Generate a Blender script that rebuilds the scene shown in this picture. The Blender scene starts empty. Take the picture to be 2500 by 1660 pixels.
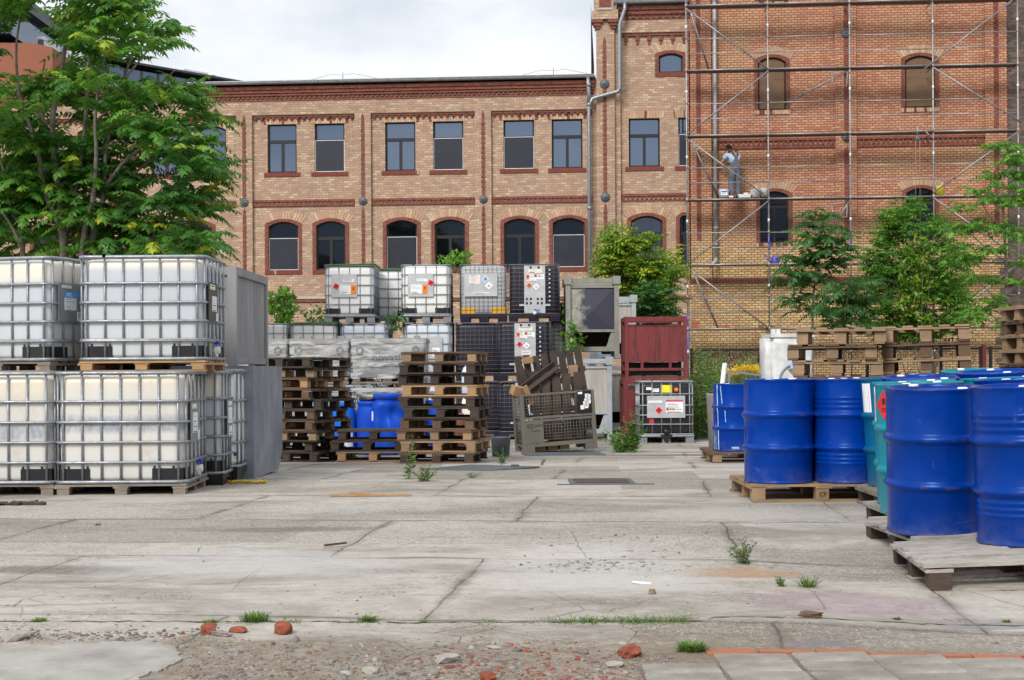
import bpy, bmesh, math, random
import numpy as np
from mathutils import Vector, Matrix, Euler
R = random.Random(7)
SC = bpy.context.scene
COL = SC.collection
# ---------------------------------------------------------------- camera
F = 3400.0      # focal length in photo pixels (photo is 2500 wide)
EYE = 1.12      # eye height above the yard
ROLL = 0.006
cam = bpy.data.cameras.new('camera')
cam.sensor_fit = 'HORIZONTAL'; cam.sensor_width = 36.0
cam.lens = 36.0 * F / 2500.0
cam.shift_y = (903.0 - 830.0) / 2500.0
cam.clip_start = 0.1; cam.clip_end = 900.0
camo = bpy.data.objects.new('camera', cam); COL.objects.link(camo)
n_ = 1.0 / math.sqrt(1 + ROLL * ROLL)
camo.matrix_world = Matrix(((n_, ROLL * n_, 0, 0), (0, 0, -1, 0), (-ROLL * n_, n_, 0, EYE), (0, 0, 0, 1)))
SC.camera = camo
# ---------------------------------------------------------------- light
SUN_EL, SUN_AZ = math.radians(40), math.radians(207)   # azimuth from +Y clockwise: behind the viewer, to the left
W = bpy.data.worlds.new('World'); SC.world = W; W.use_nodes = True
nt = W.node_tree; nt.nodes.clear()
def wn(t, **k):
    n = nt.nodes.new(t)
    for a, b in k.items(): setattr(n, a, b)
    return n
wo = wn('ShaderNodeOutputWorld'); bg = wn('ShaderNodeBackground'); bg.inputs['Strength'].default_value = 0.1
sky = wn('ShaderNodeTexSky', sky_type='NISHITA', sun_disc=False)
sky.sun_elevation = SUN_EL; sky.sun_rotation = SUN_AZ
tc = wn('ShaderNodeTexCoord'); mp = wn('ShaderNodeMapping'); mp.inputs['Scale'].default_value = (1.0, 1.0, 2.2)
mp.inputs['Location'].default_value = (0.35, 0.1, 0.22)
nz = wn('ShaderNodeTexNoise'); nz.inputs['Scale'].default_value = 3.4; nz.inputs['Detail'].default_value = 7; nz.inputs['Roughness'].default_value = 0.5
nt.links.new(tc.outputs['Generated'], mp.inputs[0]); nt.links.new(mp.outputs[0], nz.inputs['Vector'])
cr = wn('ShaderNodeValToRGB'); e = cr.color_ramp.elements
e[0].position = 0.36; e[0].color = (4.8, 5.25, 5.8, 1); e[1].position = 0.60; e[1].color = (7.9, 7.95, 8.0, 1)
m_ = cr.color_ramp.elements.new(0.47); m_.color = (6.7, 6.85, 7.05, 1)
nt.links.new(nz.outputs['Fac'], cr.inputs[0])
mx = wn('ShaderNodeMix', data_type='RGBA'); mx.inputs['Factor'].default_value = 0.9
nt.links.new(sky.outputs[0], mx.inputs['A']); nt.links.new(cr.outputs[0], mx.inputs['B'])
nt.links.new(mx.outputs['Result'], bg.inputs['Color']); nt.links.new(bg.outputs[0], wo.inputs['Surface'])
sun = bpy.data.lights.new('sun', 'SUN'); sun.energy = 2.1; sun.angle = math.radians(22); sun.color = (1.0, 0.955, 0.89)
so = bpy.data.objects.new('sun', sun); COL.objects.link(so)
sd = Vector((math.sin(SUN_AZ) * math.cos(SUN_EL), math.cos(SUN_AZ) * math.cos(SUN_EL), math.sin(SUN_EL)))
so.rotation_euler = sd.to_track_quat('Z', 'Y').to_euler(); so.location = (-20, -20, 30)
SC.view_settings.view_transform = 'Standard'; SC.view_settings.look = 'None'
SC.view_settings.gamma = 1.0; SC.view_settings.use_curve_mapping = False
SC.view_settings.exposure = 0.56
SC.cycles.max_bounces = 6; SC.cycles.transparent_max_bounces = 8
# ---------------------------------------------------------------- helpers: layout
def P(u, v, s):
    """world point that photo pixel (u, v) shows at a scale of s pixels per metre"""
    du, dv = u - 1250.0, v - 903.0
    return Vector(((du - ROLL * dv) / s, F / s, EYE - (ROLL * du + dv) / s))
def smooth(a, b, x):
    t = min(1.0, max(0.0, (x - a) / (b - a))); return t * t * (3 - 2 * t)
def gz(x, y):
    z = -0.25 * smooth(13.0, 25.0, y)
    z -= 0.028 * smooth(1.2, 2.0, x) * (1 - smooth(8.9, 9.5, y))
    z += 0.045 * min(4.0, max(0.0, x - 2.45)) * (1 - smooth(8.4, 9.6, y))
    return z
def G(u, s, v=1100):
    p = P(u, v, s); return Vector((p.x, p.y, gz(p.x, p.y)))
def GV(u, v):
    """point on the near, level part of the yard under photo pixel (u, v)"""
    s = (ROLL * (u - 1250.0) + v - 903.0) / EYE
    p = P(u, v, s); p.z = gz(p.x, p.y); return p
# ---------------------------------------------------------------- helpers: meshes
class MB:
    def __init__(s): s.v = []; s.f = []; s.m = []; s.sm = []
    def add(s, vs, fs, mi=0, smooth=False):
        o = len(s.v); s.v.extend([tuple(p) for p in vs])
        for f in fs: s.f.append(tuple(i + o for i in f)); s.m.append(mi); s.sm.append(smooth)
        return s
    def box(s, c, d, rot=None, mi=0):
        x, y, z = d[0] / 2, d[1] / 2, d[2] / 2
        vs = [Vector(p) for p in ((-x,-y,-z),(x,-y,-z),(x,y,-z),(-x,y,-z),(-x,-y,z),(x,-y,z),(x,y,z),(-x,y,z))]
        if rot is not None:
            m = rot if isinstance(rot, Matrix) else Euler(rot).to_matrix()
            vs = [m @ p for p in vs]
        c = Vector(c)
        return s.add([p + c for p in vs], [(0,3,2,1),(4,5,6,7),(0,1,5,4),(1,2,6,5),(2,3,7,6),(3,0,4,7)], mi)
    def bb(s, x0, x1, y0, y1, z0, z1, mi=0):
        return s.box(((x0+x1)/2, (y0+y1)/2, (z0+z1)/2), (x1-x0, y1-y0, z1-z0), None, mi)
    def bar(s, p0, p1, w, h=None, mi=0, roll=0.0):
        p0, p1 = Vector(p0), Vector(p1); d = p1 - p0
        q = d.to_track_quat('X', 'Z').to_matrix()
        if roll: q = q @ Matrix.Rotation(roll, 3, 'X')
        return s.box((p0 + p1) / 2, (d.length, w, h or w), q, mi)
    def tube(s, pts, r, n=8, mi=0, closed=False, caps=True, smooth=True):
        pts = [Vector(p) for p in pts]; k = len(pts)
        rs = r if isinstance(r, (list, tuple)) else [r] * k
        vs = []; up = None
        for i in range(k):
            if closed: t = pts[(i+1) % k] - pts[i-1]
            else: t = pts[min(i+1, k-1)] - pts[max(i-1, 0)]
            t = t.normalized() if t.length > 1e-9 else Vector((0,0,1))
            if up is None: up = Vector((0,0,1)) if abs(t.z) < 0.9 else Vector((1,0,0))
            a = t.cross(up)
            a = a.normalized() if a.length > 1e-6 else t.orthogonal().normalized()
            b = a.cross(t); up = b
            for j in range(n):
                w = 2 * math.pi * (j + .5) / n
                vs.append(pts[i] + (a * math.cos(w) + b * math.sin(w)) * rs[i])
        fs = []
        for i in range(k if closed else k - 1):
            for j in range(n):
                a0, a1 = i * n + j, i * n + (j+1) % n
                b0, b1 = ((i+1) % k) * n + j, ((i+1) % k) * n + (j+1) % n
                fs.append((a0, b0, b1, a1))
        s.add(vs, fs, mi, smooth)
        if caps and not closed:
            s.add([], [])
            o = len(s.v) - len(vs)
            s.f.append(tuple(o + j for j in range(n))); s.m.append(mi); s.sm.append(False)
            s.f.append(tuple(o + (k-1) * n + n - 1 - j for j in range(n))); s.m.append(mi); s.sm.append(False)
        return s
    def lathe(s, prof, n=32, c=(0,0,0), mi=0, axis='Z', smooth=True, mis=None):
        vs = []; c = Vector(c)
        for (r, z) in prof:
            for j in range(n):
                w = 2 * math.pi * j / n; a, b = r * math.cos(w), r * math.sin(w)
                vs.append(c + (Vector((a, b, z)) if axis == 'Z' else Vector((a, z, b)) if axis == 'Y' else Vector((z, a, b))))
        fl = axis == 'Y'
        for i in range(len(prof) - 1):
            fs = []
            for j in range(n):
                q = (i*n+j, i*n+(j+1) % n, (i+1)*n+(j+1) % n, (i+1)*n+j)
                fs.append(tuple(reversed(q)) if fl else q)
            if i == 0: s.add(vs, fs, mi if mis is None else mis[i], smooth); o = len(s.v) - len(vs)
            else:
                for f in fs: s.f.append(tuple(k + o for k in f)); s.m.append(mi if mis is None else mis[i]); s.sm.append(smooth)
        return s
    def rings(s, rings, mi=0, cap0=True, cap1=True, smooth=True):
        n = len(rings[0]); vs = [p for r in rings for p in r]; fs = []
        for i in range(len(rings) - 1):
            for j in range(n): fs.append((i*n+j, i*n+(j+1) % n, (i+1)*n+(j+1) % n, (i+1)*n+j))
        if cap0: fs.append(tuple(reversed(range(n))))
        if cap1: fs.append(tuple((len(rings)-1)*n + j for j in range(n)))
        return s.add(vs, fs, mi, smooth)
    def prism(s, poly, d0, d1, axis='Y', mi=0):
        """polygon (a, b) extruded along an axis: Y -> (a, y, b), Z -> (a, b, z), X -> (x, a, b)"""
        def pt(a, b, d): return (a, d, b) if axis == 'Y' else (a, b, d) if axis == 'Z' else (d, a, b)
        n = len(poly); vs = [pt(a, b, d0) for a, b in poly] + [pt(a, b, d1) for a, b in poly]
        fs = [tuple(range(n)), tuple(reversed(range(n, 2*n)))]
        fs += [(j, n + j, n + (j+1) % n, (j+1) % n) for j in range(n)]
        return s.add(vs, fs, mi)
    def sub(s, other, M=None, mi=None):
        M = M or Matrix.Identity(4); o = len(s.v)
        s.v.extend([tuple(M @ Vector(p)) for p in other.v])
        for f, m, g in zip(other.f, other.m, other.sm):
            s.f.append(tuple(i + o for i in f)); s.m.append(m if mi is None else mi); s.sm.append(g)
        return s
    def mesh(s, name, mats):
        me = bpy.data.meshes.new(name); me.from_pydata(s.v, [], s.f); me.validate(clean_customdata=False)
        if not isinstance(mats, (list, tuple)): mats = [mats]
        for m in mats: me.materials.append(m)
        if len(me.polygons) == len(s.f):
            me.polygons.foreach_set('material_index', s.m); me.polygons.foreach_set('use_smooth', s.sm)
        bm = bmesh.new(); bm.from_mesh(me); bmesh.ops.recalc_face_normals(bm, faces=bm.faces); bm.to_mesh(me); bm.free()
        me.update(); return me
def obj(name, mb, mats=None, parent=None, label=None, loc=None, rot=None, auto=None):
    me = mb.mesh(name, mats) if isinstance(mb, MB) else mb
    o = bpy.data.objects.new(name, me); COL.objects.link(o)
    if parent is not None: o.parent = parent
    if label: o['label'] = label
    if loc is not None: o.location = loc
    if rot is not None: o.rotation_euler = rot
    return o
def tag(o, label=None, cat=None, group=None, kind=None):
    if label: o['label'] = label
    if cat: o['category'] = cat
    if group: o['group'] = group
    if kind: o['kind'] = kind
    return o
def thing(name, label, cat, loc=(0,0,0), rot=0.0, group=None):
    o = bpy.data.objects.new(name, None); COL.objects.link(o); o.empty_display_size = 0.1
    o.location = loc; o.rotation_euler = (0, 0, rot) if isinstance(rot, (int, float)) else rot
    return tag(o, label, cat, group)
KIDS = {}
def dup(root, label, loc, rot=0.0, mats=None, scale=None):
    """copy a thing, its parts and their sub-parts; mats swaps materials {old: new} on the copy"""
    r = root.copy(); COL.objects.link(r); r['label'] = label; r.location = loc
    r.rotation_euler = (0, 0, rot) if isinstance(rot, (int, float)) else rot
    if scale: r.scale = scale
    for ch in list(root.children):
        c = ch.copy(); COL.objects.link(c); c.parent = r; swap(c, mats)
        for g in list(ch.children):
            d = g.copy(); COL.objects.link(d); d.parent = c; swap(d, mats)
    return r
def swap(o, mats):
    if not mats: return
    for sl in o.material_slots:
        if sl.material in mats:
            new = mats[sl.material]; sl.link = 'OBJECT'; sl.material = new
def text(body, size, mat, parent, loc, rot, name='lettering', align='CENTER', extrude=0.0008, sx=1.0):
    cu = bpy.data.curves.new(name, 'FONT'); cu.body = body; cu.size = size; cu.align_x = align; cu.align_y = 'CENTER'
    cu.extrude = extrude; cu.materials.append(mat); cu.resolution_u = 3
    o = bpy.data.objects.new(name, cu); COL.objects.link(o); o.parent = parent; o.location = loc; o.rotation_euler = rot; o.scale = (sx, 1, 1); TEXTS.append(o)
    return o
TEXTS = []
# ---------------------------------------------------------------- helpers: materials
class NT:
    """short wiring for a Principled material"""
    def __init__(s, name, rough=0.6, metal=0.0, spec=None):
        s.mat = bpy.data.materials.new(name); s.mat.use_nodes = True; s.t = s.mat.node_tree
        s.b = s.t.nodes['Principled BSDF']; s.out = s.t.nodes['Material Output']
        s.b.inputs['Roughness'].default_value = rough; s.b.inputs['Metallic'].default_value = metal
        if spec is not None: s.b.inputs['Specular IOR Level'].default_value = spec
        s._c = {}
    def n(s, t, **k):
        x = s.t.nodes.new(t)
        for a, b in k.items(): setattr(x, a, b)
        return x
    def l(s, a, b): s.t.links.new(a, b)
    def val(s, x, sock):
        if isinstance(x, (int, float)): sock.default_value = x
        elif isinstance(x, (tuple, list)): sock.default_value = tuple(x) + ((1,) if len(x) == 3 and len(sock.default_value) == 4 else ())
        else: s.l(x, sock)
    def co(s, scale=(1,1,1), kind='Object', loc=(0,0,0), rot=(0,0,0)):
        if kind not in s._c: s._c[kind] = s.n('ShaderNodeTexCoord').outputs[kind] if kind != 'World' else s.n('ShaderNodeNewGeometry').outputs['Position']
        if scale == (1,1,1) and loc == (0,0,0) and rot == (0,0,0): return s._c[kind]
        m = s.n('ShaderNodeMapping'); m.inputs['Scale'].default_value = scale; m.inputs['Location'].default_value = loc; m.inputs['Rotation'].default_value = rot
        s.l(s._c[kind], m.inputs[0]); return m.outputs[0]
    def noise(s, scale, detail=4, rough=0.55, vec=None, dist=0.0, out='Fac'):
        x = s.n('ShaderNodeTexNoise'); x.inputs['Scale'].default_value = scale; x.inputs['Detail'].default_value = detail
        x.inputs['Roughness'].default_value = rough; x.inputs['Distortion'].default_value = dist
        s.l(vec if vec is not None else s.co(), x.inputs['Vector']); return x.outputs[out]
    def vor(s, scale, feature='F1', vec=None, out='Distance', rnd=1.0):
        x = s.n('ShaderNodeTexVoronoi', feature=feature); x.inputs['Scale'].default_value = scale; x.inputs['Randomness'].default_value = rnd
        s.l(vec if vec is not None else s.co(), x.inputs['Vector']); return x.outputs[out]
    def ramp(s, fac, stops, interp='LINEAR'):
        x = s.n('ShaderNodeValToRGB'); x.color_ramp.interpolation = interp; el = x.color_ramp.elements
        while len(el) > 1: el.remove(el[-1])
        for i, (p, c) in enumerate(stops):
            c = (c, c, c) if isinstance(c, (int, float)) else c
            q = el[0] if i == 0 else el.new(p)
            q.position = p; q.color = (c[0], c[1], c[2], 1)
        s.val(fac, x.inputs[0]); return x.outputs[0]
    def mix(s, fac, a, b, mode='MIX'):
        x = s.n('ShaderNodeMix', data_type='RGBA', blend_type=mode)
        s.val(fac, x.inputs['Factor']); s.val(a, x.inputs['A']); s.val(b, x.inputs['B']); return x.outputs['Result']
    def math(s, op, a, b=0.0, clamp=False):
        x = s.n('ShaderNodeMath', operation=op, use_clamp=clamp); s.val(a, x.inputs[0]); s.val(b, x.inputs[1]); return x.outputs[0]
    def sep(s, v):
        x = s.n('ShaderNodeSeparateXYZ'); s.l(v, x.inputs[0]); return x.outputs
    def comb(s, x=0.0, y=0.0, z=0.0):
        c = s.n('ShaderNodeCombineXYZ'); s.val(x, c.inputs[0]); s.val(y, c.inputs[1]); s.val(z, c.inputs[2]); return c.outputs[0]
    def attr(s, name):
        a = s.n('ShaderNodeAttribute', attribute_name=name); return a.outputs['Fac']
    def orand(s): return s.n('ShaderNodeObjectInfo').outputs['Random']
    def bump(s, h, strength=0.3, dist=0.01):
        b = s.n('ShaderNodeBump'); b.inputs['Strength'].default_value = strength; b.inputs['Distance'].default_value = dist
        s.val(h, b.inputs['Height']); s.l(b.outputs[0], s.b.inputs['Normal']); return s
    def base(s, c): s.val(c, s.b.inputs['Base Color']); return s
    def rough(s, c): s.val(c, s.b.inputs['Roughness']); return s
    def coat(s, w=0.5, r=0.1): s.b.inputs['Coat Weight'].default_value = w; s.b.inputs['Coat Roughness'].default_value = r; return s
    def translucent(s, c, w):
        t = s.n('ShaderNodeBsdfTranslucent'); s.val(c, t.inputs['Color']); m = s.n('ShaderNodeMixShader'); m.inputs[0].default_value = w
        s.l(s.b.outputs[0], m.inputs[1]); s.l(t.outputs[0], m.inputs[2]); s.l(m.outputs[0], s.out.inputs['Surface']); return s
M = {}
def plain(key, c, rough=0.6, metal=0.0, var=0.12, scale=8.0, bump=0.0, name=None):
    m = NT(name or key, rough, metal)
    f = m.noise(scale, 5, 0.6)
    lo = tuple(x * (1 - var) for x in c); hi = tuple(min(1, x * (1 + var)) for x in c)
    m.base(m.ramp(f, [(0.3, lo), (0.7, hi)]))
    if bump: m.bump(m.noise(scale * 6, 4), bump, 0.004)
    M[key] = m.mat; return m
def brick(key, palette, mortar, w=0.20, h=0.077, soot=0.35, red=None, redmask=None, bump=0.5, ms=0.009):
    m = NT(key, 0.85)
    x, y, z = m.sep(m.co())
    vec = m.comb(m.math('ADD', x, y), z, 0.0)
    b = m.n('ShaderNodeTexBrick'); b.offset = 0.5; b.squash = 1.0
    for k, v in (('Scale', 1.0), ('Mortar Size', ms), ('Mortar Smooth', 0.3), ('Brick Width', w), ('Row Height', h), ('Bias', 0.0)): b.inputs[k].default_value = v
    b.inputs['Color1'].default_value = (0, 0, 0, 1); b.inputs['Color2'].default_value = (1, 1, 1, 1); b.inputs['Mortar'].default_value = (0.5, 0.5, 0.5, 1)
    m.l(vec, b.inputs['Vector'])
    n = len(palette)
    col = m.ramp(b.outputs['Color'], [(i / n, c) for i, c in enumerate(palette)], 'CONSTANT')
    mo = mortar
    if red:
        colr = m.ramp(b.outputs['Color'], [(i / len(red[0]), c) for i, c in enumerate(red[0])], 'CONSTANT')
        wob = m.noise(0.5, 5, 0.6)
        mask = redmask(m, x, z, wob)
        col = m.mix(mask, col, colr); mo = m.mix(mask, mortar, red[1])
    fine = m.noise(14.0, 5, 0.65)
    col = m.mix(m.ramp(fine, [(0.35, 0.0), (0.75, 0.4)]), col, (0.32, 0.2, 0.13), 'MULTIPLY')
    big = m.noise(0.7, 6, 0.62, m.co((1, 1, 0.6)))
    col = m.mix(m.ramp(big, [(0.42, 0.0), (0.72, soot)]), col, (0.17, 0.12, 0.10))
    col = m.mix(m.ramp(m.noise(1.0, 6, 0.65, m.co((2.6, 2.6, 0.22), loc=(4, 0, 1))), [(0.52, 0.0), (0.74, soot * 1.3)]), col, (0.15, 0.11, 0.09))
    col = m.mix(b.outputs['Fac'], col, mo)
    m.base(col); inv = m.math('SUBTRACT', 1.0, b.outputs['Fac'])
    m.bump(m.math('ADD', m.math('MULTIPLY', inv, 0.7), m.math('MULTIPLY', fine, 0.5)), bump, 0.012)
    M[key] = m.mat; return m
yel = [(0.531,0.364,0.245),(0.472,0.305,0.209),(0.515,0.344,0.236),(0.442,0.275,0.189),(0.574,0.420,0.292),(0.495,0.324,0.222),(0.409,0.272,0.196),(0.528,0.364,0.242),(0.614,0.466,0.331),(0.462,0.291,0.203)]
brick('weathered_yellow_brick', yel, (0.27,0.205,0.155), soot=0.26)
yel2 = [(0.66,0.47,0.23),(0.60,0.40,0.18),(0.69,0.51,0.26),(0.62,0.43,0.205),(0.54,0.35,0.16),(0.70,0.55,0.31),(0.64,0.45,0.235)]
redp = [(0.535,0.265,0.161),(0.581,0.314,0.193),(0.490,0.226,0.136),(0.558,0.291,0.173),(0.605,0.363,0.228),(0.543,0.272,0.165),(0.460,0.207,0.125),(0.574,0.325,0.204)]
def rmask(m, x, z, wob):
    a = m.math('ADD', m.math('MULTIPLY', m.math('SUBTRACT', z, 5.35), 0.7), m.math('MULTIPLY', m.math('SUBTRACT', wob, 0.5), 0.9))
    up = m.math('ADD', a, 0.45, True)
    patch = m.ramp(m.noise(0.55, 4, 0.6, m.co((1, 1, 0.8), loc=(5, 0, 2))), [(0.30, 0.35), (0.46, 1.0)])
    return m.math('MULTIPLY', up, patch, True)
brick('cleaned_clinker_brick', yel2, (0.17,0.085,0.042), soot=0.16, red=(redp, (0.23,0.075,0.042)), redmask=rmask, ms=0.013)
redb = [(0.215,0.05,0.031),(0.17,0.038,0.025),(0.25,0.068,0.04),(0.14,0.031,0.023),(0.20,0.046,0.028)]
brick('red_clinker_brick', redb, (0.22,0.10,0.07), w=0.13, soot=0.15)
brick('blackened_brick', [(0.10,0.075,0.06),(0.15,0.10,0.08),(0.07,0.055,0.05),(0.19,0.12,0.09)], (0.11,0.09,0.075), soot=0.5)
plain('voussoir_a', (0.49,0.325,0.215), 0.85, 0, 0.25, 20, 0.2, 'yellow_header_brick'); plain('voussoir_b', (0.43,0.27,0.18), 0.85, 0, 0.25, 20, 0.2, 'tan_header_brick')
plain('voussoir_c', (0.545,0.39,0.265), 0.85, 0, 0.2, 20, 0.2, 'pale_header_brick'); plain('voussoir_r', (0.19,0.042,0.028), 0.8, 0, 0.25, 20, 0.2, 'red_header_brick')
VOU = lambda: [M['voussoir_a'], M['voussoir_b'], M['voussoir_c'], M['voussoir_r']]
plain('mortar', (0.26,0.19,0.13), 0.9)
plain('zinc', (0.36,0.38,0.41), 0.5, 0.15, 0.2, 5.0, 0, 'weathered_zinc')
plain('iron', (0.10,0.115,0.13), 0.6, 0.3, 0.25, 14, 0, 'painted_cast_iron')
plain('window_frame', (0.005,0.0055,0.007), 0.55, 0, 0.2)
plain('screen_frame', (0.72,0.73,0.75), 0.4, 0, 0.05)
plain('sheet_stone', (0.42,0.40,0.37), 0.8, 0, 0.15)
def glass(key, base, ior, name, see=0):
    m = NT(name, 0.03); m.b.inputs['IOR'].default_value = ior
    m.base(m.ramp(m.noise(0.9, 3, 0.5), [(0.3, tuple(c * .5 for c in base)), (0.7, base)]))
    m.b.inputs['Specular Tint'].default_value = (0.58, 0.74, 1.0, 1)
    m.bump(m.noise(1.4, 2, 0.4), 0.05, 0.02)
    if see: t_ = m.n('ShaderNodeBsdfTransparent'); t_.inputs[0].default_value = (.55, .6, .66, 1); x_ = m.n('ShaderNodeMixShader'); x_.inputs[0].default_value = see; m.l(m.b.outputs[0], x_.inputs[1]); m.l(t_.outputs[0], x_.inputs[2]); m.l(x_.outputs[0], m.out.inputs['Surface'])
    M[key] = m.mat
glass('pane', (0.012,0.018,0.034), 3.1, 'reflective_window_glass', .13)
glass('pane_dark', (0.007,0.008,0.012), 1.55, 'dark_window_glass', .4)
glass('pane_blue', (0.03,0.05,0.085), 2.1, 'blue_facade_glass')
m = plain('fly_screen', (0.016,0.018,0.030), 0.35, 0, 0.2, 3)
plain('curtain', (0.10,0.13,0.13), 0.9, 0, 0.3, 30)
plain('chipboard', (0.165,0.098,0.055), 0.8, 0, 0.16, 3)
m = NT('galvanised_tube', 0.5, 0.45); m.base(m.ramp(m.noise(30, 4), [(0.3, (0.20,0.22,0.24)), (0.7, (0.33,0.35,0.38))])); m.rough(m.ramp(m.noise(12, 3), [(0.3, 0.3), (0.7, 0.55)])); M['galv'] = m.mat
m = NT('scaffold_tube', 0.45, 0.55); m.base(m.ramp(m.noise(3, 4), [(0.3, (0.20,0.205,0.215)), (0.6, (0.34,0.345,0.35)), (0.75, (0.27,0.20,0.155))])); M['scaf'] = m.mat
plain('fine_wire', (0.12,0.12,0.15), 0.5, 0.4, 0.2, 9)
plain('scaffold_deck', (0.13,0.10,0.085), 0.8, 0.1, 0.3, 5)
plain('coupler', (0.42,0.30,0.24), 0.5, 0.5, 0.3, 9, 0, 'rusty_coupler')
plain('blue_tape', (0.05,0.14,0.55), 0.5)
# white tank plastic with the liquid line and dried dirt showing through
def tank(key, top, mid, low, stain=None, w=0.18):
    m = NT(key, 0.32); x, y, z = m.sep(m.co())
    z = m.math('ADD', z, m.math('MULTIPLY', m.math('SUBTRACT', m.orand(), 0.45), 0.16))
    zz = m.math('ADD', z, m.math('MULTIPLY', m.math('SUBTRACT', m.noise(2.5, 3), 0.5), 0.05))
    c = m.ramp(zz, [(0.18, low), (0.6, mid), (0.93, mid), (0.965, top), (1.15, tuple(min(.9, k * 1.04) for k in top))])
    if stain:
        band = m.ramp(zz, [(0.52, 0.0), (0.57, 1.0), (0.66, 1.0), (0.72, 0.0)])
        f = m.math('MULTIPLY', band, m.ramp(m.noise(7, 6, 0.7, m.co((2.5, 2.5, 1))), [(0.25, 0.0), (0.6, 0.95)]))
        c = m.mix(f, c, stain)
        f2 = m.ramp(m.noise(5, 6, 0.65, m.co(loc=(3, 1, 0))), [(0.56, 0.0), (0.72, 0.4)])
        c = m.mix(f2, c, (0.52,0.40,0.22))
    c = m.mix(m.ramp(m.noise(1.3, 5, 0.6, m.co((3, 3, 0.5))), [(0.4, 0.0), (0.8, 0.25)]), c, (0.55,0.50,0.42))
    m.base(c); m.translucent(c, w); M[key] = m.mat
tank('milky_tank_plastic', (0.80,0.77,0.68), (0.58,0.62,0.68), (0.65,0.68,0.71), None, .12)
tank('stained_tank_plastic', (0.76,0.71,0.59), (0.72,0.715,0.68), (0.73,0.735,0.72), (0.30,0.34,0.43), .12)
tank('clean_tank_plastic', (0.88,0.88,0.87), (0.88,0.88,0.88), (0.87,0.87,0.88), None, 0.06)
tank('bluish_tank_plastic', (0.68,0.74,0.84), (0.62,0.68,0.79), (0.62,0.67,0.77), None, .1)
tank('greyish_tank_plastic', (0.60,0.62,0.63), (0.52,0.54,0.55), (0.48,0.50,0.50))
plain('black_plastic', (0.012,0.012,0.015), 0.38, 0, 0.3, 12)
plain('violet_black_plastic', (0.014,0.012,0.022), 0.4, 0, 0.3, 6)
plain('yellow_plastic', (0.72,0.36,0.015), 0.45, 0, 0.12, 8)
plain('plate', (0.26,0.28,0.31), 0.5, 0.3, 0.12, 5, 0, 'grey_label_plate')
plain('plate_olive', (0.085,0.085,0.07), 0.5, 0.2, 0.12, 5, 0, 'dark_label_plate')
plain('plate_bright', (0.55,0.57,0.59), 0.42, 0.5, 0.12, 6, 0, 'bright_steel_plate')
plain('paper', (0.80,0.81,0.83), 0.7, 0, 0.05, 20); plain('paper_cream', (0.74,0.72,0.62), 0.7, 0, 0.06, 20); plain('paper_pink', (0.78,0.66,0.66), 0.7)
plain('print', (0.16,0.17,0.20), 0.7, name='printed_ink'); plain('print_pale', (0.50,0.54,0.60), 0.7, name='pale_print'); plain('ink', (0.015,0.015,0.015), 0.7, name='black_ink')
plain('lab_red', (0.62,0.02,0.025), 0.5, name='red_label'); plain('lab_orange', (0.85,0.20,0.015), 0.5, name='orange_label'); plain('lab_blue', (0.06,0.32,0.72), 0.5, name='blue_label')
plain('lab_yellow', (0.85,0.72,0.02), 0.5, name='yellow_label'); plain('lab_rust', (0.55,0.17,0.08), 0.5, name='faded_red_label'); plain('lab_sky', (0.40,0.58,0.82), 0.5, name='pale_blue_label'); plain('lab_mag', (0.55,0.08,0.16), 0.5, name='magenta_label')
plain('blue_handle', (0.02,0.06,0.55), 0.4)
plain('valve_white', (0.72,0.72,0.70), 0.4)
plain('green_net', (0.035,0.16,0.03), 0.8, 0, 0.4, 30)
# wood
def wood(key, lo, hi, dark, amt=0.5):
    m = NT(key, 0.85)
    g = m.noise(9, 6, 0.65, m.co((1.0, 9.0, 9.0)), 0.6)
    c = m.ramp(g, [(0.3, lo), (0.72, hi)])
    c = m.mix(m.ramp(m.noise(3.0, 5, 0.6), [(0.42, 0.0), (0.72, amt)]), c, dark)
    r = m.orand(); c = m.mix(m.math('MULTIPLY', r, 0.7), c, m.mix(0.5, c, dark))
    m.base(c); m.bump(g, 0.35, 0.004); M[key] = m.mat
wood('fresh_wood', (0.36,0.21,0.10), (0.50,0.32,0.16), (0.22,0.12,0.06), 0.4)
wood('tan_wood', (0.288,0.184,0.104), (0.432,0.297,0.176), (0.12,0.075,0.045), 0.6)
wood('brown_wood', (0.117,0.069,0.039), (0.195,0.121,0.070), (0.06,0.038,0.026), 0.7)
wood('dark_wood', (0.048,0.034,0.026), (0.100,0.070,0.051), (0.022,0.017,0.014), 0.75)
wood('grey_wood', (0.20,0.165,0.135), (0.34,0.29,0.245), (0.10,0.08,0.065), 0.5)
wood('bleached_wood', (0.22,0.20,0.175), (0.54,0.51,0.47), (0.13,0.115,0.10), 0.55)
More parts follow.
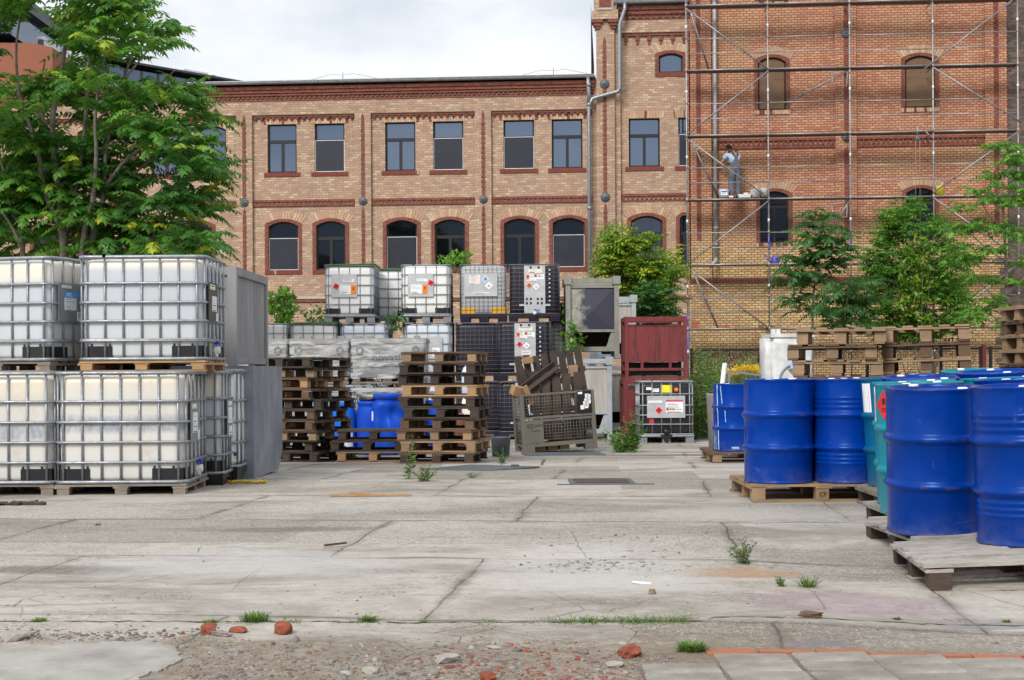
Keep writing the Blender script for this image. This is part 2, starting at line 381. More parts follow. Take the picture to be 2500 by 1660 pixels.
# drums
def paint(key, c, rough=0.22):
    m = NT(key, rough); va = m.n('ShaderNodeVectorMath', operation='ADD'); m.l(m.co(), va.inputs[0]); rnd = m.math('MULTIPLY', m.orand(), 20.0); m.l(m.comb(rnd, rnd, 0.0), va.inputs[1]); vo = va.outputs[0]; d = m.noise(3.0, 6, 0.65, vo)
    col = m.mix(m.ramp(d, [(0.5, 0.0), (0.85, 0.25)]), c, tuple(min(1, x * 1.15 + 0.012) for x in c))
    x, y, z = m.sep(m.co())
    dust = m.math('MULTIPLY', m.ramp(z, [(0.0, 0.6), (0.16, 0.0)]), m.ramp(m.noise(8, 5, 0.7), [(0.4, 0.0), (0.7, 0.45)]))
    col = m.mix(dust, col, (0.22,0.21,0.20))
    sc_ = m.noise(7, 7, 0.75, vo, 0.8); col = m.mix(m.ramp(sc_, [(0.63, 0.0), (0.70, 0.55)]), col, tuple(min(1, q * 1.3 + 0.07) for q in c))
    rim = m.math('ADD', m.ramp(z, [(0.006, 1.0), (0.03, 0.0)]), m.ramp(z, [(0.862, 0.0), (0.876, 0.9)])); hp = m.math('ADD', m.ramp(z, [(0.28, 0.0), (0.292, 0.7), (0.298, 0.7), (0.31, 0.0)]), m.ramp(z, [(0.562, 0.0), (0.574, 0.7), (0.58, 0.7), (0.592, 0.0)]))
    rs_ = m.math('MULTIPLY', m.math('ADD', rim, hp, True), m.ramp(m.noise(11, 6, 0.7, vo), [(0.52, 0.0), (0.62, 0.85)])); col = m.mix(rs_, col, (0.10, 0.055, 0.035)); m.base(col)
    scr = m.noise(40, 3, 0.5, m.co((1, 1, 8))); m.rough(m.ramp(m.math('ADD', d, m.math('MULTIPLY', scr, 0.3)), [(0.5, rough * .8), (0.95, rough + .22)]))
    m.b.inputs['Specular IOR Level'].default_value = 0.3; m.b.inputs['Specular Tint'].default_value = (0.35, 0.6, 1.0, 1); m.bump(m.noise(2.4, 3, 0.5, vo), 0.3, 0.03); M[key] = m.mat
paint('blue_drum_paint', (0.0003,0.033,0.27), 0.2); paint('deep_blue_drum_paint', (0.0003,0.030,0.235), 0.24); paint('teal_drum_paint', (0.004,0.21,0.28), 0.33); paint('petrol_drum_paint', (0.003,0.10,0.22), 0.33)
paint('blue_plastic', (0.008,0.06,0.46), 0.4); paint('light_blue_plastic', (0.01,0.13,0.62), 0.4)
m = NT('steel_sheet', 0.5, 0.35); c = m.ramp(m.noise(1.8, 6, 0.65), [(0.3, (0.16,0.185,0.22)), (0.7, (0.34,0.37,0.41))])
c = m.mix(m.ramp(m.noise(3, 6, 0.7, m.co((1, 1, .6))), [(0.55, 0.0), (0.75, 0.5)]), c, (0.16,0.12,0.09)); m.base(c); M['steel_sheet'] = m.mat
m = NT('grey_container_paint', 0.6, 0.1); c = m.ramp(m.noise(1.2, 6, 0.65, m.co((5, 5, 0.5))), [(0.3, (0.20,0.20,0.21)), (0.7, (0.31,0.31,0.32))])
c = m.mix(m.ramp(m.noise(9, 5, 0.7), [(0.6, 0.0), (0.75, 0.5)]), c, (0.12,0.09,0.07)); m.base(c); M['container'] = m.mat
def rusty(key, c, streak, amt=0.6, sc=(7, 7, 0.5), rough=0.6):
    m = NT(key, rough, 0.05); s = m.noise(2.0, 6, 0.7, m.co(sc))
    col = m.mix(m.ramp(s, [(0.48, 0.0), (0.70, amt)]), c, streak); col = m.mix(m.ramp(m.noise(6, 5, 0.6), [(0.45, 0.0), (0.8, 0.3)]), col, tuple(min(1, x * 1.5 + 0.03) for x in c))
    m.base(col); M[key] = m.mat
rusty('red_bin_paint', (0.175,0.022,0.024), (0.016,0.010,0.010), 0.85)
rusty('grey_box_paint', (0.125,0.12,0.10), (0.11,0.065,0.035), 0.5, (4, 4, 2))
rusty('weathered_frame_paint', (0.24,0.24,0.215), (0.14,0.12,0.09), 0.6, (4, 4, 1.5)); rusty('galvanised_frame', (0.36,0.40,0.44), (0.22,0.22,0.21), 0.5, (3, 3, 1.5), 0.5)
rusty('wrap_box', (0.27,0.265,0.255), (0.17,0.165,0.16), 0.4, (2, 2, 6))
m = NT('bleached_plywood', 0.85); c = m.ramp(m.noise(3, 6, 0.7, m.co((14, 14, 0.5))), [(0.3, (0.24,0.22,0.19)), (0.55, (0.44,0.42,0.38)), (0.75, (0.52,0.50,0.46))]); m.base(c); M['ply'] = m.mat
m = NT('peeling_dark_panel', 0.6); x, y, z = m.sep(m.co())
f = m.math('ADD', m.math('MULTIPLY', m.math('ADD', x, 0.30), 5.0), m.math('MULTIPLY', m.math('SUBTRACT', m.noise(6, 6, 0.7), 0.5), 5.0))
m.base(m.mix(m.math('MULTIPLY', f, 1.0, True), m.ramp(m.noise(9, 5), [(0.3, (0.20,0.195,0.16)), (0.7, (0.36,0.35,0.31))]), (0.035,0.036,0.06))); M['peel'] = m.mat
m = NT('stretch_film', 0.22); m.base((0.78,0.79,0.80)); m.b.inputs['Alpha'].default_value = 1.0
wv = m.noise(4, 3, 0.5, m.co((0.7, 0.7, 3.4), rot=(0, .25, 0)), 1.0); m.bump(wv, 0.35, 0.03)
tr = m.n('ShaderNodeBsdfTransparent'); ms = m.n('ShaderNodeMixShader'); m.l(m.ramp(wv, [(0.40, 0.04), (0.68, 0.62)]), ms.inputs[0]); m.l(tr.outputs[0], ms.inputs[1]); m.l(m.b.outputs[0], ms.inputs[2]); m.l(ms.outputs[0], m.out.inputs['Surface']); M['film'] = m.mat
plain('film_white', (0.60,0.61,0.62), 0.3, 0, 0.25, 6, 0.3, 'white_film_wrap')
# foliage: every leaf carries its own tint
def leaf(key, stops, w=0.35):
    m = NT(key, 0.45); c = m.ramp(m.attr('tint'), stops); m.base(c); m.translucent(m.mix(0.35, c, (0.30,0.48,0.04), 'MIX'), w); M[key] = m.mat
leaf('tree_of_heaven_leaf', [(0.0, (0.034,0.124,0.031)), (0.5, (0.074,0.240,0.037)), (0.86, (0.178,0.403,0.046)), (1.0, (0.600,0.600,0.046))])
leaf('dark_leaf', [(0.0, (0.028,0.101,0.031)), (0.6, (0.056,0.186,0.040)), (1.0, (0.155,0.326,0.054))])
leaf('bright_leaf', [(0.0, (0.046,0.155,0.023)), (0.5, (0.116,0.310,0.034)), (1.0, (0.264,0.496,0.054))])
leaf('lime_leaf', [(0.0, (0.078,0.202,0.020)), (0.5, (0.232,0.388,0.031)), (0.85, (0.465,0.542,0.043)), (1.0, (0.600,0.388,0.078))])
leaf('weed_leaf', [(0.0, (0.054,0.139,0.039)), (0.6, (0.124,0.248,0.046)), (1.0, (0.310,0.326,0.093))])
leaf('dry_leaf', [(0.0, (0.045,0.03,0.02)), (0.6, (0.09,0.06,0.04)), (1.0, (0.16,0.11,0.07))], 0.1)
leaf('flower_leaf', [(0.0, (0.70,0.42,0.01)), (1.0, (0.85,0.58,0.02))], 0.2)
leaf('red_leaf', [(0.0, (0.45,0.02,0.015)), (1.0, (0.6,0.06,0.03))], 0.2)
plain('bark', (0.19,0.16,0.142), 0.9, 0, 0.35, 12, 0.3, 'grey_bark'); plain('bark_dark', (0.06,0.045,0.036), 0.9, 0, 0.35, 12, 0.3, 'dark_bark'); plain('stem_green', (0.07,0.11,0.03), 0.7)
# ================================================================ the brick buildings
WA = 0.07                                   # the facade turns a little towards the viewer on its right
S0 = 77.0
WO = Vector(((1680 - 1250) / S0, F / S0, 0.0))
def wl(u, v, off=0.0):
    """facade coordinates (metres along the wall, height) under photo pixel (u, v); off = metres behind the wall plane"""
    du, dv = u - 1250.0, v - 903.0
    d = (du - ROLL * dv) / F; nx, ny = math.sin(WA), math.cos(WA)
    t = (off + WO.x * nx + WO.y * ny) / (d * nx + ny)
    return ((d * t - WO.x) * math.cos(WA) - (t - WO.y) * math.sin(WA), EYE - (ROLL * du + dv) / F * t)
def wx(u, v=500, off=0.0): return wl(u, v, off)[0]
def wz(u, v, off=0.0): return wl(u, v, off)[1]
def wpt(x, y, z=0.0):
    return Vector((WO.x + x * math.cos(WA) + y * math.sin(WA), WO.y - x * math.sin(WA) + y * math.cos(WA), z))
def arc(x0, x1, zs, rise, n=12):
    c = (x0 + x1) / 2; h = (x1 - x0) / 2
    if rise < 1e-4: return [(x0, zs), (x1, zs)]
    r = (h * h + rise * rise) / (2 * rise); a = math.asin(min(1, h / r))
    return [(c + r * math.sin(-a + 2 * a * i / n), zs + rise - r + r * math.cos(-a + 2 * a * i / n)) for i in range(n + 1)]
def wall(mb, x0, x1, z0, z1, ops, y=0.0, depth=0.16, rmi=0):
    xs = sorted({x0, x1} | {o['x0'] for o in ops} | {o['x1'] for o in ops}); zs = sorted({z0, z1} | {o['z0'] for o in ops} | {o['z1'] for o in ops})
    for i in range(len(xs) - 1):
        for j in range(len(zs) - 1):
            cx, cz = (xs[i] + xs[i+1]) / 2, (zs[j] + zs[j+1]) / 2
            if any(o['x0'] < cx < o['x1'] and o['z0'] < cz < o['z1'] for o in ops): continue
            mb.add([(xs[i], y, zs[j]), (xs[i+1], y, zs[j]), (xs[i+1], y, zs[j+1]), (xs[i], y, zs[j+1])], [(0,1,2,3)])
    for o in ops:
        a, b, c, d, ri = o['x0'], o['x1'], o['z0'], o['z1'], o.get('rise', 0)
        pts = [(a, c)] + arc(a, b, d - ri, ri) + [(b, c)]
        n = len(pts)
        for k in range(n):
            p, q = pts[k], pts[(k+1) % n]
            mb.add([(p[0], y, p[1]), (q[0], y, q[1]), (q[0], y + depth, q[1]), (p[0], y + depth, p[1])], [(0,1,2,3)], rmi)
        if ri > 1e-4:
            ar = arc(a, b, d - ri, ri)
            for p, q in zip(ar, ar[1:]):
                mb.add([(p[0], y, p[1]), (q[0], y, q[1]), (q[0], y, d), (p[0], y, d)], [(0,1,2,3)])
def band(mb, inner, outer, y0, y1, mi=0):
    for k in range(len(inner) - 1):
        a, b, c, d = inner[k], inner[k+1], outer[k+1], outer[k]
        vs = [(p[0], y0, p[1]) for p in (a, b, c, d)] + [(p[0], y1, p[1]) for p in (a, b, c, d)]
        mb.add(vs, [(0,1,2,3),(7,6,5,4),(0,4,5,1),(1,5,6,2),(2,6,7,3),(3,7,4,0)], mi)
RB = random.Random(11)
def make_window(par, o, style, surround=False, vous='arch', sill=True, y=0.10, label=None, pane='pane', tr=0.35, ymul=1):
    a, b, c, d, ri = o['x0'], o['x1'], o['z0'], o['z1'], o.get('rise', 0)
    w, h = b - a, d - c; fr = 0.055
    m = MB(); yf0, yf1 = y, y + 0.05
    out = [(a, c)] + arc(a, b, d - ri, ri) + [(b, c)]
    inn = [(a + fr, c + fr)] + arc(a + fr, b - fr, d - ri - fr * .6, ri * .92) + [(b - fr, c + fr)]
    band(m, inn, out, yf0, yf1); m.bb(a, b, yf0, yf1, c, c + fr)
    zt = d - h * tr
    if style in ('casement', 'screen', 'curtain'):
        m.bb(a + fr, b - fr, yf0 - .012, yf1, zt - .05, zt + .05)
        m.bb((a+b)/2 - .045, (a+b)/2 + .045, yf0 - .006, yf1, c + fr, zt - .05)
    wob = obj('window', m, M['window_frame'], par, label)
    yp = yf0 + 0.028
    p = MB(); top = arc(a + fr, b - fr, d - ri - fr * .6, ri * .92)
    poly = [(b - fr, c + fr), (a + fr, c + fr)] + top
    if style == 'board':
        p.prism(poly, y - .02, y, mi=0); 
        if RB.random() < 9: p.bb(a + fr, b - fr, y - .026, y - .0205, zt - .2, zt - .188, 0)
        obj('boarding', p, M['chipboard'], wob)
    else:
        p.prism(poly, yp, yp + .01); obj('pane', p, M[pane], wob)
    if style == 'curtain':
        q = MB(); n = 40
        for sx in (a + fr, (a + b) / 2 + .16):
            for k in range(16):
                x0 = sx + k * (w/2 - .2) / 16; x1 = sx + (k+1) * (w/2 - .2) / 16
                q.add([(x0, yp + .06 + .03 * (k % 2), c + fr), (x1, yp + .06 + .03 * ((k+1) % 2), c + fr), (x1, yp + .06 + .03 * ((k+1) % 2), d - ri), (x0, yp + .06 + .03 * (k % 2), d - ri)], [(0,1,2,3)])
        obj('curtain', q, M['curtain'], wob)
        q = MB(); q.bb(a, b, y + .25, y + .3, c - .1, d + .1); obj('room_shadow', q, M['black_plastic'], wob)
    if style == 'screen':
        q = MB(); q.bb(a + .03, b - .03, yf0 - .035, yf0 - .029, c + .03, zt + .0); obj('fly_screen', q, M['fly_screen'], wob)
        q = MB(); z0, z1 = c + .015, zt + .02
        q.bb(a + .012, b - .012, yf0 - .05, yf0 - .0355, z1 - .016, z1); q.bb(a + .012, b - .012, yf0 - .05, yf0 - .0355, z0, z0 + .016)
        q.bb(a + .012, a + .027, yf0 - .05, yf0 - .0355, z0 + .022, z1 - .022); q.bb(b - .027, b - .012, yf0 - .05, yf0 - .0355, z0 + .022, z1 - .022); obj('screen_frame', q, M['screen_frame'], wob)
    if sill:
        q = MB(); n = int((w + .24) / .075); st = (w + .24) / n
        for k in range(n): q.bb(a - .12 + k * st + .005, a - .12 + (k+1) * st - .005, -.03 * ymul - RB.random() * .004, .02, c - .13, c - .004, 3 if RB.random() < (.97 if sill is True else .3) else RB.randrange(3))
        q.bb(a - .12, b + .12, -.008, .015, c - .132, c - .002, 4)
        obj('sill', q, VOU() + [M['mortar']], wob)
    sw = 0.115
    if surround:
        q = MB(); ou = [(a - sw, c)] + arc(a - sw, b + sw, d - ri + sw * .8, ri * 1.02) + [(b + sw, c)]
        ii = [(a, c)] + arc(a, b, d - ri, ri) + [(b, c)]
        band(q, ii, ou, -.022, .03); obj('surround', q, M['red_clinker_brick'], wob)
    q = MB()
    if vous == 'arch':
        off = sw if surround else 0.0; n = 15
        i0 = arc(a - off - .0, b + off + .0, d - ri + off * .8, ri * 1.02, n); i1 = arc(a - off - .17, b + off + .17, d - ri + off * .8 + .22, ri * 1.15, n)
        for k in range(n):
            f = lambda p, q_, t: (p[0] + (q_[0] - p[0]) * t, p[1] + (q_[1] - p[1]) * t)
            A, B, C, D = f(i0[k], i0[k+1], .07), f(i0[k], i0[k+1], .93), f(i1[k], i1[k+1], .93), f(i1[k], i1[k+1], .07)
            band(q, [A, B], [D, C], -.012 - RB.random() * .004, .02, RB.choice([0,0,1,1,2]))
        q.m = q.m
    elif vous == 'flat':
        n = 14; x0, x1 = a - .12, b + .12; st = (x1 - x0) / n
        for k in range(n):
            sl = (k + .5 - n/2) / n * .10
            band(q, [(x0 + k*st + .005 , d + .005), (x0 + (k+1)*st - .005, d + .005)], [(x0 + k*st + .005 + sl, d + .235), (x0 + (k+1)*st - .005 + sl, d + .235)], -.012 - RB.random() * .004, .02, 3 if k in (0, n//2, n-1) and RB.random() < .7 else RB.choice([0,0,1,1,2]))
    if q.v: obj('lintel', q, VOU(), wob)
    return wob
def teeth(mb, x0, x1, z, h, pitch=0.155, w=0.075, y0=-0.06, y1=0.0, step=True, mi=0):
    n = max(1, int((x1 - x0) / pitch)); st = (x1 - x0) / n
    for k in range(n):
        c = x0 + (k + .5) * st
        mb.bb(c - w/2, c + w/2, y0, y1, z - h * (.55 if step else 1), z, mi)
        if step: mb.bb(c - w*.28, c + w*.28, y0 * .6, y1, z - h, z - h * .552, mi)
def strip(mb, x, z0, z1, w, y0, y1, tip=True):
    poly = [(x - w/2, z0), (x + w/2, z0), (x + w/2, z1 - (.12 if tip else 0))] + ([(x, z1)] if tip else []) + [(x - w/2, z1 - (.12 if tip else 0))]
    mb.prism(poly, y0, y1)
def toothed_strip(mb, x, z0, z1, w, y0, y1):
    """brick strip whose courses are alternately wide and narrow"""
    strip(mb, x, z0, z1, w * .72, y0, y1)
    n = int((z1 - z0 - .15) / .154)
    for k in range(n): mb.bb(x - w/2, x + w/2, y0 - .004, y1, z0 + k * .154, z0 + k * .154 + .077)
def anchor(par, x, y, z, r=0.135):
    m = MB(); m.lathe([(0.001, -.075), (.035, -.07), (.045, -.05), (.06, -.045), (r * .7, -.04), (r * .8, -.025), (r, -.02), (r, 0)], 24, (x, y, z), 0, 'Y'); obj('anchor_plate', m, M['iron'], par)
PR = 0.11
# ---- levels of the low wing, from the photo
zg1 = wz(850, 203); zc1 = wz(850, 214); zc0 = wz(850, 246); zpt = wz(850, 280); zu1 = wz(800, 303); zu0 = wz(800, 421)
zs1 = wz(850, 487); zs0 = wz(850, 503); zl1 = wz(800, 541); zl0 = wz(800, 660); zp1 = wz(850, 727); zp0 = wz(850, 741)
wing = thing('factory_wing', 'long low yellow brick factory wing with paired windows, left of the tower', 'building', WO, -WA)
XL, XT = -24.0, wx(1447, 300)
PIL = [wx(310), wx(599), wx(888), wx(1181)]
bays = [(XL, PIL[0] - .25)] + [(PIL[i] + .26, PIL[i+1] - .26) for i in range(3)] + [(PIL[3] + .26, XT)]
ups = [(482, 553), (654, 725), (769, 842), (941, 1015), (1058, 1132), (1230, 1305), (1348, 1423)]
los = [(446, 517), (655, 728), (771, 843), (943, 1018), (1061, 1135), (1230, 1306), (1349, 1427)]
ops = []; wins = []
sty_u = ['casement', 'casement', 'screen', 'casement', 'screen', 'screen', 'casement']; sty_l = ['casement', 'screen', 'casement', 'screen', 'casement', 'casement', 'screen']
for (a, b), st in zip(ups, sty_u):
    o = dict(x0=wx(a), x1=wx(b), z0=zu0, z1=zu1, rise=0.14 if a == 482 else 0); ops.append(o); wins.append((o, st, False, 'arch' if a == 482 else 'flat', 'pane'))
for a, b in ((370, 441), (190, 262), (80, 152), (-70, 2)):
    o = dict(x0=wx(a), x1=wx(b), z0=zu0, z1=zu1, rise=0.14); ops.append(o); wins.append((o, 'casement', False, 'arch', 'pane'))
for (a, b), st in zip(los, sty_l):
    o = dict(x0=wx(a), x1=wx(b), z0=zl0, z1=zl1, rise=0.16); ops.append(o); wins.append((o, st, True, 'arch', 'pane_dark'))
for a, b in ((335, 406), (190, 262), (80, 152)):
    o = dict(x0=wx(a), x1=wx(b), z0=zl0, z1=zl1, rise=0.16); ops.append(o); wins.append((o, 'casement', True, 'arch', 'pane_dark'))
mb = MB(); wall(mb, XL, XT + .2, -0.4, zpt, ops)
obj('wall', mb, M['weathered_yellow_brick'], wing)
mb = MB(); mb.bb(XL, XT + .1, -PR, .3, zpt, zc1 + .06); obj('frieze', mb, M['weathered_yellow_brick'], wing)
for p in PIL: mb = MB(); mb.bb(p - .26, p + .26, -PR, .02, zp1, zpt); obj('pilaster', mb, M['weathered_yellow_brick'], wing)
mb = MB(); mb.bb(XL, XT, -PR, .02, -.4, zp0); obj('plinth', mb, M['weathered_yellow_brick'], wing)
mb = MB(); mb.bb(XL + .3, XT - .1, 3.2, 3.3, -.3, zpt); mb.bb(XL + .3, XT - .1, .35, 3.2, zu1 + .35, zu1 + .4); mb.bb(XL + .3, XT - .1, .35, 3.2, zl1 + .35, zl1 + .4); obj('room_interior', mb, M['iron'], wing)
LM = NT('ceiling_lamp_light'); LM.b.inputs['Base Color'].default_value = (.8, .7, .5, 1); LM.b.inputs['Emission Color'].default_value = (1, .72, .40, 1); LM.b.inputs['Emission Strength'].default_value = 2.2; M['lamp'] = LM.mat
for a_, b_ in ups + los:
    if RB.random() < .75:
        up_ = (a_, b_) in ups; zc_ = (zu1 if up_ else zl1) + .3; xm = (wx(a_) + wx(b_)) / 2 + RB.uniform(-.2, .3)
        for dy_ in (.9, 1.9)[:RB.choice((1, 2))]: mb = MB(); mb.bb(xm - .28, xm + .28, dy_, dy_ + .09, zc_ - .04, zc_); obj('ceiling_lamp', mb, M['lamp'], wing)
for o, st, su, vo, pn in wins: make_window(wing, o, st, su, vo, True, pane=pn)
for p in PIL:
    for z0_, z1_ in ((zs0 + .2, zpt + .02), (zp1 + .1, zs0 - .04)): mb = MB(); toothed_strip(mb, p, z0_, z1_, .12, -PR - .016, -PR); obj('brick_strip', mb, M['red_clinker_brick'], wing)
for p in PIL: anchor(wing, p, -PR, (zs1 + zs0) / 2 + .02)
for a, b in bays: mb = MB(); mb.bb(a, b, -.075, 0, zpt - .07, zpt - .004); teeth(mb, a, b, zpt - .07, .12, .19, .10, -.06); obj('corbel_course', mb, M['red_clinker_brick'], wing)
for a, b in bays: mb = MB(); mb.bb(a, b, -.05, 0, zs1 - .075, zs1); mb.bb(a, b, -.045, 0, zs0, zs0 + .07); teeth(mb, a, b, zs1 - .075, zs1 - zs0 - .145, .14, .07, -.04, 0, False); obj('string_course', mb, M['red_clinker_brick'], wing)
mb = MB(); mb.bb(XL, XT, -PR - .03, .02, zp0 + .03, zp1 - .05); obj('plinth_band', mb, M['red_clinker_brick'], wing)
mb = MB(); mb.bb(XL, XT, -PR - .05, .02, zp1 - .047, zp1 + .02); obj('plinth_coping', mb, M['sheet_stone'], wing)
mb = MB(); hc = zc1 - zc0
mb.bb(XL, XT + .05, -PR - .025, -PR + .01, zc0, zc0 + hc * .16); teeth(mb, XL, XT + .05, zc0 + hc * .36, hc * .20, .155, .085, -PR - .05, -PR, False)
mb.bb(XL, XT + .05, -PR - .08, -PR + .01, zc0 + hc * .36, zc0 + hc * .56); mb.bb(XL, XT + .05, -PR - .12, -PR + .01, zc0 + hc * .562, zc0 + hc * .80); mb.bb(XL, XT + .05, -PR - .16, -PR + .01, zc0 + hc * .802, zc1 + .02)
obj('cornice', mb, M['red_clinker_brick'], wing)
mb = MB(); yg = -PR - .25; prof = [(.085 * math.cos(t), .085 * math.sin(t)) for t in [math.pi + math.pi * k / 8 for k in range(9)]]
def gutter(mb, x0, x1, y, z, r=.085):
    pf = [(y + r * math.cos(math.pi + math.pi * k / 8), z + r * math.sin(math.pi + math.pi * k / 8)) for k in range(9)]; pf2 = [(p[0], p[1]) for p in pf]
    vs = [(x0, p[0], p[1]) for p in pf] + [(x1, p[0], p[1]) for p in pf]; mb.add(vs, [(k, k+1, k+10, k+9) for k in range(8)], 0, True)
    mb.tube([(x0, y - r, z), (x1, y - r, z)], .014, 6); mb.bb(x0, x1, y + r, y + r + .006, z - .02, z + .06)
    for k in range(int((x1 - x0) / .9)): mb.tube([(x0 + .4 + k * .9, y + (r + .008) * math.cos(t), z + (r + .008) * math.sin(t)) for t in [math.pi + math.pi * q / 6 for q in range(7)]], .011, 4)
gutter(mb, XL, XT + .05, yg, zg1 + .01); obj('gutter', mb, M['zinc'], wing)
mb = MB(); mb.add([(XL, yg + .09, zg1 + .04), (XT + .1, yg + .09, zg1 + .04), (XT + .1, 9, zg1 + .75), (XL, 9, zg1 + .75), (XL, yg + .09, zg1 - .02), (XT + .1, yg + .09, zg1 - .02), (XT + .1, 9, zg1 + .6), (XL, 9, zg1 + .6)], [(0,1,2,3),(7,6,5,4),(0,4,5,1),(1,5,6,2),(2,6,7,3),(3,7,4,0)]); obj('roof', mb, M['zinc'], wing)
mb = MB(); mb.bb(XL, XT, 8.8, 9, -.4, zg1 + .6); mb.bb(XL, XL + .2, .2, 8.8, -.4, zg1 + .1); obj('rear_wall', mb, M['weathered_yellow_brick'], wing)
mb = MB()
for u0 in (840, 1352):
    c = wx(u0, 197); mb.tube([(c, -.2, zg1 + .05), (c, -.2, zg1 + .30)], .012, 5)
    mb.tube([(c - 1.1, -.2, zg1 + .06), (c - .35, -.2, zg1 + .24), (c, -.2, zg1 + .20), (c + .35, -.2, zg1 + .25), (c + 1.2, -.2, zg1 + .06)], .008, 4)
obj('lightning_wire', mb, M['galv'], wing)
# ---- tower and middle section
tow = thing('factory_tower', 'taller yellow brick tower with a corner turret between low wing and scaffold', 'building', WO, -WA)
ztg = wz(1590, 10); ztc1 = wz(1590, 22); ztc0 = wz(1590, 47); ztp = wz(1590, 82); XM0, XM1 = wx(1445), 0.12
tops = []; twins = []
for a, b, st in ((1536, 1612, 'casement'), (1657, 1730, 'screen')):
    o = dict(x0=wx(a), x1=min(wx(b), XM1 - .05), z0=wz(1580, 408), z1=wz(1580, 290), rise=0); tops.append(o); twins.append((o, st, False, 'flat', 'pane', .35))
for a, b in ((1540, 1617), (1659, 1730)):
    o = dict(x0=wx(a), x1=min(wx(b), XM1 - .05), z0=wz(1580, 651), z1=wz(1580, 528), rise=.16); tops.append(o); twins.append((o, 'casement', True, 'arch', 'pane_dark', .35))
o = dict(x0=wx(1608, 150), x1=wx(1667, 150), z0=wz(1640, 178), z1=wz(1640, 131), rise=.10); tops.append(o); twins.append((o, 'small', True, 'arch', 'pane', .35))
TY = -.02
mb = MB(); wall(mb, XM0 + .5, XM1, -.4, ztp, tops); mb.bb(XM0, XM0 + .01, 0, 9, zp0, ztg); obj('wall', mb, M['weathered_yellow_brick'], tow)
PT = wx(1478)
mb = MB(); mb.bb(wx(1502) + .0, XM1, -PR, .3, ztp, ztc1 + .05); mb.bb(wx(1458), wx(1502), -.24, .5, zp1, wz(1478, 50)); mb.bb(wx(1447), wx(1458), -.12, .5, zp1, wz(1440, 195)); mb.bb(wx(1502), wx(1516), -.12, .05, zp1, ztp); mb.bb(wx(1447), XM1, -.14, .05, -.4, zp0)
obj('pilaster', mb, M['weathered_yellow_brick'], tow)
mb = MB(); tz0 = wz(1478, 54); tx0, tx1 = wx(1446, 40), wx(1509, 40)
mb.bb(tx0, tx1, -.36, .55, tz0, tz0 + .28); mb.bb(tx0 + .05, tx1 - .05, -.31, .5, tz0 + .28, tz0 + .95); mb.bb(tx0, tx1, -.36, .55, tz0 + .95, tz0 + 1.15); mb.bb(tx0 + .1, tx1 - .1, -.26, .45, tz0 + 1.15, tz0 + 1.9); obj('turret', mb, M['weathered_yellow_brick'], tow)
for c in (tx0 + .16, tx1 - .16):
    mb = MB()
    for k in range(3): mb.bb(c - .17 + k * .045, c + .17 - k * .045, -.35 + k * .035, .02, tz0 - .1 * (k + 1), tz0 - .1 * k - .002)
    obj('turret_corbel', mb, M['red_clinker_brick'], tow)
mb = MB(); mb.bb(tx0 + .22, tx1 - .22, -.325, -.2, tz0 + .36, tz0 + .93)
obj('turret_panel', mb, M['red_clinker_brick'], tow)
for z0_, z1_ in ((zs0 + .22, wz(1478, 95)), (zp1 + .1, zs0 - .05)): mb = MB(); toothed_strip(mb, PT, z0_, z1_, .12, -.256, -.24); obj('brick_strip', mb, M['red_clinker_brick'], tow)
mb = MB(); mb.bb(tx0 + .18, tx1 - .18, -.39, -.3, tz0 + .285, tz0 + .345); obj('sill_stone', mb, M['sheet_stone'], tow)
for o, st, su, vo, pn, tr in twins: make_window(tow, o, st, su, vo, True, pane=pn, tr=tr)
mb = MB(); x0 = wx(1516)
mb.bb(x0, XM1, -.075, 0, ztp - .085, ztp - .004); teeth(mb, x0, XM1, ztp - .085, .27, .32, .12, -.06); obj('corbel_course', mb, M['red_clinker_brick'], tow); mb = MB()
zq1, zq0 = wz(1590, 474), wz(1590, 489)
mb.bb(x0, XM1, -.05, 0, zq1 - .08, zq1); teeth(mb, x0, XM1, zq1 - .08, .11, .14, .07, -.04, 0, False); mb.bb(x0, XM1, -.03, 0, zq0 - .04, zq0 + .01); obj('string_course', mb, M['red_clinker_brick'], tow); mb = MB()
hc = ztc1 - ztc0
mb.bb(x0 - .1, XM1, -PR - .02, -PR + .01, ztc0 - .05, ztc0); teeth(mb, x0 - .1, XM1, ztc0 + .1, .1, .2, .1, -PR - .05, -PR, False); mb.bb(x0 - .1, XM1, -PR - .09, -PR + .01, ztc0 + .1, ztc0 + .24); mb.bb(x0 - .1, XM1, -PR - .14, -PR + .01, ztc0 + .242, ztc1 + .03); obj('cornice', mb, M['red_clinker_brick'], tow); mb = MB()
mb.bb(x0 - .1, XM1, -PR - .05, .02, zp0 + .03, zp1 - .05)
obj('plinth_band', mb, M['red_clinker_brick'], tow)
mb = MB(); gutter(mb, wx(1500), XM1 + .02, -PR - .24, ztg + .02, .095); mb.bb(wx(1509), XM1, -.2, 9, ztg + .05, ztg + .12); obj('gutter', mb, M['zinc'], tow)
mb = MB(); mb.bb(wx(1462), XM1, 1.5, 9, ztg - .2, ztg + .9); obj('roof', mb, M['zinc'], tow)
anchor(tow, PT, -.24, wz(1478, 210), .15); anchor(tow, PT, -.24, wz(1479, 485), .15)
dp = MB(); q = -.36; xa, xb = wx(1525, 20), wx(1513, 200); xc = wx(1438, 240)
dp.tube([(xa, q, ztg), (xa, q, ztg - .25), (xa - .04, q, ztg - .36), (xb + .04, q, ztg - .62), (xb, q, ztg - .75), (xb, q, wz(1513, 222)), (xb - .06, q, wz(1513, 230)), (xb - .2, q, wz(1500, 233)), (xc + .35, q, wz(1465, 242)), (xc + .12, q, wz(1450, 247)), (xc, q, wz(1440, 262)), (xc, q, 0.0)], .062, 10)
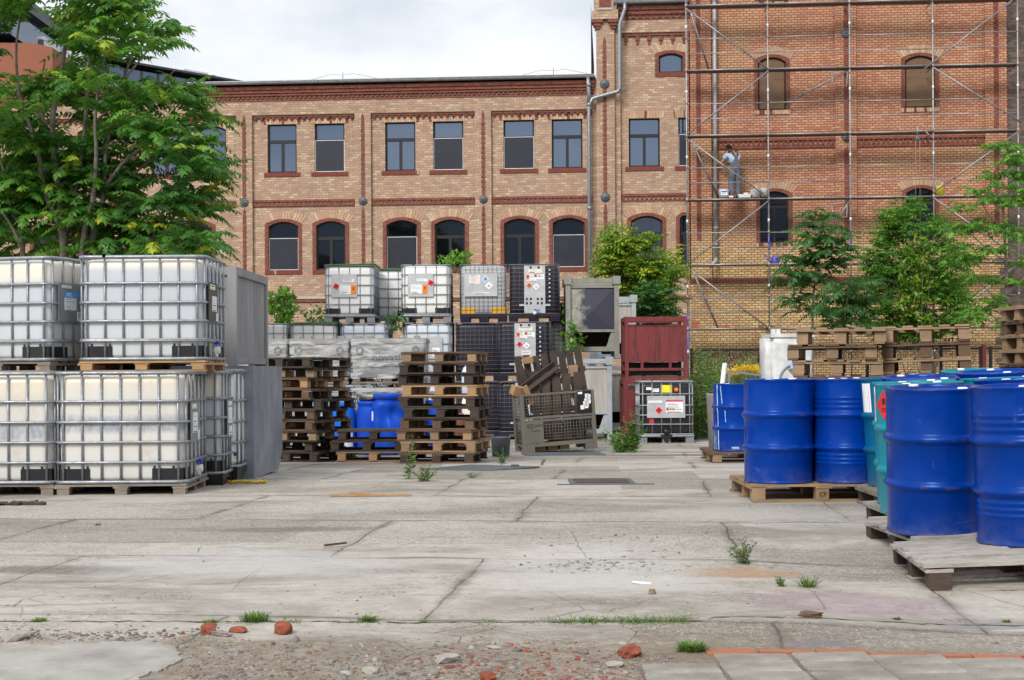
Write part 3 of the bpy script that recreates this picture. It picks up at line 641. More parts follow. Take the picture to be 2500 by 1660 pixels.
dp.tube([(xc - .02, q, zg1 - .05), (xc - .02, q, zg1 - .3), (xc, q, zg1 - .5), (xc, q, wz(1440, 260))], .062, 10)
for zz in (zg1 - .3, wz(1440, 262), 6.2, 4.0): dp.tube([(xc, q, zz - .05), (xc, q, zz + .05)], .075, 10)
obj('drainpipe', dp, M['galv'], tow)
# ---- the scaffolded building
hall = thing('scaffolded_factory', 'tall red and yellow brick factory with boarded windows behind the scaffold', 'building', WO, -WA)
XR = wx(2457, 300); HT = 15.5; X0 = 0.06
hw = []
for u0, u1, v1, v0, st in ((1850, 1919, 141, 270, 'board'), (2209, 2283, 137, 264, 'board'), (1855, 1925, 468, 594, 'curtain'), (2212, 2283, 460, 588, 'curtain'), (1850, 1921, -190, 5, 'board'), (2207, 2280, -190, 0, 'board'), (1857, 1927, 781, 850, 'casement'), (2215, 2287, 773, 850, 'casement')):
    um = (u0 + u1) / 2; hw.append((dict(x0=wx(u0, v1), x1=wx(u1, v1), z0=wz(um, v0), z1=wz(um, v1), rise=.16), st))
YF = -.14                                                    # face of this house stands a little proud of the tower
wallo = bpy.data.objects.new('shell', None); 
mb = MB(); wall(mb, X0, XR, -.4, HT, [o for o, s in hw]); mb.bb(X0 - .02, X0, YF, 9, -.4, HT); obj('wall', mb, M['cleaned_clinker_brick'], hall)
bpy.data.objects.remove(wallo)
zb1, zb0 = wz(2060, 341), wz(2060, 353); zr1, zr0 = wz(2060, 681), wz(2060, 689)
PH = [(wx(1686), wx(1737), wx(1706)), (wx(2040), wx(2091), wx(2066)), (wx(2405), wx(2458), wx(2432))]
for a, b, c in PH: mb = MB(); mb.bb(max(a, X0 + .002), b, -PR, .02, zr1 + .05, HT - .02); obj('pilaster', mb, M['cleaned_clinker_brick'], hall)
mb = MB(); mb.bb(X0 + .003, XR, -PR, .02, -.39, zr0 - .01); obj('plinth', mb, M['cleaned_clinker_brick'], hall)
for a, b, c in PH:
    for z0_, z1_ in ((zb1 + .25, HT - .05), (wz(1706, 590), zb0 - .1)): mb = MB(); strip(mb, c, z0_, z1_, .14, -PR - .012, -PR); obj('brick_strip', mb, M['red_clinker_brick'], hall)
for a, b in ((PH[0][1], PH[1][0]), (PH[1][1], PH[2][0])):
    mb = MB(); mb.bb(a, b, -.07, 0, zb1 - .02, zb1 + .06); mb.bb(a, b, -.04, 0, zb0 - .1, zb0 - .01); teeth(mb, a, b, zb1 - .022, zb1 - zb0 - .01, .15, .07, -.05, 0, False); obj('string_course', mb, M['red_clinker_brick'], hall)
mb = MB(); mb.bb(X0 + .004, XR, -PR - .02, .02, zr0 - .008, zr1 + .048); obj('plinth_band', mb, M['red_clinker_brick'], hall)
anchor(hall, PH[1][2], -PR - .012, wz(2063, 85), .15); anchor(hall, PH[1][2], -PR - .012, wz(2063, 337), .15)
for o, st in hw: make_window(hall, o, st, True, 'arch', 'mixed', y=.08, tr=.3, pane='pane_dark')
mb = MB(); mb.bb(X0, XR, .3, 9, HT - .3, HT); obj('roof', mb, M['zinc'], hall)
dp = MB(); xd = wx(1746, 300, -.2); q = -.2; zz = wz(1748, 632, -.2)
dp.tube([(xd, q, HT - .5), (xd, q, zz)], .058, 10); dp.tube([(xd, q, zz), (xd - .02, q - .05, zz - .1), (xd - .2, q - .35, zz - .28)], .062, 10)
for z_ in (wz(1746, 5, q), wz(1746, 180, q), wz(1746, 340, q), wz(1746, 560, q), wz(1746, 600, q)): dp.tube([(xd, q, z_), (xd, q, z_ + .07)], .068, 10)
obj('drainpipe', dp, M['zinc'], hall)
dark = thing('blackened_building', 'strip of old soot blackened brick house at the right edge behind the scaffold', 'building', WO, -WA)
mb = MB(); mb.bb(XR + .002, XR + 3.5, .02, 8, -.4, 15.5)
for k in range(14): mb.bb(XR - .25 - (.14 if k % 2 else 0), XR + .1, -.13, .05, 0.3 + k * .154 * 2, .3 + k * .154 * 2 + .2)
obj('wall', mb, M['blackened_brick'], dark)
mb = MB(); mb.bb(XR, XR + 3.6, -.05, 8.1, 15.5, 15.6); obj('roof', mb, M['zinc'], dark)
# ---- scaffold, a metre in front of the wall
SY = -1.0
scf = thing('scaffold', 'galvanised tube scaffold with plank decks standing before the tall brick factory', 'scaffold', WO, -WA)
PU = [1677, 1876, 2076, 2279, 2486]
SX = [wx(u, 400, SY) for u in PU]
LV = [wz(1876, v, SY) for v in (958, 803, 646, 486, 329, 169, 10, -150)]
for k, x in enumerate(SX):
    m = MB(); m.tube([(x, SY, -.25), (x, SY, LV[-1] + .3)], .026, 8)
    o_ = obj('upright', m, M['scaf'], scf)
    m = MB()
    for z in LV[1:]: m.tube([(x, SY - .01, z - .05), (x, SY - .01, z + .05)], .042, 8); m.tube([(x, SY, z - .72), (x, SY, z - .62)], .032, 8, 1); m.tube([(x, SY, z + .98), (x, SY, z + 1.04)], .036, 8)
    obj('coupler', m, [M['coupler'], M['screen_frame']], o_)
    if k in (0, 1, 2):
        m = MB()
        for z in ((LV[1] - .9, LV[1] + .2) if k == 0 else (LV[2] + .45, LV[2] + .6)): m.tube([(x, SY, z), (x, SY, z + (1.0 if k == 0 and z < LV[1] else .22))], .0285, 8)
        obj('tape', m, M['blue_tape'], o_)
for k, x in enumerate(SX):
    m = MB()
    for z in LV[1:]: m.tube([(x, SY, z - .03), (x, -.12, z - .03)], .024, 6)
    obj('transom', m, M['scaf'], scf)
for j, z in enumerate(LV[1:], 1):
    for k in range(4):
        if j == 2 and k in (1, 2): pass
        m = MB(); m.tube([(SX[k], SY, z), (SX[k+1], SY, z)], .024, 8); obj('ledger', m, M['scaf'], scf)
        m = MB()
        m.bb(SX[k] + .03, SX[k+1] - .03, SY + .05, SY + .40, z - .025, z + .02)
        obj('deck', m, M['scaffold_deck'], scf)
        for dz in (.52, .98):
            m = MB(); m.tube([(SX[k], SY, z + dz), (SX[k+1], SY, z + dz + RB.uniform(-.02, .02))], .017, 6); obj('guard_rail', m, M['scaf'], scf)
def brace(u0, v0, u1, v1, y0=SY - .04, y1=SY - .04, r=.024):
    a, b = wl(u0, v0, y0), wl(u1, v1, y1); m = MB(); m.tube([(a[0], y0, a[1]), (b[0], y1, b[1])], r, 8); obj('diagonal_brace', m, M['scaf'], scf)
for b_ in ((1675, 22, 1876, 170), (1876, 174, 1677, 330), (1677, 340, 1876, 484), (1876, 492, 1680, 645), (1680, 655, 1876, 802), (1675, 8, 1720, -40), (2486, -10, 2246, 178), (2279, 166, 2494, 300), (2486, 322, 2278, 472), (2279, 484, 2500, 640), (2480, 650, 2300, 790)): brace(*b_)
for b_ in ((1686, 30, 1730, 170), (1686, 340, 1755, 486), (1690, 660, 1752, 800), (2066, 176, 1924, 250), (2072, 495, 2020, 580)): brace(*b_, SY + .1, -.25, .03)
m = MB()
for u0, v0 in ((2030, 178), (2030, 498)):
    a = wl(u0, v0, SY - .05); w_, h_ = .46, .42
    m.tube([(a[0], SY - .05, a[1]), (a[0] + .05, SY - .05, a[1] - h_), (a[0] + w_, SY - .05, a[1] - h_), (a[0] + w_ + .02, SY - .05, a[1])], .014, 6); m.tube([(a[0] - .1, SY - .05, a[1]), (a[0] + w_ + .1, SY - .05, a[1])], .014, 6)
obj('gate_bracket', m, M['scaf'], scf)
# pulley with its rope
pul = thing('rope_pulley', 'rope pulley hanging from a short bracket on the scaffold', 'pulley', WO, -WA)
a = wl(2240, 321, SY - .15); m = MB(); m.tube([(a[0] - .05, SY - .15, a[1]), (SX[3], SY - .05, a[1] + .02)], .026, 8); m.tube([(a[0], SY - .15, a[1] + .15), (a[0], SY - .15, a[1] - .12)], .03, 8); m.tube([(a[0] + .25, SY - .1, a[1]), (SX[3], SY - .05, a[1] - .25)], .016, 6); obj('bracket', m, M['scaf'], pul)
m = MB(); m.lathe([(.001, -.03), (.07, -.03), (.08, -.02), (.06, 0), (.08, .02), (.07, .03), (.001, .03)], 18, (a[0], SY - .15, a[1] - .22), 0, 'Y'); obj('wheel', m, M['iron'], pul)
m = MB()
for dx in (-.065, .065): m.tube([(a[0] + dx, SY - .15, a[1] - .22), (a[0] + dx, SY - .15, wz(2240, 540, SY - .15))], .009, 5)
obj('rope', m, M['mortar'], pul)
def bucket(name, label, cat, u, v, dy, d, h, mat, handle=True):
    x, z = wl(u, v, SY + dy); t = thing(name, label, cat, wpt(x, SY + dy, z), -WA)
    m = MB(); m.lathe([(.001, 0), (d * .42, 0), (d * .5, h * .96), (d * .52, h), (d * .47, h), (d * .40, .02), (.001, .02)], 20); obj('body', m, mat, t)
    if handle:
        m = MB(); m.tube([(d * .52 * math.cos(w), -.02 - .1 * math.sin(w), h * .9 - .10 * math.sin(w)) for w in [math.pi * k / 10 for k in range(11)]], .006, 5); obj('handle', m, M['galv'], t)
    return t
t = bucket('bucket', 'white plaster bucket with a blue label beside the worker on the scaffold deck', 'bucket', 1767, 484, .25, .33, .25, M['paper'])
m = MB(); m.bb(-.10, .10, -.168, -.160, .06, .20); obj('label', m, M['paper'], t); m = MB(); m.bb(-.09, .09, -.172, -.1685, .15, .19); m.bb(-.08, .05, -.172, -.1685, .10, .115); obj('label_print', m, M['blue_handle'], t)
bucket('bucket', 'white plaster bucket nearest the second upright on the scaffold deck', 'bucket', 1843, 483, .25, .32, .24, M['paper'])
bucket('bucket', 'small white bucket partly hidden by the second upright on the scaffold deck', 'bucket', 1866, 481, .3, .22, .25, M['paper'])
bucket('bucket', 'yellow bucket standing on the scaffold deck near the pulley', 'bucket', 2294, 478, .2, .26, .27, M['lab_yellow'])
x, z = wl(1817, 484, SY + .2); t = thing('mortar_tray', 'low white mortar tray with a sponge between the buckets', 'tray', wpt(x, SY + .2, z), -WA)
m = MB(); m.rings([[(-.17,-.1,0),(.17,-.1,0),(.17,.1,0),(-.17,.1,0)], [(-.2,-.13,.10),(.2,-.13,.10),(.2,.13,.10),(-.2,.13,.10)], [(-.18,-.11,.10),(.18,-.11,.10),(.18,.11,.10),(-.18,.11,.10)], [(-.15,-.08,.02),(.15,-.08,.02),(.15,.08,.02),(-.15,.08,.02)]], smooth=False); obj('tray_body', m, M['paper'], t)
def small_box(name, label, cat, u, v, dy, d, mat):
    x, z = wl(u, v, SY + dy); m = MB(); m.box((0, 0, d[2] / 2), d); 
    o_ = tag(obj(name, m, mat, None, None, wpt(x, SY + dy, z), (0, 0, -WA)), label, cat); bv = o_.modifiers.new('round', 'BEVEL'); bv.width = .015; bv.segments = 2; return o_
small_box('sponge', 'yellow sponge lying beside the worker on the deck', 'sponge', 1785, 484, .15, (.14, .09, .06), M['paper_cream'])
small_box('sponge', 'yellowish sponge on top of the white mortar tray', 'sponge', 1821, 476, .2, (.14, .09, .05), M['paper_cream'])
# watering can
x, z = wl(1892, 646, SY + .15); t = thing('watering_can', 'violet blue watering can on the lowest scaffold deck beside the second upright', 'watering can', wpt(x, SY + .15, z), -WA)
plain('violet_plastic', (0.06,0.05,0.42), 0.4)
m = MB(); m.lathe([(.001, 0), (.12, 0), (.125, .02), (.12, .2), (.10, .22), (.001, .22)], 20); obj('body', m, M['violet_plastic'], t)
m = MB(); m.tube([(-.09, 0, .05), (-.2, 0, .13), (-.29, 0, .26)], [.03, .02, .014], 8); m.tube([(-.28, 0, .25), (-.33, 0, .29)], [.02, .035], 8); obj('spout', m, M['violet_plastic'], t)
m = MB(); m.tube([(-.06, 0, .22), (0, 0, .29), (.09, 0, .27), (.17, 0, .18), (.115, 0, .06)], .012, 6); obj('handle', m, M['violet_plastic'], t)
# bricks lying on the lowest deck and a terracotta planter
x, z = wl(1698, 802, SY + .1); m = MB(); m.rings([[(-.10,-.08,0),(.10,-.08,0),(.10,.08,0),(-.10,.08,0)], [(-.14,-.11,.20),(.14,-.11,.20),(.14,.11,.20),(-.14,.11,.20)], [(-.12,-.09,.20),(.12,-.09,.20),(.12,.09,.20),(-.12,.09,.20)], [(-.09,-.07,.05),(.09,-.07,.05),(.09,.07,.05),(-.09,.07,.05)]], smooth=False)
plain('terracotta', (0.34,0.12,0.06), 0.8); tag(obj('planter', m, M['terracotta'], None, None, wpt(x, SY + .1, z), (0, 0, -WA)), 'square terracotta planter standing on the lowest scaffold deck beside the first upright', 'planter')
for i, u in enumerate((1762, 1775, 1800, 1858, 1886)):
    x, z = wl(u, 802, SY + .2); m = MB(); m.box((0, 0, .035), (.2 - .02 * i, .1, .07)); tag(obj('loose_brick', m, M['terracotta'], None, None, wpt(x, SY + .2, z), (0, 0, RB.uniform(-.6, .6))), 'broken red brick left on the lowest scaffold deck over the basement window', 'brick', 'bricks left on the lowest scaffold deck')
# ================================================================ pallets
WOODS = ['fresh_wood', 'tan_wood', 'brown_wood', 'dark_wood', 'grey_wood', 'bleached_wood']
def pallet_parts(L, Wd, nb=5, h=0.144, seed=0, blockw=.11, skids=True, ends=False):
    """boards run along x, or along y when ends is set; returns meshes for deck, blocks and skids"""
    rr = random.Random(seed); t = .019; d = MB(); bl = []; sk = []
    A, B = (L, Wd) if not ends else (Wd, L)          # A along the boards
    jj = .014 if nb >= 8 else .005
    def put(mb, a0, a1, b0, b1, z0, z1, jit=None):
        jit = jit or jj
        j = lambda: rr.uniform(-jit, jit)
        if not ends: mb.box(((a0+a1)/2 + j()*2, (b0+b1)/2 + j(), (z0+z1)/2 + j()*.3), (a1-a0, b1-b0, z1-z0), (j()*1.5, j()*.8, j()*1.2))
        else: mb.box(((b0+b1)/2 + j(), (a0+a1)/2 + j()*2, (z0+z1)/2 + j()*.3), (b1-b0, a1-a0, z1-z0), (j()*.8, j()*1.5, j()*1.2))
    ws = [(.135 if k % 2 == 0 else .10) if nb < 8 else .098 for k in range(nb)]; gap = (B - sum(ws)) / (nb - 1) if nb > 1 else 0
    if gap < .008: ws = [w * (B - .012 * (nb - 1)) / sum(ws) for w in ws]; gap = .012
    b = -B / 2
    for w in ws: put(d, -A/2, A/2, b, b + w, h - t, h); b += w + gap
    for a in (-A/2 + .07, 0, A/2 - .07): put(d, a - .07, a + .07, -B/2 + .002, B/2 - .002, h - 2*t, h - t - .0005)
    for a in (-A/2 + .0725, 0, A/2 - .0725):
        for bq in (-B/2 + blockw/2, 0, B/2 - blockw/2):
            m = MB(); put(m, a - .055, a + .055, bq - blockw/2, bq + blockw/2, t + .0005, h - 2*t - .0005, .006); bl.append(m)
    for bq in (-B/2 + blockw/2, 0, B/2 - blockw/2):
        m = MB(); put(m, -A/2, A/2, bq - blockw/2 + .005, bq + blockw/2 - .005, 0, t); sk.append(m)
    return d, bl, sk
PCACHE = {}
def pallet(L, Wd, mat, loc, rot=0.0, label='', group=None, nb=5, h=.144, seed=0, ends=False, blockmat=None, name='pallet'):
    key = (L, Wd, nb, h, seed, ends)
    bm_ = blockmat or mat
    if key not in PCACHE:
        d, bl, sk = pallet_parts(L, Wd, nb, h, seed, ends=ends)
        PCACHE[key] = (d.mesh('deck', M[mat]), [m.mesh('block', M[mat]) for m in bl], [m.mesh('skid', M[mat]) for m in sk])
    dm, bms, sms = PCACHE[key]
    t = thing(name, label, 'pallet', loc, rot, group)
    def link(nm, me, mt):
        o = bpy.data.objects.new(nm, me); COL.objects.link(o); o.parent = t
        if me.materials[0] is not M[mt]: o.material_slots[0].link = 'OBJECT'; o.material_slots[0].material = M[mt]
    link('deck', dm, mat)
    for m in bms: link('block', m, bm_)
    for m in sms: link('skid', m, mat)
    return t
ORD = ['topmost', 'second from the top', 'third from the top', 'fourth from the top', 'fifth from the top', 'sixth from the top', 'seventh from the top', 'eighth from the top', 'ninth from the top', 'tenth from the top', 'eleventh from the top', 'bottom']
def stack(n, L, Wd, base, rot, where, group, mats, h=.144, nb=5, ends=False, jx=.03, jr=.02, seed=1, blockmats=None, offs={}, tilt=0.0):
    rr = random.Random(seed); out = []
    adj = {'fresh_wood': 'fresh yellow', 'tan_wood': 'tan', 'brown_wood': 'brown', 'dark_wood': 'dark weathered', 'grey_wood': 'grey', 'bleached_wood': 'pale bleached'}
    c, s_ = math.cos(rot), math.sin(rot)
    for k in range(n):                               # k = 0 is the bottom one
        top = n - 1 - k; mt = mats[min(top, len(mats) - 1)]
        ox, oy = offs.get(top, (0, 0)); ox += rr.uniform(-jx, jx); oy += rr.uniform(-jx, jx) * .6
        z = base.z + k * (h + .0015)
        nm = ORD[top] if k else 'bottom'
        p = pallet(L, Wd, mt, (base.x + ox * c - oy * s_, base.y + ox * s_ + oy * c, z), (0, tilt, rot + rr.uniform(-jr, jr)), '%s wooden pallet, %s %s' % (adj[mt], nm, where), group, nb, h, 10 * seed + k % 3, ends, blockmats[min(top, len(blockmats)-1)] if blockmats else None)
        out.append(p)
    return out
# ================================================================ IBC tanks
def rrect(w, d, r, n=5):
    pts = []
    for cx, cy, a0 in ((w/2 - r, d/2 - r, 0), (-w/2 + r, d/2 - r, 90), (-w/2 + r, -d/2 + r, 180), (w/2 - r, -d/2 + r, 270)):
        for k in range(n + 1):
            a = math.radians(a0 + 90 * k / n); pts.append((cx + r * math.cos(a), cy + r * math.sin(a)))
    return pts
def face_pt(face, W_, D_, u, z, out=0.0):
    """u runs left to right as one looks at the face"""
    if face == 'front': return Vector((u, -D_/2 - out, z))
    if face == 'right': return Vector((W_/2 + out, u, z))
    return Vector((-W_/2 - out, -u, z))
FROT = {'front': 0.0, 'right': math.pi / 2, 'left': -math.pi / 2}
def sheet(mb, face, W_, D_, u0, u1, z0, z1, o0, o1, mi=0):
    a, b = face_pt(face, W_, D_, u0, z0, o0), face_pt(face, W_, D_, u1, z1, o1)
    mb.bb(min(a.x, b.x), max(a.x, b.x), min(a.y, b.y), max(a.y, b.y), z0, z1, mi)
def diamond(mb, face, W_, D_, u, z, r, o, mi=0, tilt=0.0):
    q = [face_pt(face, W_, D_, u + r * math.cos(math.pi/2*k + tilt), z + r * math.sin(math.pi/2*k + tilt), o) for k in range(4)]
    q2 = [face_pt(face, W_, D_, u + r * math.cos(math.pi/2*k + tilt), z + r * math.sin(math.pi/2*k + tilt), o - .003) for k in range(4)]
    mb.add(q + q2, [(0,1,2,3),(7,6,5,4),(0,4,5,1),(1,5,6,2),(2,6,7,3),(3,7,4,0)], mi)
RL = random.Random(3)
def papers(par, face, W_, D_, items, o):
    """items: (kind, u0, u1, z0, z1) rectangles or ('dia...', u, z, r, tilt)"""
    for it in items:
        k = it[0]; m = MB()
        if k.startswith('dia'):
            mat = {'dia_red': 'lab_red', 'dia_rust': 'lab_rust', 'dia_white': 'paper', 'dia_blue': 'lab_sky'}[k]; u, z, r, tl = it[1:5]
            diamond(m, face, W_, D_, u, z, r * 1.1, o + .004, 1, tl); diamond(m, face, W_, D_, u, z, r, o + .007, 0, tl)
            # flame or damaged-tree pictogram
            sheet(m, face, W_, D_, u - r * .35, u + r * .35, z - r * .2, z - r * .12, o + .007, o + .0095, 2)
            if k != 'dia_white':
                pts = [(-.16, -.05), (-.2, .15), (-.08, .3), (-.02, .5), (.06, .3), (.14, .38), (.2, .12), (.14, -.05)]
                q = [face_pt(face, W_, D_, u + a * r, z + b * r, o + .0095) for a, b in pts]; m.add(q, [tuple(range(len(q)))], 2)
            else:
                sheet(m, face, W_, D_, u - r * .2, u - r * .1, z - r * .1, z + r * .4, o + .007, o + .0095, 2); sheet(m, face, W_, D_, u, u + r * .3, z - r * .1, z + r * .05, o + .007, o + .0095, 2)
            obj('hazard_label', m, [M[mat], M['paper'], M['ink']], par); continue
        u0, u1, z0, z1 = it[1:5]
        mat = {'white': 'paper', 'cream': 'paper_cream', 'orange': 'lab_orange', 'blue': 'lab_blue', 'yellow': 'lab_yellow', 'red': 'lab_red', 'pink': 'paper_pink', 'magenta': 'lab_mag', 'rust': 'lab_rust'}[k]
        pv = (o + .003, o + .006) if k in ('white', 'cream', 'pink', 'yellow') else (o + .0062, o + .009)
        sheet(m, face, W_, D_, u0, u1, z0, z1, o, pv[1])
        w, h = u1 - u0, z1 - z0
        if k in ('white', 'cream', 'pink'):
            n = max(2, int(h / .022))
            for i in range(n):
                zz = z1 - h * (i + .6) / n
                if RL.random() < .82: sheet(m, face, W_, D_, u0 + w * .08, u0 + w * RL.uniform(.4, .92), zz - h / n * .18, zz + h / n * .18, pv[1], pv[1] + .0012, 1 if RL.random() < .3 else 2)
        if k == 'orange' :
            c = (u0 + u1) / 2; zz = z1 - min(.07, h * .4)
            for sg in (-1, 1):
                a = [face_pt(face, W_, D_, c + x_, zz + y_, pv[1] + .0015) for x_, y_ in ((-.022, -.026*sg), (-.012, -.03*sg), (.022, .026*sg), (.012, .03*sg))]; m.add(a, [(0,1,2,3)], 1)
        if k == 'blue':
            for i in range(3): sheet(m, face, W_, D_, u0 + w * .1, u0 + w * (.5, .4, .6)[i], z1 - h * (.35 + .2 * i), z1 - h * (.25 + .2 * i), pv[1], pv[1] + .0012, 3)
        obj('label', m, [M[mat], M['ink'], M['print_pale'], M['paper']], par)
HR = [0.0, .18, .365, .55, .74, 1.0]
def ibc(label, loc, rot, W_=1.2, D_=1.0, tankm='milky_tank_plastic', base='wood', basem='brown_wood', feet='black_plastic', plates=(), valve=None, nf=7, ns=6, rails=HR, grid=False, cagem=None, net=False, scrap=False, group='white IBC tanks in steel cages', bar=.0118, nm='ibc_tank', pz=.15, tilt=0.0, baseblocks=None, H=1.0):
    t = thing(nm, label, 'IBC tank', loc, (0, tilt, rot), group)
    z0 = pz
    # inner bottle
    r = .10; w, d = W_ - .05, D_ - .05; lv = []
    for ins, z in ((.05, .0), (.012, .015), (.0, .05), (.0, .2), (-.006, .45), (-.002, .7), (.0, .87), (.005, .90), (.018, .925), (.045, .94), (.12, .95), (.25, .953)):
        lv.append([Vector((x, y, z0 + .01 + z * 1.022 * H)) for x, y in rrect(w - 2*ins, d - 2*ins, max(.03, r - ins * .2), 5)])
    m = MB(); m.rings(lv)
    tk = obj('tank', m, M[tankm], t)
    m = MB(); m.lathe([(.001, .0), (.09, 0), (.09, .03), (.08, .04), (.001, .04)], 20, (0, 0, z0 + .975 * H)); obj('lid', m, M['black_plastic'], tk)
    # cage
    m = MB(); R_ = .09; loop = rrect(W_, D_, R_, 4)
    if not grid:
        for k, hf in enumerate(rails):
            rr = bar * (1.15 if 0 < k < len(rails) - 1 else 1.45)
            m.tube([(x, y, z0 + .012 + hf * (H - .02)) for x, y in loop], rr, 6, closed=True)
        vb = [('front', -W_/2 + .075 + i * (W_ - .15) / (nf - 1)) for i in range(nf)] + [('right', -D_/2 + .07 + i * (D_ - .14) / (ns - 1)) for i in range(ns)]
        vb += [('left', u) for f, u in vb if f == 'right']
        for f, u in vb: m.tube([face_pt(f, W_, D_, u, z0 + .012, -.013), face_pt(f, W_, D_, u, z0 + H - .01, -.013)], bar, 6)
        for i in range(nf): u = -W_/2 + .075 + i * (W_ - .15) / (nf - 1); m.tube([(u, D_/2 - .013, z0 + .012), (u, D_/2 - .013, z0 + H)], bar, 5)
        for y in (-.2, .2): m.tube([(-W_/2, y * D_, z0 + H + .004), (W_/2, y * D_, z0 + H + .004)], .012, 6); m.box((-W_/2 + .25, -D_/2, z0 + H + .0), (.03, .03, .03))
    else:
        for k in range(13): m.tube([(x, y, z0 + .01 + k * (H - .02) / 12) for x, y in loop], .0042 if 0 < k < 12 else .012, 5, closed=True)
        for f, L_ in (('front', W_), ('right', D_), ('left', D_)):
            n = int(L_ / .095)
            for i in range(n + 1): u = -L_/2 + .03 + i * (L_ - .06) / n; m.tube([face_pt(f, W_, D_, u, z0, -.004), face_pt(f, W_, D_, u, z0 + H, -.004)], .0042, 4)
    obj('cage', m, M[cagem or ('fine_wire' if grid else 'galv')], t)
    # moulded feet of the bottle at the corners
    if feet:
        fh = .135; fl = .29
        for sx in (-1, 1):
            for sy in (-1, 1):
                m = MB(); cx, cy = sx * (W_/2 - .026), sy * (D_/2 - .026); pp = [(-fl, 0), (-.08, 0), (-.02, -.025), (0, -.08), (0, -fl), (.008, -fl), (.008, -.07), (-.012, -.012), (-.07, .008), (-fl, .008)]
                m.prism([(cx + sx * a, cy + sy * b) for a, b in pp], z0 + .014, z0 + fh, 'Z')
                for a in (.105, fl - .012): m.bb(min(cx - sx * a, cx - sx * (a - .02)), max(cx - sx * a, cx - sx * (a - .02)), min(cy, cy + sy * .008), max(cy, cy + sy * .008), z0 + fh, z0 + fh + .022)
                obj('corner_foot', m, M[feet], t)
    # base
    if base == 'wood':
        d_, bl, sk = pallet_parts(W_, D_ , 6, pz - .006, RL.randrange(99))
        b = obj('pallet_base', d_, M[basem], t)
        for q in bl: obj('block', q, M[baseblocks or basem], b)
        for q in sk: obj('skid', q, M[basem], b)
    elif base == 'plastic':
        m = MB(); m.bb(-W_/2, W_/2, -D_/2, D_/2, pz - .05, pz + .008)
        for fx in (-1, 0, 1):
            for fy in (-1, 0, 1):
                cx, cy = fx * (W_/2 - .1), fy * (D_/2 - .1); m.rings([[(cx-.09, cy-.09, 0), (cx+.09, cy-.09, 0), (cx+.09, cy+.09, 0), (cx-.09, cy+.09, 0)], [(cx-.1, cy-.1, pz - .049), (cx+.1, cy-.1, pz - .049), (cx+.1, cy+.1, pz - .049), (cx-.1, cy+.1, pz - .049)]], smooth=False)
        obj('pallet_base', m, M[basem], t)
    else:                                             # bent steel tube and pressed feet
        m = MB(); m.bb(-W_/2 + .02, W_/2 - .02, -D_/2 + .02, D_/2 - .02, pz - .03, pz - .005)
        m.tube([(x, y, pz - .02) for x, y in rrect(W_, D_, .06, 3)], .024, 8, closed=True)
        for fx in (-1, 0, 1):
            for fy in (-1, 1): m.bb(fx * (W_/2 - .075) - .075, fx * (W_/2 - .075) + .075, fy * (D_/2 - .05) - .05, fy * (D_/2 - .05) + .05, 0, pz - .031)
            m.bb(fx * (W_/2 - .075) - .05, fx * (W_/2 - .075) + .05, -D_/2 + .1, D_/2 - .1, 0, .02)
        obj('pallet_base', m, M['galv' if basem in WOODS else basem], t)
    for face, u0, u1, a0, a1, mat, items in plates:
        m = MB(); sheet(m, face, W_, D_, u0, u1, z0 + a0, z0 + a1, .012, .016)
        pl = obj('label_plate', m, M[mat], t); papers(pl, face, W_, D_, [(i[0], i[1], i[2], i[3] + z0, i[4] + z0) if not i[0].startswith('dia') else (i[0], i[1], i[2] + z0, i[3], i[4]) for i in items], .016)
    if valve:
        f, u = valve; m = MB(); c = face_pt(f, W_, D_, u, z0 + .10, -.12)
        dr = face_pt(f, W_, D_, u, 0, 1) - face_pt(f, W_, D_, u, 0, 0)
        m.tube([c, c + dr * .16], .035, 10); m.tube([c + dr * .12 + Vector((0,0,.03)), c + dr * .12 - Vector((0,0,.07))], .026, 10); v = obj('valve', m, M['valve_white'], t)
        m = MB(); m.box(c + dr * .12 + Vector((0, 0, .07)), (.07, .07, .035)); obj('valve_handle', m, M['blue_handle'], v)
        m = MB(); q = [face_pt(f, W_, D_, u - .14 + .28 * k / 6, 0, 0) for k in range(7)]
        a = [face_pt(f, W_, D_, u + x_, z0 + z_, -.02) for x_, z_ in ((-.13, .02), (.13, .02), (.13, .16), (.08, .24), (0, .27), (-.08, .24), (-.13, .16))]
        b = [face_pt(f, W_, D_, u + x_ * .8, z0 + z_ * .9 + .01, -.016) for x_, z_ in ((-.13, .02), (.13, .02), (.13, .16), (.08, .24), (0, .27), (-.08, .24), (-.13, .16))]
        m.rings([a, b], cap0=False, smooth=False); obj('valve_recess', m, M['greyish_tank_plastic'], t)
    if net:
        m = MB(); m.tube([(x * 1.01, y * 1.01, z0 + H + .01 + .012 * math.sin(9 * x + 5 * y)) for x, y in rrect(W_, D_, .09, 4)], .016, 5, closed=True); m.bb(-W_/2 + .04, W_/2 - .04, -D_/2 + .04, D_/2 - .04, z0 + H, z0 + H + .006); obj('net_cover', m, M['green_net'], t)
    if scrap:
        m = MB(); rr = random.Random(5); g = [[Vector((-.15 + i * .07, -.42 + j * .05, z0 + H - .055 + rr.uniform(0, .05))) for i in range(9)] for j in range(5)]
        for j in range(4):
            for i in range(8): m.add([g[j][i], g[j][i+1], g[j+1][i+1], g[j+1][i]], [(0,1,2,3)], rr.randrange(2))
        obj('crumpled_film', m, [M['film_white'], M['black_plastic']], t)
    return t
wht = lambda u0, u1, z0, z1: ('white', u0, u1, z0, z1)
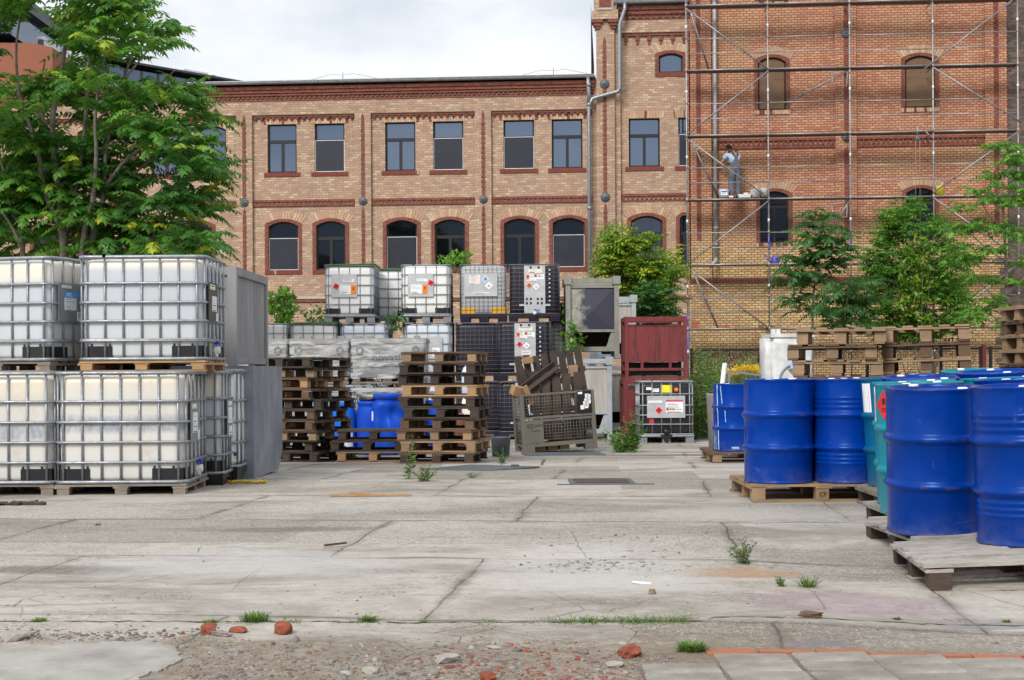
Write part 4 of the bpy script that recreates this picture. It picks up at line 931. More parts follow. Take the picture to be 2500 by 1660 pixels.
# --- left group, front row on the ground (long side to the viewer)
def lg(u_right_edge, v, s, yaw=0.0, W_=1.2, D_=1.0):
    p = P(u_right_edge, v, s); return Vector((p.x - W_/2 * math.cos(yaw) - D_/2 * math.sin(yaw), p.y + D_/2 * math.cos(yaw) - W_/2 * math.sin(yaw), gz(p.x, p.y) - .023))
PA = ('right', -.36, .02, .36, .74, 'plate', [wht(-.27, -.08, .45, .64), ('cream', -.30, -.12, .675, .72), wht(-.05, .01, .375, .47)])
a1 = lg(455, 1205, 266, .02)
ibc('stained white IBC tank with torn film on top, in front of the black-based one', a1, .02, tankm='stained_tank_plastic', base='wood', basem='grey_wood', plates=[PA], valve=('right', .05), scrap=True, pz=.128, H=1.02)
PB = ('right', -.34, .06, .36, .74, 'plate', [('cream', -.29, -.10, .675, .72), wht(-.28, -.1, .50, .66), wht(-.25, -.1, .37, .47), wht(-.04, .05, .36, .55)])
a2 = a1 + Vector((.12, 1.05, 0)); ibc('white IBC tank on a black plastic base right behind the stained front tank', a2, .02, tankm='milky_tank_plastic', base='plastic', basem='black_plastic', plates=[PB], valve=('right', .06), pz=.128, H=1.02)
a0 = lg(133, 1208, 266, .0); ibc('white IBC tank with a yellowed band at the lower left edge of the yard', a0, .0, tankm='stained_tank_plastic', base='wood', basem='grey_wood', plates=[('right', -.3, .1, .36, .74, 'plate', [])], pz=.128, H=1.02)
a3 = Vector((P(612, 1000, 231).x - .56, 14.9, gz(-2.5, 14.6))); ibc('white IBC tank on a black base standing half hidden beside the grey steel box', a3, 0.0, W_=1.0, D_=1.2, tankm='clean_tank_plastic', base='plastic', basem='black_plastic', nf=6, rails=[0, .25, .47, .69, 1.0], feet=None)
UZ = 1.127
PC = ('right', -.38, .04, .37, .74, 'plate', [wht(-.28, -.09, .48, .60), ('blue', -.28, -.07, .60, .66), ('cream', -.32, -.17, .69, .72), wht(-.07, .01, .38, .47)])
b0 = lg(122, 880, 257, -.28); b0.z = UZ; ibc('upper left white IBC tank with a blue and white label stacked at the left edge', b0, -.28 + .0, tankm='milky_tank_plastic', base='wood', basem='grey_wood', plates=[PC], valve=('right', .1), nf=7, ns=6, pz=.112, H=.98)
PD = ('right', -.38, .02, .36, .74, 'plate_olive', [('cream', -.33, -.12, .67, .72), wht(-.24, -.05, .46, .61), wht(-.06, .0, .37, .45)])
b1 = lg(500, 870, 257, .0); b1.z = UZ; ibc('upper right white IBC tank on a fresh wooden pallet with a dark label plate', b1, .0, tankm='milky_tank_plastic', base='wood', basem='fresh_wood', plates=[PD], valve=('right', .0), pz=.112, H=.98)
b2 = Vector((b0.x + .55, b0.y + 1.35, UZ)); ibc('white IBC tank glimpsed in the gap behind the two upper left tanks', b2, 0, tankm='stained_tank_plastic', base='wood', basem='brown_wood', pz=.112, H=.98)
a4 = Vector((b2.x, b2.y, gz(b2.x, b2.y))); ibc('lower white IBC tank hidden in the second row under the gap', a4, 0, tankm='stained_tank_plastic', base='wood', basem='brown_wood')
# --- middle back rows, three tanks high
s1 = 122.0
def mid(u0, u1, lvl, dy=0.0, W_=1.0, D_=1.2, s=s1):
    p = P((u0 + u1) / 2, 850, s); return Vector((p.x, p.y + D_/2 + dy, gz(p.x, p.y) + lvl * 1.163))
def PF(left, dr): 
    q = [wht(-.38 if not left else -.20, -.02 if not left else .00, .46, .73)]
    return q
o1 = [wht(-.24, .13, .66, .75)[:1] + (-.12, .10, .66, .72), wht(-.19, .03, .42, .60), ('orange', .03, .135, .42, .60), ('dia_red', -.265, .575, .075, .25)]
o2 = [wht(-.24, .13, .66, .75)[:1] + (-.18, .03, .66, .72), wht(-.30, -.07, .42, .60), ('orange', -.07, .03, .42, .60), ('dia_red', .10, .635, .075, .35)]
HM = [0, .21, .40, .60, .81, 1.0]
w1 = ibc('white IBC tank with orange and red labels and a green net, topmost left', mid(795, 913, 2), 0, 1.0, 1.2, 'clean_tank_plastic', 'steel', 'galv', plates=[('front', -.36, .15, .36, .82, 'plate_bright', o1)], nf=5, ns=8, rails=HM, net=True, bar=.0085)
w2 = ibc('white IBC tank with green netting, behind the left orange-labelled tank', mid(800, 918, 2, 1.28) + Vector((.62, 0, 0)), 0, 1.0, 1.2, 'clean_tank_plastic', 'steel', 'galv', nf=5, ns=8, rails=HM, net=True, bar=.0085)
w3 = ibc('white IBC tank with the red diamond right of its orange label, top layer', mid(981, 1100, 2), 0, 1.0, 1.2, 'clean_tank_plastic', 'steel', 'galv', plates=[('front', -.36, .15, .36, .82, 'plate_bright', o2)], nf=5, ns=8, rails=HM, bar=.0085)
w4 = ibc('bluish white IBC tank directly under the middle orange-labelled tank', mid(984, 1103, 1), 0, 1.0, 1.2, 'bluish_tank_plastic', 'steel', 'galv', plates=[('front', .0, .3, .3, .72, 'plate_bright', [wht(.1, .25, .34, .52)])], nf=5, ns=8, rails=HM, bar=.0085)
ibc('bluish white IBC tank at the foot of the middle column in the back row', mid(984, 1103, 0), 0, 1.0, 1.2, 'bluish_tank_plastic', 'steel', 'galv', nf=5, ns=8, rails=HM, bar=.0085)
for (a, b, net_, tm, lb) in ((584, 702, False, 'clean_tank_plastic', 'white IBC tank beside the grey corrugated container in the second layer of the back row'), (706, 874 - 50, True, 'clean_tank_plastic', 'white IBC tank with a green net cover above the wrapped grey boxes'), (829, 948, False, 'bluish_tank_plastic', 'bluish IBC tank under the left orange-labelled tank')):
    ibc(lb, mid(a, b, 1), 0, (b - a) / s1, 1.2, tm, 'steel', 'galv', nf=5, ns=8, rails=HM, net=net_, bar=.0085)
    ibc(lb.split(' IBC')[0] + ' IBC tank at ground level ' + {584: 'behind the left pallet stack', 706: 'behind the wrapped grey boxes', 829: 'behind the right wrapped grey box'}[a], mid(a, b, 0), 0, (b - a) / s1, 1.2, tm, 'steel', 'galv', nf=5, ns=8, rails=HM, bar=.0085)
oy = [('pink', -.28, -.06, .60, .78), ('dia_blue', .04, .70, .075, 0), ('dia_white', .11, .57, .075, 0), wht(-.2, .12, .415, .435)]
g_y = ibc('grey IBC tank with yellow feet and a fine wire cage in the top layer', mid(1124, 1238, 2), 0, .95, 1.2, 'greyish_tank_plastic', 'plastic', 'violet_black_plastic', feet='yellow_plastic', plates=[('front', -.38, .28, .36, .82, 'plate_bright', oy)], grid=True)
BL = lambda: [('cream', -.12, .16, .82, .90), wht(-.15, .05, .66, .80), wht(.06, .2, .69, .79), ('orange', -.155, -.095, .69, .79), ('orange', .0, .05, .74, .79), ('dia_rust', -.10, .57, .065, 0), ('dia_white', .04, .545, .065, 0)]
def black_ibc(label, loc, items, W_=1.12, group='black IBC tanks in fine wire cages'):
    t = ibc(label, loc, 0, W_, 1.2, 'violet_black_plastic', 'plastic', 'violet_black_plastic', feet=None, grid=True, group=group)
    m = MB(); z0 = .15; u0, u1 = -.20, .22
    sheet(m, 'front', W_, 1.2, u0, u1, z0 + .02, z0 + .97, .008, .012)
    for a, b in ((-.07, .93), (.09, .93), (-.15, .30), (-.07, .30), (.07, .30), (.15, .30), (-.15, .215), (-.07, .215), (.07, .215), (.15, .215)): sheet(m, 'front', W_, 1.2, a - .018, a + .022, z0 + b - .025, z0 + b + .025, .0122, .0135, 1)
    m.bb(u0 - .1, u0, -.6 - .01, -.6 - .005, z0 + .16, z0 + .20); m.bb(u1, u1 + .1, -.6 - .01, -.6 - .005, z0 + .16, z0 + .20)
    pl = obj('front_plate', m, [M['plate_bright'], M['violet_black_plastic']], t); papers(pl, 'front', W_, 1.2, [(i[0], i[1], i[2], i[3] + z0, i[4] + z0) if not i[0].startswith('dia') else (i[0], i[1], i[2] + z0, i[3], i[4]) for i in items], .012)
    m = MB()
    for k in range(8): m.lathe([(.001, -.02), (.02, -.018), (.022, 0)], 10, (.31, -.6 - .006, z0 + .26 + k * .088), 0, 'Y')
    obj('level_marker', m, M['plate_bright'], t)
    m = MB(); pts = [(.13 * math.cos(a), .12 * math.sin(a)) for a in [math.pi * k / 10 for k in range(11)]]
    m.rings([[(.01 + x, -.614, z0 + .03 + z) for x, z in [(-.13, 0)] + pts[::-1] + [(.13, 0)]], [(.01 + x * .8, -.60, z0 + .03 + z * .8) for x, z in [(-.13, 0)] + pts[::-1] + [(.13, 0)]]], cap0=False, smooth=False); obj('valve_recess', m, M['plate'], t)
    m = MB(); m.lathe([(.001, -.07), (.035, -.07), (.035, 0)], 14, (.01, -.6, z0 + .015), 0, 'Y'); v = obj('valve', m, M['valve_white'], t)
    m = MB(); m.bar((-.01, -.66, z0 + .09), (.11, -.66, z0 + .07), .02); obj('valve_handle', m, M['blue_handle'], v); return t
black_ibc('black IBC tank with a tall steel front plate, topmost of the back row', mid(1240, 1370, 2), BL(), 1.03)
b_ = BL(); b_[5] = ('dia_red', -.10, .57, .065, 0); b_.append(('pink', -.06, .12, .36, .45))
black_ibc('black IBC tank with a red diamond on its plate behind the broken pallets', mid(1216, 1345, 1, -.3), b_, 1.05)
black_ibc('lowest black IBC tank, behind the wire mesh box', mid(1218, 1345, 0, -.3), BL(), 1.05)
ibc('plain black IBC tank without a plate, under the yellow-footed tank', mid(1126, 1214, 1), 0, .95, 1.2, 'violet_black_plastic', 'plastic', 'violet_black_plastic', feet=None, grid=True, group='black IBC tanks in fine wire cages')
ibc('bottom black IBC tank behind the right pallet stack', mid(1126, 1214, 0), 0, .95, 1.2, 'violet_black_plastic', 'plastic', 'violet_black_plastic', feet=None, grid=True, group='black IBC tanks in fine wire cages')
ibc('white IBC tank with yellow feet beside the red-diamond black tank', mid(1290, 1398, 1, .35), 0, .6, 1.1, 'greyish_tank_plastic', 'plastic', 'violet_black_plastic', feet='yellow_plastic', grid=True)
ibc('white IBC tank on the ground beside the weathered frame crate', mid(1290, 1398, 0, .35), 0, .6, 1.1, 'greyish_tank_plastic', 'plastic', 'violet_black_plastic', feet='yellow_plastic', grid=True)
# --- lone black tank in front of the red bins
p = P(1627, 1060, 131); 
kb = [wht(-.34, -.08, .60, .64), ('dia_red', -.14, .46, .075, 0), wht(-.01, .31, .42, .65), ('magenta', -.01, .31, .62, .655), ('orange', .0, .04, .46, .50), ('rust', .055, .095, .46, .50), ('rust', .11, .15, .46, .50)]
t = ibc('black IBC tank with yellow and red labels standing alone before the red bins', (p.x, p.y + .5, gz(p.x, p.y)), 0, 1.02, 1.0, 'black_plastic', 'steel', 'galv', feet=None, plates=[('front', -.36, .35, .32, .73, 'plate_bright', kb)], nf=6, ns=6, rails=[0, .19, .365, .55, .765, 1.0], bar=.0125, group='black IBC tanks')
papers(t, 'front', 1.02, 1.0, [('yellow', -.1, .11, .15 + .79, .15 + .93), ('white', -.37, -.27, .15 + .84, .15 + .89), ('white', -.27, -.13, .15 + .80, .15 + .87), ('red', -.32, -.23, .15 + .20, .15 + .30)], -.018)
m = MB(); m.lathe([(.001, -.02), (.04, -.02), (.04, 0)], 14, (.19, -.48, .15 + .84), 0, 'Y'); obj('round_sticker', m, M['lab_orange'], t)
m = MB(); m.lathe([(.001, -.1), (.06, -.1), (.06, 0)], 16, (0, -.44, .15 + .06), 0, 'Y'); m.bb(-.08, .08, -.56, -.52, .15 + .12, .15 + .14); m.prism([(-.12, .16), (.12, .16), (.03, .02), (-.03, .02)], -.53, -.50); obj('valve', m, M['black_plastic'], t)
# ================================================================ drums
def drum(label, loc, mat='blue_drum_paint', beads=False, lid=True, rot=(0,0,0), group='steel drums on pallets', r=.2925, h=.88, bung=True, name='steel_drum'):
    t = thing(name, label, 'drum', loc, rot, group)
    key = (mat, beads, r, h)
    if key not in PCACHE:
        pr = [(.001, .012), (r - .02, .012), (r - .012, .0), (r + .001, .0), (r + .003, .008), (r - .003, .018), (r - .004, .03)]
        hoop = lambda z: [(r - .004, z - .036), (r - .001, z - .03), (r + .003, z - .024), (r + .0125, z - .011), (r + .015, z - .004), (r + .015, z + .004), (r + .0125, z + .011), (r + .003, z + .024), (r - .001, z + .03), (r - .004, z + .036)]
        zs = [(h * .335, 'h'), (h * .655, 'h')]
        if beads:
            for z in (.165, .205, .245): zs.append((h * z + .02, 'b'))
            for z in (.75, .795, .84): zs.append((h * z - .02, 'b'))
        for z, k in sorted(zs): pr += hoop(z) if k == 'h' else [(r - .004, z - .016), (r - .0005, z - .007), (r + .0015, z), (r - .0005, z + .007), (r - .004, z + .016)]
        pr += [(r - .004, h - .04), (r - .004, h - .02), (r + .003, h - .010), (r + .003, h - .002), (r, h), (r - .010, h), (r - .013, h - .006), (r - .014, h - .02), (r - .03, h - .022), (.001, h - .022)]
        m = MB(); m.lathe(pr, 72)
        b = MB(); b.lathe([(.001, .026), (.027, .026), (.03, .022), (.03, .012), (.001, .012)], 18, (0, 0, 0))
        PCACHE[key] = (m.mesh('body', M[mat]), b.mesh('bung', M['paper']))
    bm, gm = PCACHE[key]
    o = bpy.data.objects.new('body', bm); COL.objects.link(o); o.parent = t
    try:
        pass
    except Exception: pass
    if bung:
        for x, y in ((-.13, -.17), (.17, .14)):
            g = bpy.data.objects.new('bung', gm); COL.objects.link(g); g.parent = t; g.location = (x, y, h - .022)
    return t
def wrap_label(t, r, a0, a1, z0, z1, mat, name='label', items=()):
    """paper curved round a drum, angles in degrees (0 = +x, -90 = towards the viewer)"""
    m = MB(); n = 8
    for k in range(n):
        A, B = math.radians(a0 + (a1 - a0) * k / n), math.radians(a0 + (a1 - a0) * (k+1) / n)
        m.add([(r * math.cos(A), r * math.sin(A), z0), (r * math.cos(B), r * math.sin(B), z0), (r * math.cos(B), r * math.sin(B), z1), (r * math.cos(A), r * math.sin(A), z1)], [(0,1,2,3)], 0)
    rr = r + .001
    for a, b, c, d, mi in items:
        A, B = math.radians(a), math.radians(b); m.add([(rr * math.cos(A), rr * math.sin(A), c), (rr * math.cos(B), rr * math.sin(B), c), (rr * math.cos(B), rr * math.sin(B), d), (rr * math.cos(A), rr * math.sin(A), d)], [(0,1,2,3)], mi)
    return obj(name, m, [M[mat], M['ink'], M['print_pale'], M['lab_red']], t)
TL = math.radians(-2.6)     # the yard tilts to the left under the near drums
# front right pallet and its drum
ap = Vector((2.74, 7.62, gz(2.74, 7.62)))
pa = pallet(1.14, 1.0, 'bleached_wood', ap, (0, TL, math.radians(-5)), 'bleached pallet stamped CP 3 carrying the nearest blue drum', 'pallets under the drums', 8, .15, 71, False, 'dark_wood')
for x_, s_ in ((0, 'CP 3'),): text(s_, .05, M['ink'], pa, (x_, -.5 - .009, .066), (math.pi/2, 0, 0), 'stamp')
bp = Vector((2.95, 8.78, gz(2.95, 8.78) * .8)); pb = pallet(1.14, 1.14, 'bleached_wood', bp, (0, TL, math.radians(2)), 'bleached pallet under the second nearest blue drum', 'pallets under the drums', 9, .15, 72, False, 'dark_wood')
text('EUR', .06, M['ink'], pb, (-.585, -.47, .066), (math.pi/2, 0, -math.pi/2), 'stamp')
def on(par, x, y, dz=.152):       # point on a tilted pallet
    mt = Matrix.Translation(par.location) @ par.rotation_euler.to_matrix().to_4x4(); q = mt.inverted() @ Vector((x, y, 0)); q.z = dz; return mt @ q
d2 = on(pa, 2.93, 7.86); t = drum('nearest blue steel drum with beaded rings at the right edge', d2, 'deep_blue_drum_paint', True, rot=(0, TL, .3))
d1 = on(pb, 2.60, 8.54); t1 = drum('big plain blue steel drum left of the nearest beaded one', d1, 'deep_blue_drum_paint', False, rot=(0, TL * 1.1, 1.2))
for tt, dd in ((t, '(01) 4471/200/0.9'), (t1, 'UN/1A1/X1.4/250')):
    for k, ch in enumerate(dd):
        a = -90 + tt.rotation_euler.z * -57.3 + 8 + k * 2.6; rr_ = .291; aa = math.radians(a)
        if ch != ' ': text(ch, .026, M['blue_plastic'], tt, (rr_ * math.cos(aa), rr_ * math.sin(aa), .085), (math.pi/2, 0, aa + math.pi/2), 'embossed_mark')
cp_ = Vector((3.22, 9.82, .004)); pc = pallet(1.2, 1.14, 'bleached_wood', cp_, (0, math.radians(-2.1), 0), 'pale pallet under the front pair of teal drums', 'pallets under the drums', 7, .15, 73, False, 'dark_wood')
dp_ = Vector((3.46, 11.06, .042)); pd = pallet(1.2, 1.14, 'grey_wood', dp_, (0, math.radians(-4.0), 0), 'grey pallet under the rear pair of teal drums', 'pallets under the drums', 7, .15, 74, False, 'dark_wood')
PPD = {id(cp_): pc, id(dp_): pd}
for lb, x, y, mt_, tl, pz_ in (('teal drum showing a red diamond right behind the big plain blue drum', 2.815, 9.52, 'teal_drum_paint', 0, cp_), ('blue drum with a white bung behind the nearest blue drum', 3.49, 9.5, 'blue_drum_paint', 0, cp_), ('teal drum with white paper labels, second in the row behind the near blue drum', 2.96, 10.14, 'teal_drum_paint', 0, cp_), ('teal drum at the right frame edge behind the blue drum with the bung', 3.6, 10.12, 'teal_drum_paint', 0, cp_), ('slightly tilted blue drum between the teal drums', 3.17, 10.78, 'blue_drum_paint', TL * 1.2, dp_), ('tilted blue drum at the right edge before the third pallet stack', 3.79, 10.78, 'blue_drum_paint', TL * 1.5, dp_), ('petrol blue drum with a long white label at the rear of the teal row', 3.225, 11.42, 'petrol_drum_paint', 0, dp_), ('teal drum hidden behind the tilted blue drum at the right edge', 3.84, 11.42, 'teal_drum_paint', 0, dp_)):
    pl_ = PPD[id(pz_)]; q = drum(lb, on(pl_, x, y), mt_, False, rot=(0, pl_.rotation_euler.y, R.uniform(-.6, 3)))
    if 'red diamond' in lb:
        q.rotation_euler.z = 0; m = MB(); rr_ = .2935
        for k in range(12):
            e0, e1 = -1 + k / 6, -1 + (k + 1) / 6; A, B = math.radians(-158) + .10 / .29 * e0, math.radians(-158) + .10 / .29 * e1; h0, h1 = .10 * (1 - abs(e0)), .10 * (1 - abs(e1))
            m.add([(rr_ * math.cos(A), rr_ * math.sin(A), .74 - h0), (rr_ * math.cos(B), rr_ * math.sin(B), .74 - h1), (rr_ * math.cos(B), rr_ * math.sin(B), .74 + h1), (rr_ * math.cos(A), rr_ * math.sin(A), .74 + h0)], [(0,1,2,3)])
        for k, (za, zb, w_) in enumerate(((.71, .718, .05), (.695, .70, .04), (.745, .785, .03))):
            A, B = math.radians(-158) - w_ / .29 / 2, math.radians(-158) + w_ / .29 / 2; r2 = .296; m.add([(r2 * math.cos(A), r2 * math.sin(A), za), (r2 * math.cos(B), r2 * math.sin(B), za), (r2 * math.cos(B), r2 * math.sin(B), zb), (r2 * math.cos(A), r2 * math.sin(A), zb)], [(0,1,2,3)], 1)
        obj('hazard_label', m, [M['lab_red'], M['ink']], q)
    if 'paper labels' in lb:
        q.rotation_euler.z = 0
        wrap_label(q, .292, -178, -150, .60, .85, 'paper', items=[(-176, -152, .70, .705, 3), (-176, -174.5, .62, .80, 3), (-153, -151.5, .62, .80, 3), (-172, -156, .72, .78, 2)]); wrap_label(q, .292, -172, -154, .40, .585, 'paper', items=[(-170, -156, .47, .478, 1), (-170, -160, .50, .508, 1)])
    if 'long white label' in lb: q.rotation_euler.z = 0; wrap_label(q, .292, -176, -152, .55, .84, 'paper', items=[(-173, -156, .6, .78, 2)])
# two blue drums on the pallet in the middle distance
mp_ = Vector((2.60, 12.25, 0.0)); pm = pallet(1.2, 1.14, 'tan_wood', mp_, 0.0, 'tan pallet stamped CP under the pair of blue drums', 'pallets under the drums', 6, .15, 75, False, 'tan_wood'); text('CP', .05, M['dark_wood'], pm, (0, -.579, .066), (math.pi/2, 0, 0), 'stamp')
for lb, x, y, be, mt_ in (('plain blue drum, left of the pair on the tan pallet', 2.285, 11.98, False, 'blue_drum_paint'), ('beaded blue drum, right of the pair on the tan pallet', 2.885, 11.98, True, 'blue_drum_paint'), ('blue drum behind the plain one on the tan pallet', 2.44, 12.58, False, 'blue_drum_paint'), ('blue drum behind the beaded one on the tan pallet', 3.03, 12.58, True, 'blue_drum_paint')):
    drum(lb, (x, y, .152), mt_, be, rot=(0, 0, R.uniform(0, 3)))
tp_ = Vector((4.1, 12.3, .02)); pallet(1.2, 1.14, 'grey_wood', tp_, 0, 'grey pallet under the rearmost teal drums by the pallet stacks', 'pallets under the drums', 6, .15, 76, False, 'dark_wood')
drum('rearmost teal drum right of the beaded blue pair', (3.50, 11.98, .172), 'teal_drum_paint'); drum('teal drum before the third pallet stack at the right', (4.15, 12.1, .215), 'teal_drum_paint')
# lone drum with dripped paint
fp = P(1744, 1080, 186); fpz = gz(fp.x, fp.y); pf = pallet(1.14, 1.14, 'brown_wood', (fp.x + .5, fp.y + .3, fpz), 0, 'brown pallet under the paint-streaked drum', 'pallets under the drums', 6, .15, 77, False, 'tan_wood')
t = drum('blue drum streaked with white paint runs, farthest left of the drums', (fp.x + .293, fp.y + .1, fpz + .152), 'blue_drum_paint', False)
m = MB(); rr_ = .2965
for a0, zt, zb, w_ in ((-152, .875, .02, .011), (-140, .86, .62, .006), (-168, .26, .02, .006), (-162, .20, .02, .005), (-158, .34, .02, .004), (-126, .53, .38, .005), (-100, .06, .03, .05)):
    n = 14; pts = []
    for k in range(n + 1):
        z = zt + (zb - zt) * k / n; a = math.radians(a0 + 6 * k / n * (1 if zt > .8 else .3) + R.uniform(-.5, .5)); hb = .012 if min(abs(z - .295), abs(z - .576)) < .016 else 0
        pts.append((a, z, rr_ - .0035 + hb + .001))
    for (a, z, r0), (b, z2, r1) in zip(pts, pts[1:]):
        h_ = w_ / .29 * R.uniform(.5, 1.1); m.add([(r0 * math.cos(a - h_), r0 * math.sin(a - h_), z), (r0 * math.cos(a + h_), r0 * math.sin(a + h_), z), (r1 * math.cos(b + h_), r1 * math.sin(b + h_), z2), (r1 * math.cos(b - h_), r1 * math.sin(b - h_), z2)], [(0,1,2,3)])
obj('paint_run', m, M['lab_sky'], t)
m = MB(); m.lathe([(.001, 0), (.22, 0), (.26, .9), (.27, .92), (.24, .92), (.2, .05), (.001, .05)], 24); tag(obj('grey_tub', m, M['wrap_box'], None, None, (P(1768, 1000, 168).x, P(1768, 1000, 168).y, gz(2.7, 20))), 'grey tub standing half hidden behind the paint-streaked drum', 'tub')
x_ = P(1768, 905, 178); m = MB(); m.bar((x_.x - .08, x_.y, .5), (x_.x + .025, x_.y + .1, 1.20), .055, .03); tag(obj('white_board', m, M['paper'], None), 'white scrap board leaning behind the paint-streaked drum', 'board')
x_ = P(1800, 915, 172); m = MB(); m.bar((x_.x - .12, x_.y, 1.09), (x_.x + .35, x_.y + .1, 1.03), .04, .03); m.bar((x_.x + .35, x_.y + .1, 1.03), (x_.x + .36, x_.y + .1, -.1), .04, .03); m.bar((x_.x - .12, x_.y, 1.09), (x_.x - .12, x_.y, -.1), .04, .03); tag(obj('pipe_rail', m, M['galv'], None), 'pale low metal rail below the yellow flowers', 'rail')
# ================================================================ pallet stacks
g1 = 'pallets of the left dark stack'
q = P(775, 1000, 176); stack(10, 1.0, 1.2, Vector((q.x - .5 + .18, q.y + .55, gz(q.x, q.y))), math.radians(-17), 'of the stack beside the grey steel box', g1, ['dark_wood', 'dark_wood', 'brown_wood', 'brown_wood', 'dark_wood', 'dark_wood', 'brown_wood', 'dark_wood', 'dark_wood', 'dark_wood'], .144, 7, seed=2, jx=.08, jr=.06, blockmats=['dark_wood', 'tan_wood', 'fresh_wood', 'brown_wood', 'dark_wood', 'brown_wood', 'brown_wood', 'tan_wood', 'dark_wood', 'dark_wood'])
q = P(1085, 1100, 184); stack(10, 1.02, 1.16, Vector((q.x, q.y + .55, gz(q.x, q.y))), math.radians(-8), 'of the tall stack before the black tanks', 'pallets of the tall stack before the black tanks', ['brown_wood', 'dark_wood', 'dark_wood', 'fresh_wood', 'dark_wood', 'dark_wood', 'brown_wood', 'brown_wood', 'tan_wood', 'brown_wood'], .147, 7, seed=3, jx=.05, jr=.035, blockmats=['tan_wood', 'dark_wood', 'dark_wood', 'fresh_wood', 'dark_wood', 'dark_wood', 'brown_wood', 'tan_wood', 'tan_wood', 'dark_wood'])
q = P(900, 1100, 178); stack(3, 1.02, .8, Vector((q.x + .0, q.y + .45, gz(q.x, q.y))), math.radians(2), 'of the low pile before the plastic drums', 'pallets of the low pile', ['dark_wood', 'dark_wood', 'tan_wood'], .144, 5, seed=4, jx=.02, offs={2: (.06, 0), 1: (-.02, 0), 0: (.03, 0)}, blockmats=['dark_wood', 'dark_wood', 'fresh_wood'])
q = P(2060, 800, 257); stack(10, .84, 1.2, Vector((q.x + .12, q.y + .75, 0)), math.radians(-14), 'of the stack behind the blue drum pair', 'pallets of the stack behind the blue drum pair', ['tan_wood', 'brown_wood', 'tan_wood', 'brown_wood'], .149, 5, True, .012, .02, 5, offs={0: (.03, 0), 1: (-.04, 0), 2: (.01, 0)}, blockmats=['tan_wood', 'tan_wood', 'tan_wood'])
q = P(2289, 800, 256); stack(10, .82, 1.2, Vector((q.x + .12, q.y + .75, 0.02)), math.radians(-17), 'of the stack right of the blue drum pair', 'pallets of the middle right stack', ['tan_wood', 'brown_wood', 'tan_wood', 'brown_wood'], .149, 5, True, .012, .01, 6, blockmats=['tan_wood', 'brown_wood', 'brown_wood'], tilt=-.02)
q = P(2512, 800, 243); stk = stack(12, 1.2, .8, Vector((q.x + .62, q.y + .45, 0)), math.radians(5), 'of the stack at the right frame edge', 'pallets of the right edge stack', ['tan_wood', 'brown_wood', 'tan_wood', 'tan_wood', 'brown_wood'], .144, 5, False, .02, .02, 7)
for p_ in stk[-5:]:
    for x_ in (-.53, 0): text('EUR', .05, M['ink'], p_, (x_, -.409, .066), (math.pi/2, 0, 0), 'stamp')
# ================================================================ grey steel box with the corrugated container on it
q = P(620, 1167, 230); yw = math.radians(-.7)
m = MB(); w, d, h = 1.25, 1.72, 1.2
poly = [(-w, 0), (0, 0), (0, h), (-w, h)]
m.prism([(0, 0), (d - .28, 0), (d, .2), (d, h), (0, h)], 0, -w, 'X'); m.bb(-w - .004, .004, -.004, .02, h - .05, h + .004)
sb = tag(obj('steel_box', m, M['steel_sheet'], None, None, (q.x, q.y, gz(q.x, q.y)), (0, 0, yw)), 'smooth grey sheet steel box on the ground below the corrugated container', 'steel box')
q2 = P(577, 640, 226); t = thing('corrugated_container', 'grey corrugated small steel container standing on the smooth steel box', 'container', (q2.x, q2.y, gz(q.x, q.y) + 1.206), yw)
w, d, h = 1.2, 1.82, 1.06; m = MB()
n = int(d / .036)
pr = []
y = .06; k = 0
while y < d - .06:
    x_ = -.03 if k % 4 in (0, 3) else -.065; pr.append((y, x_)); y += .055 if k % 2 == 0 else .028; k += 1
for (y0, xa_), (y1, xb_) in zip(pr, pr[1:]): m.add([(xa_, y0, .08), (xb_, y1, .08), (xb_, y1, h - .09), (xa_, y0, h - .09)], [(0,1,2,3)])
m.bb(-w + .02, -.02, .03, .04, .08, h - .08); m.bb(-w + .02, -.02, d - .04, d - .03, .08, h - .08); m.bb(-w + .03, -w + .04, .04, d - .04, .08, h - .08); m.bb(-w + .02, -.07, .03, d - .03, .06, .08); obj('side_panel', m, M['container'], t)
m = MB()
for x_ in (-w + .05, -.05):
    for y_ in (.05, d - .05): m.bb(x_ - .05, x_ + .05, y_ - .05, y_ + .05, 0, h)
for y_ in (.0, d - .1): m.bb(-w + .1, -.1, y_ + .002, y_ + .098, h - .09, h - .002); m.bb(-w + .1, -.1, y_ + .01, y_ + .09, .02, .09)
for x_ in (-w, -.1): m.bb(x_ + .002, x_ + .098, .1, d - .1, h - .09, h - .002); m.bb(x_ + .01, x_ + .09, .1, d - .1, .02, .09)
obj('frame', m, M['container'], t)
